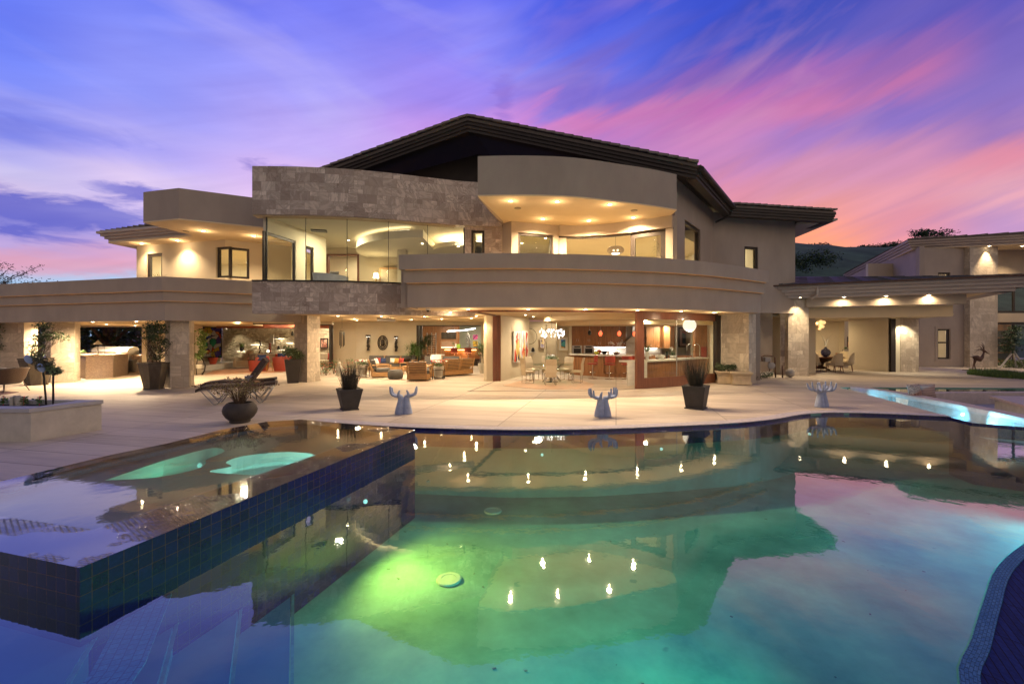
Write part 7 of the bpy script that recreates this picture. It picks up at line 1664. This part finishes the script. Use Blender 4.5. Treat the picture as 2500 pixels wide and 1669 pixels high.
t = thing('range_hood', 'stainless steel chimney hood over the range, beside the door post', 'range hood', (xat(1552, 23.4), 23.4, 1.55)); b = MB(); b.frustum(1.3, .42, 0, .35, d0=.6, d1=.36); b.build('canopy', steel, t); b = MB(); b.box(-.2, -.17, .351, .2, .17, 1.1); b.build('chimney', steel, t); b = MB(); b.box(-.45, .3, -.6, .55, .34, 1.1); b.build('backsplash', marble, t)
t = thing('kitchen_cabinets', 'cherry wood cabinets with a rounded corner seen through the glass slider', 'cabinet', (xat(1577, 23), 23, 0)); cx1 = xat(1577, 23)
b = MB(); b.box(0, 0, 1.28, xat(1612, 23)-cx1, .5, 2.55); b.box(0, -.1, 0, 3.2, .6, .9); b.prism([(xat(1613, 23)-cx1, .5), (xat(1613, 23)-cx1, 0), (xat(1622, 22.6)-cx1, -.35), (xat(1636, 22.6)-cx1, -.4), (xat(1645, 23)-cx1, -.1), (xat(1646, 23)-cx1, .5)], 1.28, 2.55); b.build('cabinet_body', wood_k, t); b = MB(); b.box(0.02, .3, 1.262, xat(1610, 23)-cx1, .45, 1.278); b.build('under_light', E_cool, t); b = MB(); b.box(0, .45, .93, xat(1622, 23)-cx1, .5, 1.26); b.build('backsplash', marble, t)
for a, c in ((1578, 1594), (1594.5, 1611)): b = MB(); b.box(xat(a, 23)-cx1+.01, -.022, 1.30, xat(c, 23)-cx1-.01, -.001, 2.5); b.build('door', wood_k, t)
t = thing('cherry_pantry', 'cherry wood panel with red cloth at the right end of the kitchen', 'cabinet', (xat(1719, 21.5), 21.5, 0)); b = MB(); b.box(-.42, 0, 0, .22, .3, 2.6); b.build('cabinet_body', wood_k, t); b = MB(); b.cbox((-.02, -.02, 1.12), (.26, .03, .5)); b.build('hanging_towel', redfab, t); b = MB(); b.box(.24, -.2, 0, .55, .3, 2.7); b.build('stone_end', stonew, t)
picture('framed_print', 1656, 1687, 799, 847, 24.9, abstract('dark_print', [(.02, .03, .03, 1), (.04, .05, .04, 1), (.4, .05, .04, 1), (.05, .06, .05, 1)], 2.2, 1.2, 4), blackm, 'black framed print with pink mount seen through the glass slider', .06, matw=.14, mm=mat('pink_mount', (.6, .42, .34, 1), .8))
# island
t = thing('kitchen_island', 'curved cherry wood island with thick white stone top and bar overhang', 'kitchen island', (xat(1480, 20.8), 20.8, 0)); ix = t.location.x
IP = smooth_path([(xat(1392, 22.2)-ix, 1.4), (xat(1430, 21.5)-ix, .75), (xat(1480, 20.6)-ix, .0), (xat(1530, 20.3)-ix, -.3), (xat(1590, 20.3)-ix, -.35)], 4)
b = MB(); b.solid(IP, 0, .93, -.9, 0); b.build('island_base', wood_k, t); b = MB(); b.solid(IP, .96, 1.03, -1.0, .18); b.build('island_top', marble, t, bev=.01)
for i in range(0, len(IP)-2, 2):
    a, c = Vector(IP[i]), Vector(IP[i+2]); m_ = (a+c)/2; ang = atan2(c.y-a.y, c.x-a.x); L = (c-a).length; nrm = Vector((sin(ang), -cos(ang))); b = MB(); b.cbox((m_.x+nrm.x*.02, m_.y+nrm.y*.02, .5), (L*.8, .02, .68), ang); b.build('panel', wood_k, t)
for i, (px, py, rz, l) in enumerate(((1447, 924, 1.2, 'red bar stool seen sideways, leftmost at the island'), (1488, 926, .1, 'red bar stool seen from behind, middle of the island'), (1530, 926, -.1, 'red bar stool at the island beside the white counter end'), (1553, 925, 0, 'red bar stool at the island half hidden by the door post'))):
    x, y = gxy(px, py); bar_stool('bar_stool', x, y, rz, l, 'red stools at the kitchen island', .66)
t = thing('white_counter', 'white stone counter with waterfall end running behind the glass slider', 'counter', (xat(1555, 17.1), 17.0, 0)); wx = t.location.x
CP = [(xat(1533, 17.0)-wx, .0), (xat(1578, 17.4)-wx, .3), (xat(1640, 18.4)-wx, 1.2), (xat(1700, 19.6)-wx, 2.5), (xat(1729, 20.2)-wx, 3.1)]
b = MB(); b.solid(CP, .88, .94, -.6, 0); b.build('counter_top', marble, t); b = MB(); b.solid(CP[:2], 0, .879, -.06, 0); b.build('waterfall_end', marble, t); b = MB(); b.solid(CP[1:], .0, .879, -.5, -.1); b.build('counter_base', wood_k, t)
def small(name, label, cat, px, Y, z, build, group=None):
    t = thing(name, label, cat, (xat(px, Y), Y, z), group=group); build(t); return t
def faucet(t): b = MB(); b.tube([(0, 0, 0), (0, 0, .3)]+[(-.09+.09*cos(a), 0, .3+.1*sin(a)) for a in (.4, .9, 1.57, 2.2, 2.8)]+[(-.18, 0, .28), (-.18, 0, .2)], .013, 7); b.build('spout', chrome, t, smooth=True); b = MB(); b.lathe([(.03, 0), (.025, .03)], n=12); b.build('faucet_base', chrome, t)
f_ = small('kitchen_faucet', 'tall arched chrome faucet, left one behind the slider', 'faucet', 1691, 19.6, .941, faucet, 'arched chrome faucets'); small('kitchen_faucet', 'arched chrome faucet, right one behind the slider', 'faucet', 1708, 20.1, .941, faucet, 'arched chrome faucets')
for o_ in [x for x in bpy.data.objects if x.name.startswith('kitchen_faucet')]: o_.scale = (1.4, 1.4, 1.5)
def orchid(t): 
    b = MB(); b.lathe([(.06, 0), (.16, .06), (.17, .1), (.14, .1), (.02, .02)], n=18); b.build('bowl', mat('brown_bowl', (.14, .05, .03, 1), .4) if 'brown_bowl' not in MATS else MATS['brown_bowl'], t, smooth=SM)
    b = MB(); [b.blade((random.gauss(0, .04), 0, .09), (cos(a), sin(a), .6), .22, .06, .5) for a in (0, .9, 1.8, 2.9, 3.9, 5)]; b.build('leaves', leaf, t)
    b = MB(); fl = MB()
    for s in (-1, 1, .5):
        pts = [(0, 0, .1), (s*.08, 0, .4), (s*.22, 0, .58), (s*.34, 0, .5)]; b.tube(pts, .005, 4)
        for k in range(16): u = random.uniform(.35, 1); q = Vector(pts[1]).lerp(Vector(pts[2]), u) if u < .7 else Vector(pts[2]).lerp(Vector(pts[3]), (u-.7)*3); [fl.leafq(q+Vector((random.gauss(0, .03), random.gauss(0, .03), random.gauss(0, .03))), .06, .95) for _ in range(3)]
    b.build('stems', leafd, t); fl.build('flowers', flowerw, t)
small('orchid_bowl', 'brown bowl of white orchids on the island', 'flower arrangement', 1505, 20.6, 1.031, orchid)
def pendant(t, m=None):
    b = MB(); b.lathe([(.035, .16), (.075, .1), (.08, .03), (.05, -.04), (.03, -.05)][::-1], n=16); b.build('glass_shade', m, t, smooth=True); b = MB(); b.tube([(0, 0, .15), (0, 0, .95)], .004, 4); b.build('cord', steel, t); b = MB(); b.lathe([(.02, .13), (.02, .2)], n=10); b.build('cap', chrome, t)
for i, (px, py, m_, l) in enumerate(((1439.5, 815, blackm, 'dark unlit glass pendant, leftmost over the island'), (1466, 817, E_red, 'glowing red glass pendant, second from the left over the island'), (1512, 817, E_red, 'glowing red glass pendant, third over the island'), (1549, 818, E_red, 'glowing red pendant next to the slider post'))):
    small('pendant_lamp', l, 'pendant lamp', px, 20.2, zat(py, 20.2), lambda t: pendant(t, m_), 'small glass pendants over the island')
gl_ = emat('globe_lit_shade', (1, .93, .8), .95)
def globe(t): b = MB(); b.ball((0, 0, 0), .275, 20); b.build('globe_shade', gl_, t, smooth=True); b = MB(); b.tube([(0, 0, .27), (0, 0, .42)], .005, 4); b.build('cord', blackm, t)
small('globe_pendant', 'large white woven globe pendant behind the glass slider', 'pendant lamp', 1683.5, 19.3, zat(794, 19.3), globe); lamp('POINT', (xat(1683.5, 19.3), 19.3, 1.95), 20, (1, .9, .7), .1, house)
def bowlm(m, r, h):
    def f(t): b = MB(); b.lathe([(r*.5, 0), (r, h*.5), (r*.95, h), (r*.8, h), (.01, h*.2)], n=18); b.build('bowl', m, t, smooth=SM)
    return f
small('yellow_dish', 'yellow green dish on the island', 'dish', 1456, 21.2, 1.031, bowlm(mat('yellow_glaze', (.55, .55, .05, 1), .3), .13, .13)); small('red_pot', 'red flower pot on the island', 'pot', 1463, 22, 1.031, bowlm(potred, .1, .18)); small('black_pan', 'dark pan on the island', 'pan', 1475, 21.6, 1.031, bowlm(blackm, .15, .14)); small('white_pot', 'white pot on the island', 'pot', 1485, 21.4, 1.031, bowlm(white, .07, .14))
small('serving_pot', 'white lidded pot on the counter behind the slider', 'pot', 1612, 18.6, .941, bowlm(white, .2, .17)); small('oil_bottle', 'dark oil bottle on the counter behind the slider', 'bottle', 1628, 18.9, .941, bowlm(mat('bottle_dark', (.02, .03, .015, 1), .2), .04, .3)); small('small_planter', 'white pot of green succulents behind the slider', 'plant', 1643, 19.1, .941, lambda t: (bowlm(white, .13, .12)(t), MB().cloud((0, 0, .18), (.14, .12, .08), 60, .05).build('leaves', leaf, t)))
small('spider_plant', 'spiky green plant in a glass vase left edge of the slider glass', 'plant', 1580, 17.9, .941, lambda t: (reeds(t, .3, .04, 40, .3, .55, leaf, .9, 'leaves', .022, .9), MB().lathe([(.06, 0), (.07, .34)], n=14).build('vase', white, t)))
small('phone_orchid', 'small white orchid on the counter behind the slider', 'plant', 1634, 18.6, .941, lambda t: (MB().tube([(0, 0, 0), (.02, 0, .3), (.1, 0, .42)], .006, 4).build('stem', leafd, t), MB().cloud((.1, 0, .42), (.1, .08, .07), 20, .07).build('flowers', flowerw, t)))
# ================================================================= right side of the deck
def stone_box(px, py, w, d, h, rz, label, plant):
    g = gp(px, py); t = thing('stone_planter', label, 'planter', (g.x, g.y, 0), rz, 'cast stone planter boxes'); b = MB()
    for z0, z1, e in ((0.02, .10, .015), (.10, .14, .0), (.14, h-.14, -.02), (h-.14, h-.10, 0), (h-.10, h-.07, .02)): b.box(-w/2-e, -d/2-e, z0, w/2+e, d/2+e, z1)
    b.build('planter_body', terra, t, bev=.008); b = MB(); e = .05
    for q_ in ((-w/2-e, -d/2-e, w/2+e, -d/2+.03), (-w/2-e, d/2-.03, w/2+e, d/2+e), (-w/2-e, -d/2+.031, -w/2+.03, d/2-.031), (w/2-.03, -d/2+.031, w/2+e, d/2-.031)): b.box(q_[0], q_[1], h-.07, q_[2], q_[3], h)
    b.build('planter_rim', terra, t, bev=.012); b = MB(); b.box(-w/2+.031, -d/2+.031, h-.068, w/2-.031, d/2-.031, h-.06); b.build('soil', soil, t)
    if plant: b = MB(); [b.cloud((random.uniform(-w*.4, w*.4), random.uniform(-.1, .1), h+.06+random.uniform(0, .14)), (.25, .2, .14), 130, .08, seed=k) for k in range(6)]; b.build('ground_cover_plant', mat('rosemary', (.08, .11, .05, 1), .7, var=.5, vs=14), t)
stone_box(1771, 936, .62, .42, .5, -.28, 'cast stone planter box with a spreading green plant by the right pillar', True); stone_box(1809, 939, .66, .45, .5, -.3, 'empty cast stone planter box in front of the right stone pillar', False)
t = thing('flower_bed', 'patch of white ground cover flowers in the corner between pier and porch', 'plant', (10.6, 18.6, 0)); b = MB(); fb = MB()
P4 = [gp(1842, 931), gp(1890, 919), gp(1885, 914), gp(1842, 918)]
for i in range(900):
    u, v = random.random(), random.random(); q = (P4[0].lerp(P4[1], u)).lerp(P4[3].lerp(P4[2], u), v)-t.location; b.leafq(q+Vector((0, 0, random.uniform(0, .16))), .05, .6)
    if i % 6 == 0: fb.leafq(q+Vector((0, 0, random.uniform(.14, .2))), .035, .95)
b.build('leaves', leafd, t); fb.build('flowers', flowerw, t)
t = thing('gas_meter', 'gray gas meter and pipes against the recessed wall', 'utility meter', (xat(1877, 20.4), 20.4, 0)); b = MB(); b.tube([(-.3, 0, .75), (-.32, 0, .95), (-.2, 0, 1.0), (.1, 0, 1.0), (.28, 0, .93), (.3, 0, 0)], .03, 8); b.tube([(0, 0, .9), (.05, 0, .3)], .025, 7); b.tube([(.62, 0, 0), (.62, 0, .55)], .03, 8); b.build('pipes', rusty, t, smooth=True); b = MB(); b.cbox((-.12, -.05, .82), (.26, .2, .2)); b.build('meter_box', mat('meter_gray', (.3, .27, .24, 1), .5), t, bev=.03); b = MB(); b.T = Matrix.Translation((.05, -.1, .55)) @ Matrix.Rotation(pi/2, 4, 'X'); b.lathe([(.16, 0), (.16, .05), (.1, .07)], n=18); b.build('regulator', MATS['meter_gray'], t, smooth=SM)
b = MB(); b.ball((.95, 0, .22), .2, 12); b.build('tank', MATS['meter_gray'], t, smooth=True)
# dining room
t = thing('dining_table', 'long dark carved wood table in the formal dining room', 'table', (xat(2010, 24.6), 24.8, 0), -.2); b = MB(); b.lathe([(1.0, .70), (1.02, .72), (1.02, .76), (.98, .77)], n=36, sx=1.1, sy=.8); b.build('table_top', wood_d, t, smooth=SM); b = MB(); b.lathe([(.5, .1), (.12, .2), (.15, .4), (.55, .6), (.75, .7)], n=14); [b.tube([(0, 0, .25), (cos(a)*.6, sin(a)*.5, .03)], [.06, .03], 6) for a in (.5, 2, 3.6, 5.2)]; b.build('table_base', mat('gilded_root', (.12, .06, .02, 1), .4, .3, var=.6), t, smooth=SM)
uph = mat('upholstery_taupe', (.52, .42, .28, 1), .9, var=.06)
def upchair(px, py, rz, label):
    g = gp(px, py); t = thing('upholstered_chair', label, 'chair', (g.x, g.y+.25, 0), rz, 'upholstered dining chairs'); b = MB(); b.box(-.29, -.28, .34, .29, .28, .5); b.build('seat', uph, t, bev=.03, seg=3)
    b = MB(); vs = []; fs = []; n = 12
    for i in range(n+1):
        a = pi*(.02+.96*i/n); tt = abs(i/n-.5)*2; hh = 1.0-.42*tt**3
        for o_, z in ((0, .40), (.0, hh), (-.055, hh), (-.055, .40)): vs.append((cos(a)*(.33+o_), -.05-sin(a)*(.30+o_), z))
    for i in range(n):
        for k in range(4): fs.append((i*4+k, i*4+(k+1) % 4, (i+1)*4+(k+1) % 4, (i+1)*4+k))
    fs += [(0, 1, 2, 3), (n*4+3, n*4+2, n*4+1, n*4)]; b.add(vs, fs); b.build('backrest', uph, t, smooth=SM)
    for sx in (-1, 1):
        for sy in (-1, 1): b = MB(); b.tube([(sx*.24, sy*.22, .35), (sx*.26, sy*.27, 0)], [.026, .014], 6); b.build('leg', wood_d, t)
upchair(1993, 907, -.9, 'taupe upholstered chair half hidden by the lit pillar'); upchair(2046, 909, .25, 'taupe upholstered chair with its back to the viewer, centre of the dining table'); upchair(2075, 907, .9, 'taupe upholstered chair at the right end of the dining table')
upchair(1994, 897, 3.0, 'taupe chair on the far side of the table, left one'); upchair(2012, 897, 3.1, 'taupe chair on the far side of the table, middle one'); upchair(2070, 899, 2.4, 'taupe chair on the far side of the table, right one')
t = thing('table_vase', 'round blue patterned vase with two fern fronds on the dining table', 'vase', (xat(2019, 24.3), 24.4, .771)); b = MB(); b.lathe([(.1, 0), (.2, .1), (.24, .23), (.2, .36), (.08, .45), (.05, .5), (.06, .54)], n=24); b.build('vase_body', mat('blue_speckle', (.10, .10, .16, 1), .3, var=.9, vs=18), t, smooth=True)
b = MB()
for s, L in ((-.35, .72), (.5, .75), (.2, .6)):
    for k in range(26):
        u = .15+.85*k/26; q = Vector((s*u*u*.8, 0, .5+L*u)); 
        for sd in (-1, 1): b.blade(q, (sd*.8, .1*sd, .5), .16*(1.1-u), .02, .5, 2)
b.build('fronds', leafd, t)
t = thing('sideboard', 'cherry sideboard against the back wall of the dining room', 'sideboard', (xat(2085, 27.6), 27.7, 0)); b = MB(); b.box(-.75, 0, .1, .4, .45, .85); b.build('sideboard_body', wood_k, t, bev=.01); b = MB(); [b.box(x, .02, 0, x+.05, .43, .099) for x in (-.74, .34)]; b.build('legs', blackm, t)
for i, (px, m_, l) in enumerate(((2065, leaf, 'small fern in wire holder on the sideboard'), (2092, flowerw, 'white flower in wire holder on the sideboard'))):
    small('sideboard_plant', l, 'plant', px, 27.85, .851, lambda t: (MB().cloud((0, 0, .32), (.13, .1, .1), 50, .07).build('leaves', m_, t), MB().tube([(-.15, 0, 0), (-.2, 0, .2), (0, 0, .3), (.2, 0, .2), (.12, 0, 0), (-.15, 0, 0)], .012, 5).build('wire_holder', blackm, t)))
small('wooden_vases', 'pair of slim wooden bottles on the sideboard', 'ornament', 2083, 27.9, .851, lambda t: (MB().lathe([(.06, 0), (.07, .15), (.025, .4), (.02, .5)], (-.06, 0, 0), 12).build('bottle', wood_t, t, smooth=True), MB().lathe([(.06, 0), (.07, .15), (.025, .4), (.02, .55)], (.09, .05, 0), 12).build('bottle', wood_t, t, smooth=True)))
picture('wall_art', 2068, 2104, 821, 848, 28.1, abstract('triptych', [(.5, .25, .12, 1), (.75, .7, .6, 1), (.2, .14, .1, 1), (.6, .5, .4, 1)], 3, 1, 9), blackm, 'brown and white landscape triptych on the dining room wall', .015)
def blown(t):
    random.seed(8)
    for i in range(16):
        b = MB(); p = Vector((random.gauss(.1, .34), random.gauss(0, .2), random.gauss(0, .16))); b.ball(p, random.uniform(.06, .10), 10); b.build('glass_globe', emat('amber_globe', (1, .66, .28), 1.1) if 'amber_globe' not in MATS else MATS['amber_globe'], t, smooth=True)
    b = MB(); [b.tube([(0, 0, .1), (random.gauss(.15, .3), random.gauss(0, .2), random.uniform(-.45, 0))], .008, 4) for _ in range(14)]; b.tube([(0, 0, 0), (0, 0, .35)], .01, 5); b.build('arms', gold, t)
    l_ = lamp('POINT', (0, 0, 0), 14, (1, .75, .42), .012, None); l_.parent = t
small('glass_chandelier', 'cluster chandelier of amber glass globes in the formal dining room', 'chandelier', 1985, 24.0, zat(789, 24.0), blown)
small('floor_sculpture', 'gold beaded standing lamp left of the dining table', 'floor lamp', 1978, 25.6, 0, lambda t: (MB().lathe([(.18, 0), (.05, .04), (.04, .9), (.18, 1.0), (.24, 1.3), (.14, 1.6), (.03, 1.75)], n=16).build('lamp_body', mat('gold_bead', (.6, .36, .08, 1), .35, .6, var=.7, vs=30, bump=.6, bs=60), t, smooth=SM)))
# metal crane
g = gp(2376, 904); t = thing('crane_sculpture', 'rusty metal crested crane sculpture standing before the tall stone pillar', 'sculpture', (g.x, g.y, 0))
sc_ = g.y/1100*1.0
def cp(px, py): return ((px-2376)*sc_, 0, (904-py)*sc_)
b = MB(); b.tube([cp(2374, 904), cp(2377, 888), cp(2380, 877)], [.02, .025, .05], 7); b.tube([cp(2382, 904), cp(2379, 890), cp(2383, 877)], [.02, .025, .05], 7); b.box(-.38, -.25, 0, .3, .25, .03); b.build('legs', rusty, t, smooth=SM)
b = MB(); b.tube([cp(2376, 871), cp(2384, 873), cp(2392, 877), cp(2398, 872), cp(2401, 864), cp(2402, 860)], [.06, .15, .13, .08, .045, .04], 10); b.ball(cp(2403, 857), .075, 10); b.tube([cp(2404, 857), cp(2416, 864)], [.05, .01], 6); b.build('body', rusty, t, smooth=True)
b = MB(); [b.blade(cp(2378, 872), (-1, .1*k, .12-.05*k), .62, .12, .15, 4) for k in range(-2, 3)]; b.build('tail', mat('tail_copper', (.3, .14, .06, 1), .5, .4), t)
b = MB()
for (x1, y1, x2, y2) in ((2394, 851, 2378, 861), (2390, 852, 2378, 855), (2392, 845, 2382, 848), (2398, 842, 2386, 840), (2402, 842, 2395, 835)): b.tube([cp(2403, 857), cp(x1, y1), cp(x2, y2)], [.02, .018, .006], 5)
b.build('crest', rusty, t)
# grass and planting at the right
gs = MB(); random.seed(12)
GP = [gp(2362, 914), gp(2365, 906), gp(2430, 908), gp(2520, 917), gp(2530, 934), gp(2430, 922)]
def inpoly(x, y, P):
    c = False; j = len(P)-1
    for i in range(len(P)):
        if ((P[i].y > y) != (P[j].y > y)) and x < (P[j].x-P[i].x)*(y-P[i].y)/(P[j].y-P[i].y)+P[i].x: c = not c
        j = i
    return c
xs_ = [p.x for p in GP]; ys_ = [p.y for p in GP]; k_n = 0
while k_n < 5200:
    x, y = random.uniform(min(xs_), max(xs_)), random.uniform(min(ys_), max(ys_))
    if inpoly(x, y, GP) and noise.noise((x*.9, y*.5, 0)) > -.25:
        gs.blade((x, y, 0), (random.gauss(0, .4), random.gauss(0, .4), 1), random.uniform(.12, .3), .02, .6, 2); k_n += 1
tag(gs.build('grass', mat('lawn_grass', (.10, .17, .03, 1), .7, var=.4, vs=1.5)), 'low green grass clumps beside the crane sculpture', kind='stuff')
gs = MB()
for i in range(2600): gs.leafq((random.uniform(29.8, 36), random.uniform(26.5, 28.0), random.uniform(0, .45)), .13, .6)
tag(gs.build('ground_cover', mat('groundcover_leaf', (.09, .13, .04, 1), .6, var=.5, vs=6)), 'leafy ground cover below the entry wing windows', kind='stuff')
t = thing('garden_shrub', 'dark bushy plant on pale splayed stilts in front of the entry wing glass', 'plant', (xat(2465, 27), 26.8, 0)); b = MB(); [b.tube([(0, 0, 1.0), (s, .1*s, 0)], .05, 6) for s in (-.9, .2, .8)]; b.build('stilts', concm, t); b = MB(); [b.cloud((random.gauss(0, .4), 0, 1.1+.3*k), (.55, .5, .35), 200, .12, seed=k) for k in range(5)]; b.build('leaves', leafd, t)
small('bookcase', 'red brown bookcase seen through the entry wing glass', 'bookcase', 2447, 30, 0, lambda t: (MB().box(-.5, 0, 0, .6, .4, 3.0).build('case', wood_k, t), [MB().box(-.42, -.05, .35+.5*k, .5, -.001, .75+.5*k).build('shelf_bay', potblk, t) for k in range(4)]))
# upstairs things
t = thing('white_armchair', 'pale curved armchair seen through the upstairs bow window', 'armchair', (xat(807, 16.6), 16.6, 3.45), .4); b = MB(); n = 14; vs = []; fs = []
for i in range(n+1):
    a = pi*(1.05+1.0*i/n); hh = .72-.14*(i/n)
    for r_, z in ((.55, .0), (.62, hh), (.5, hh), (.46, .1)): vs.append((cos(a)*r_, sin(a)*r_*.9, z))
for i in range(n):
    for k in range(4): fs.append((i*4+k, i*4+(k+1) % 4, (i+1)*4+(k+1) % 4, (i+1)*4+k))
b.add(vs, fs); b.build('shell', mat('pale_blue_fabric', (.55, .6, .68, 1), .9), t, smooth=SM); b = MB(); b.lathe([(.46, .0), (.46, .4), (.4, .43)], n=18); b.build('seat', MATS['pale_blue_fabric'], t, smooth=SM)
cushion((xat(812, 16.5), 16.65, 4.0), .34, .3, grayfab, 'gray patterned cushion on the pale upstairs armchair', .3, -20)
t = thing('table_lamp', 'small lit table lamp by the upstairs headboard', 'lamp', (xat(918, 19.6), 19.6, 4.1)); b = MB(); b.lathe([(.06, 0), (.03, .05), (.03, .3)], n=12); b.build('lamp_base', gold, t); b = MB(); b.lathe([(.13, .3), (.08, .52)], n=16); b.build('lamp_shade', E_soft, t, smooth=True); l_ = lamp('POINT', (0, 0, 0), 14, (1, .75, .4), .06, None); l_.parent = t; l_.location = (0, -.15, .6)
t = thing('headboard', 'wood framed upholstered headboard upstairs beside the lamp', 'bed', (xat(948, 19.8), 19.9, 3.45)); b = MB(); b.box(-.42, 0, 0, -.36, .08, 1.45); b.box(-.36, 0, 1.39, .6, .08, 1.45); b.build('headboard_frame', wood_t, t); b = MB(); b.box(-.359, .01, 0, .6, .07, 1.389); b.build('headboard_panel', beigefab, t); b = MB(); b.box(-.3, -.1, 0, .6, .0, .55); b.build('mattress', white, t, bev=.04)
t = thing('nightstand', 'pale nightstand under the upstairs lamp', 'nightstand', (xat(918, 19.6), 19.6, 3.45)); b = MB(); b.box(-.25, -.2, 0, .25, .2, .645); b.build('nightstand_body', white, t)
t = thing('woven_pendant', 'woven rattan pendant lamp hanging in the opening behind the balcony', 'pendant lamp', (xat(1503, 17.6), 17.6, zat(611, 17.6))); b = MB()
for k in range(13):
    u = -1+2*(k+.5)/13; R = .325*sqrt(1-.62*u*u); b.tube([(cos(a)*R, sin(a)*R, u*.135) for a in [2*pi*i/24 for i in range(25)]], .008, 4, cap=False)
for i in range(16): a = 2*pi*i/16; b.tube([(cos(a+.3*u)*.325*sqrt(1-.62*u*u), sin(a+.3*u)*.325*sqrt(1-.62*u*u), u*.135) for u in (-1, -.5, 0, .5, 1)], .004, 3)
b.build('woven_shade', mat('pale_rattan', (.45, .38, .3, 1), .7), t, smooth=True); b = MB(); b.tube([(0, 0, .1), (0, 0, 5.86-t.location.z)], .006, 4); b.build('cord', blackm, t); b = MB(); b.ball((-.08, 0, 0), .04, 8); b.ball((.08, 0, .01), .04, 8); b.lathe([(.15, -.14), (.15, -.12)], n=16); b.build('bulbs', E_soft, t, smooth=True)
t = thing('potted_palm', 'tall spiky palm at the right end of the upstairs slider', 'plant', (xat(1613, 16.6), 16.7, 3.4)); b = MB()
for i in range(110):
    a = random.uniform(0, 6.28); z = random.choice((.7, 1.2, 1.7)); b.blade((0, 0, z+random.uniform(-.1, .2)), (cos(a), sin(a), random.uniform(-.1, .9)), random.uniform(.3, .5), .02, .9, 3)
b.build('fronds', leafd, t); b = MB(); b.tube([(0, 0, 0), (.03, 0, 1.8)], .03, 6); b.build('stem', bark, t); b = MB(); b.lathe([(.16, 0), (.22, .4), (.2, .41)], n=16); b.build('pot', potblk, t, smooth=SM)

for o in bpy.data.objects:
    if o.name.split('.')[0] in ('flower_heads', 'seed_heads', 'blossoms', 'white_flowers', 'red_flowers', 'glass_leaves'): o['kind'] = 'stuff'
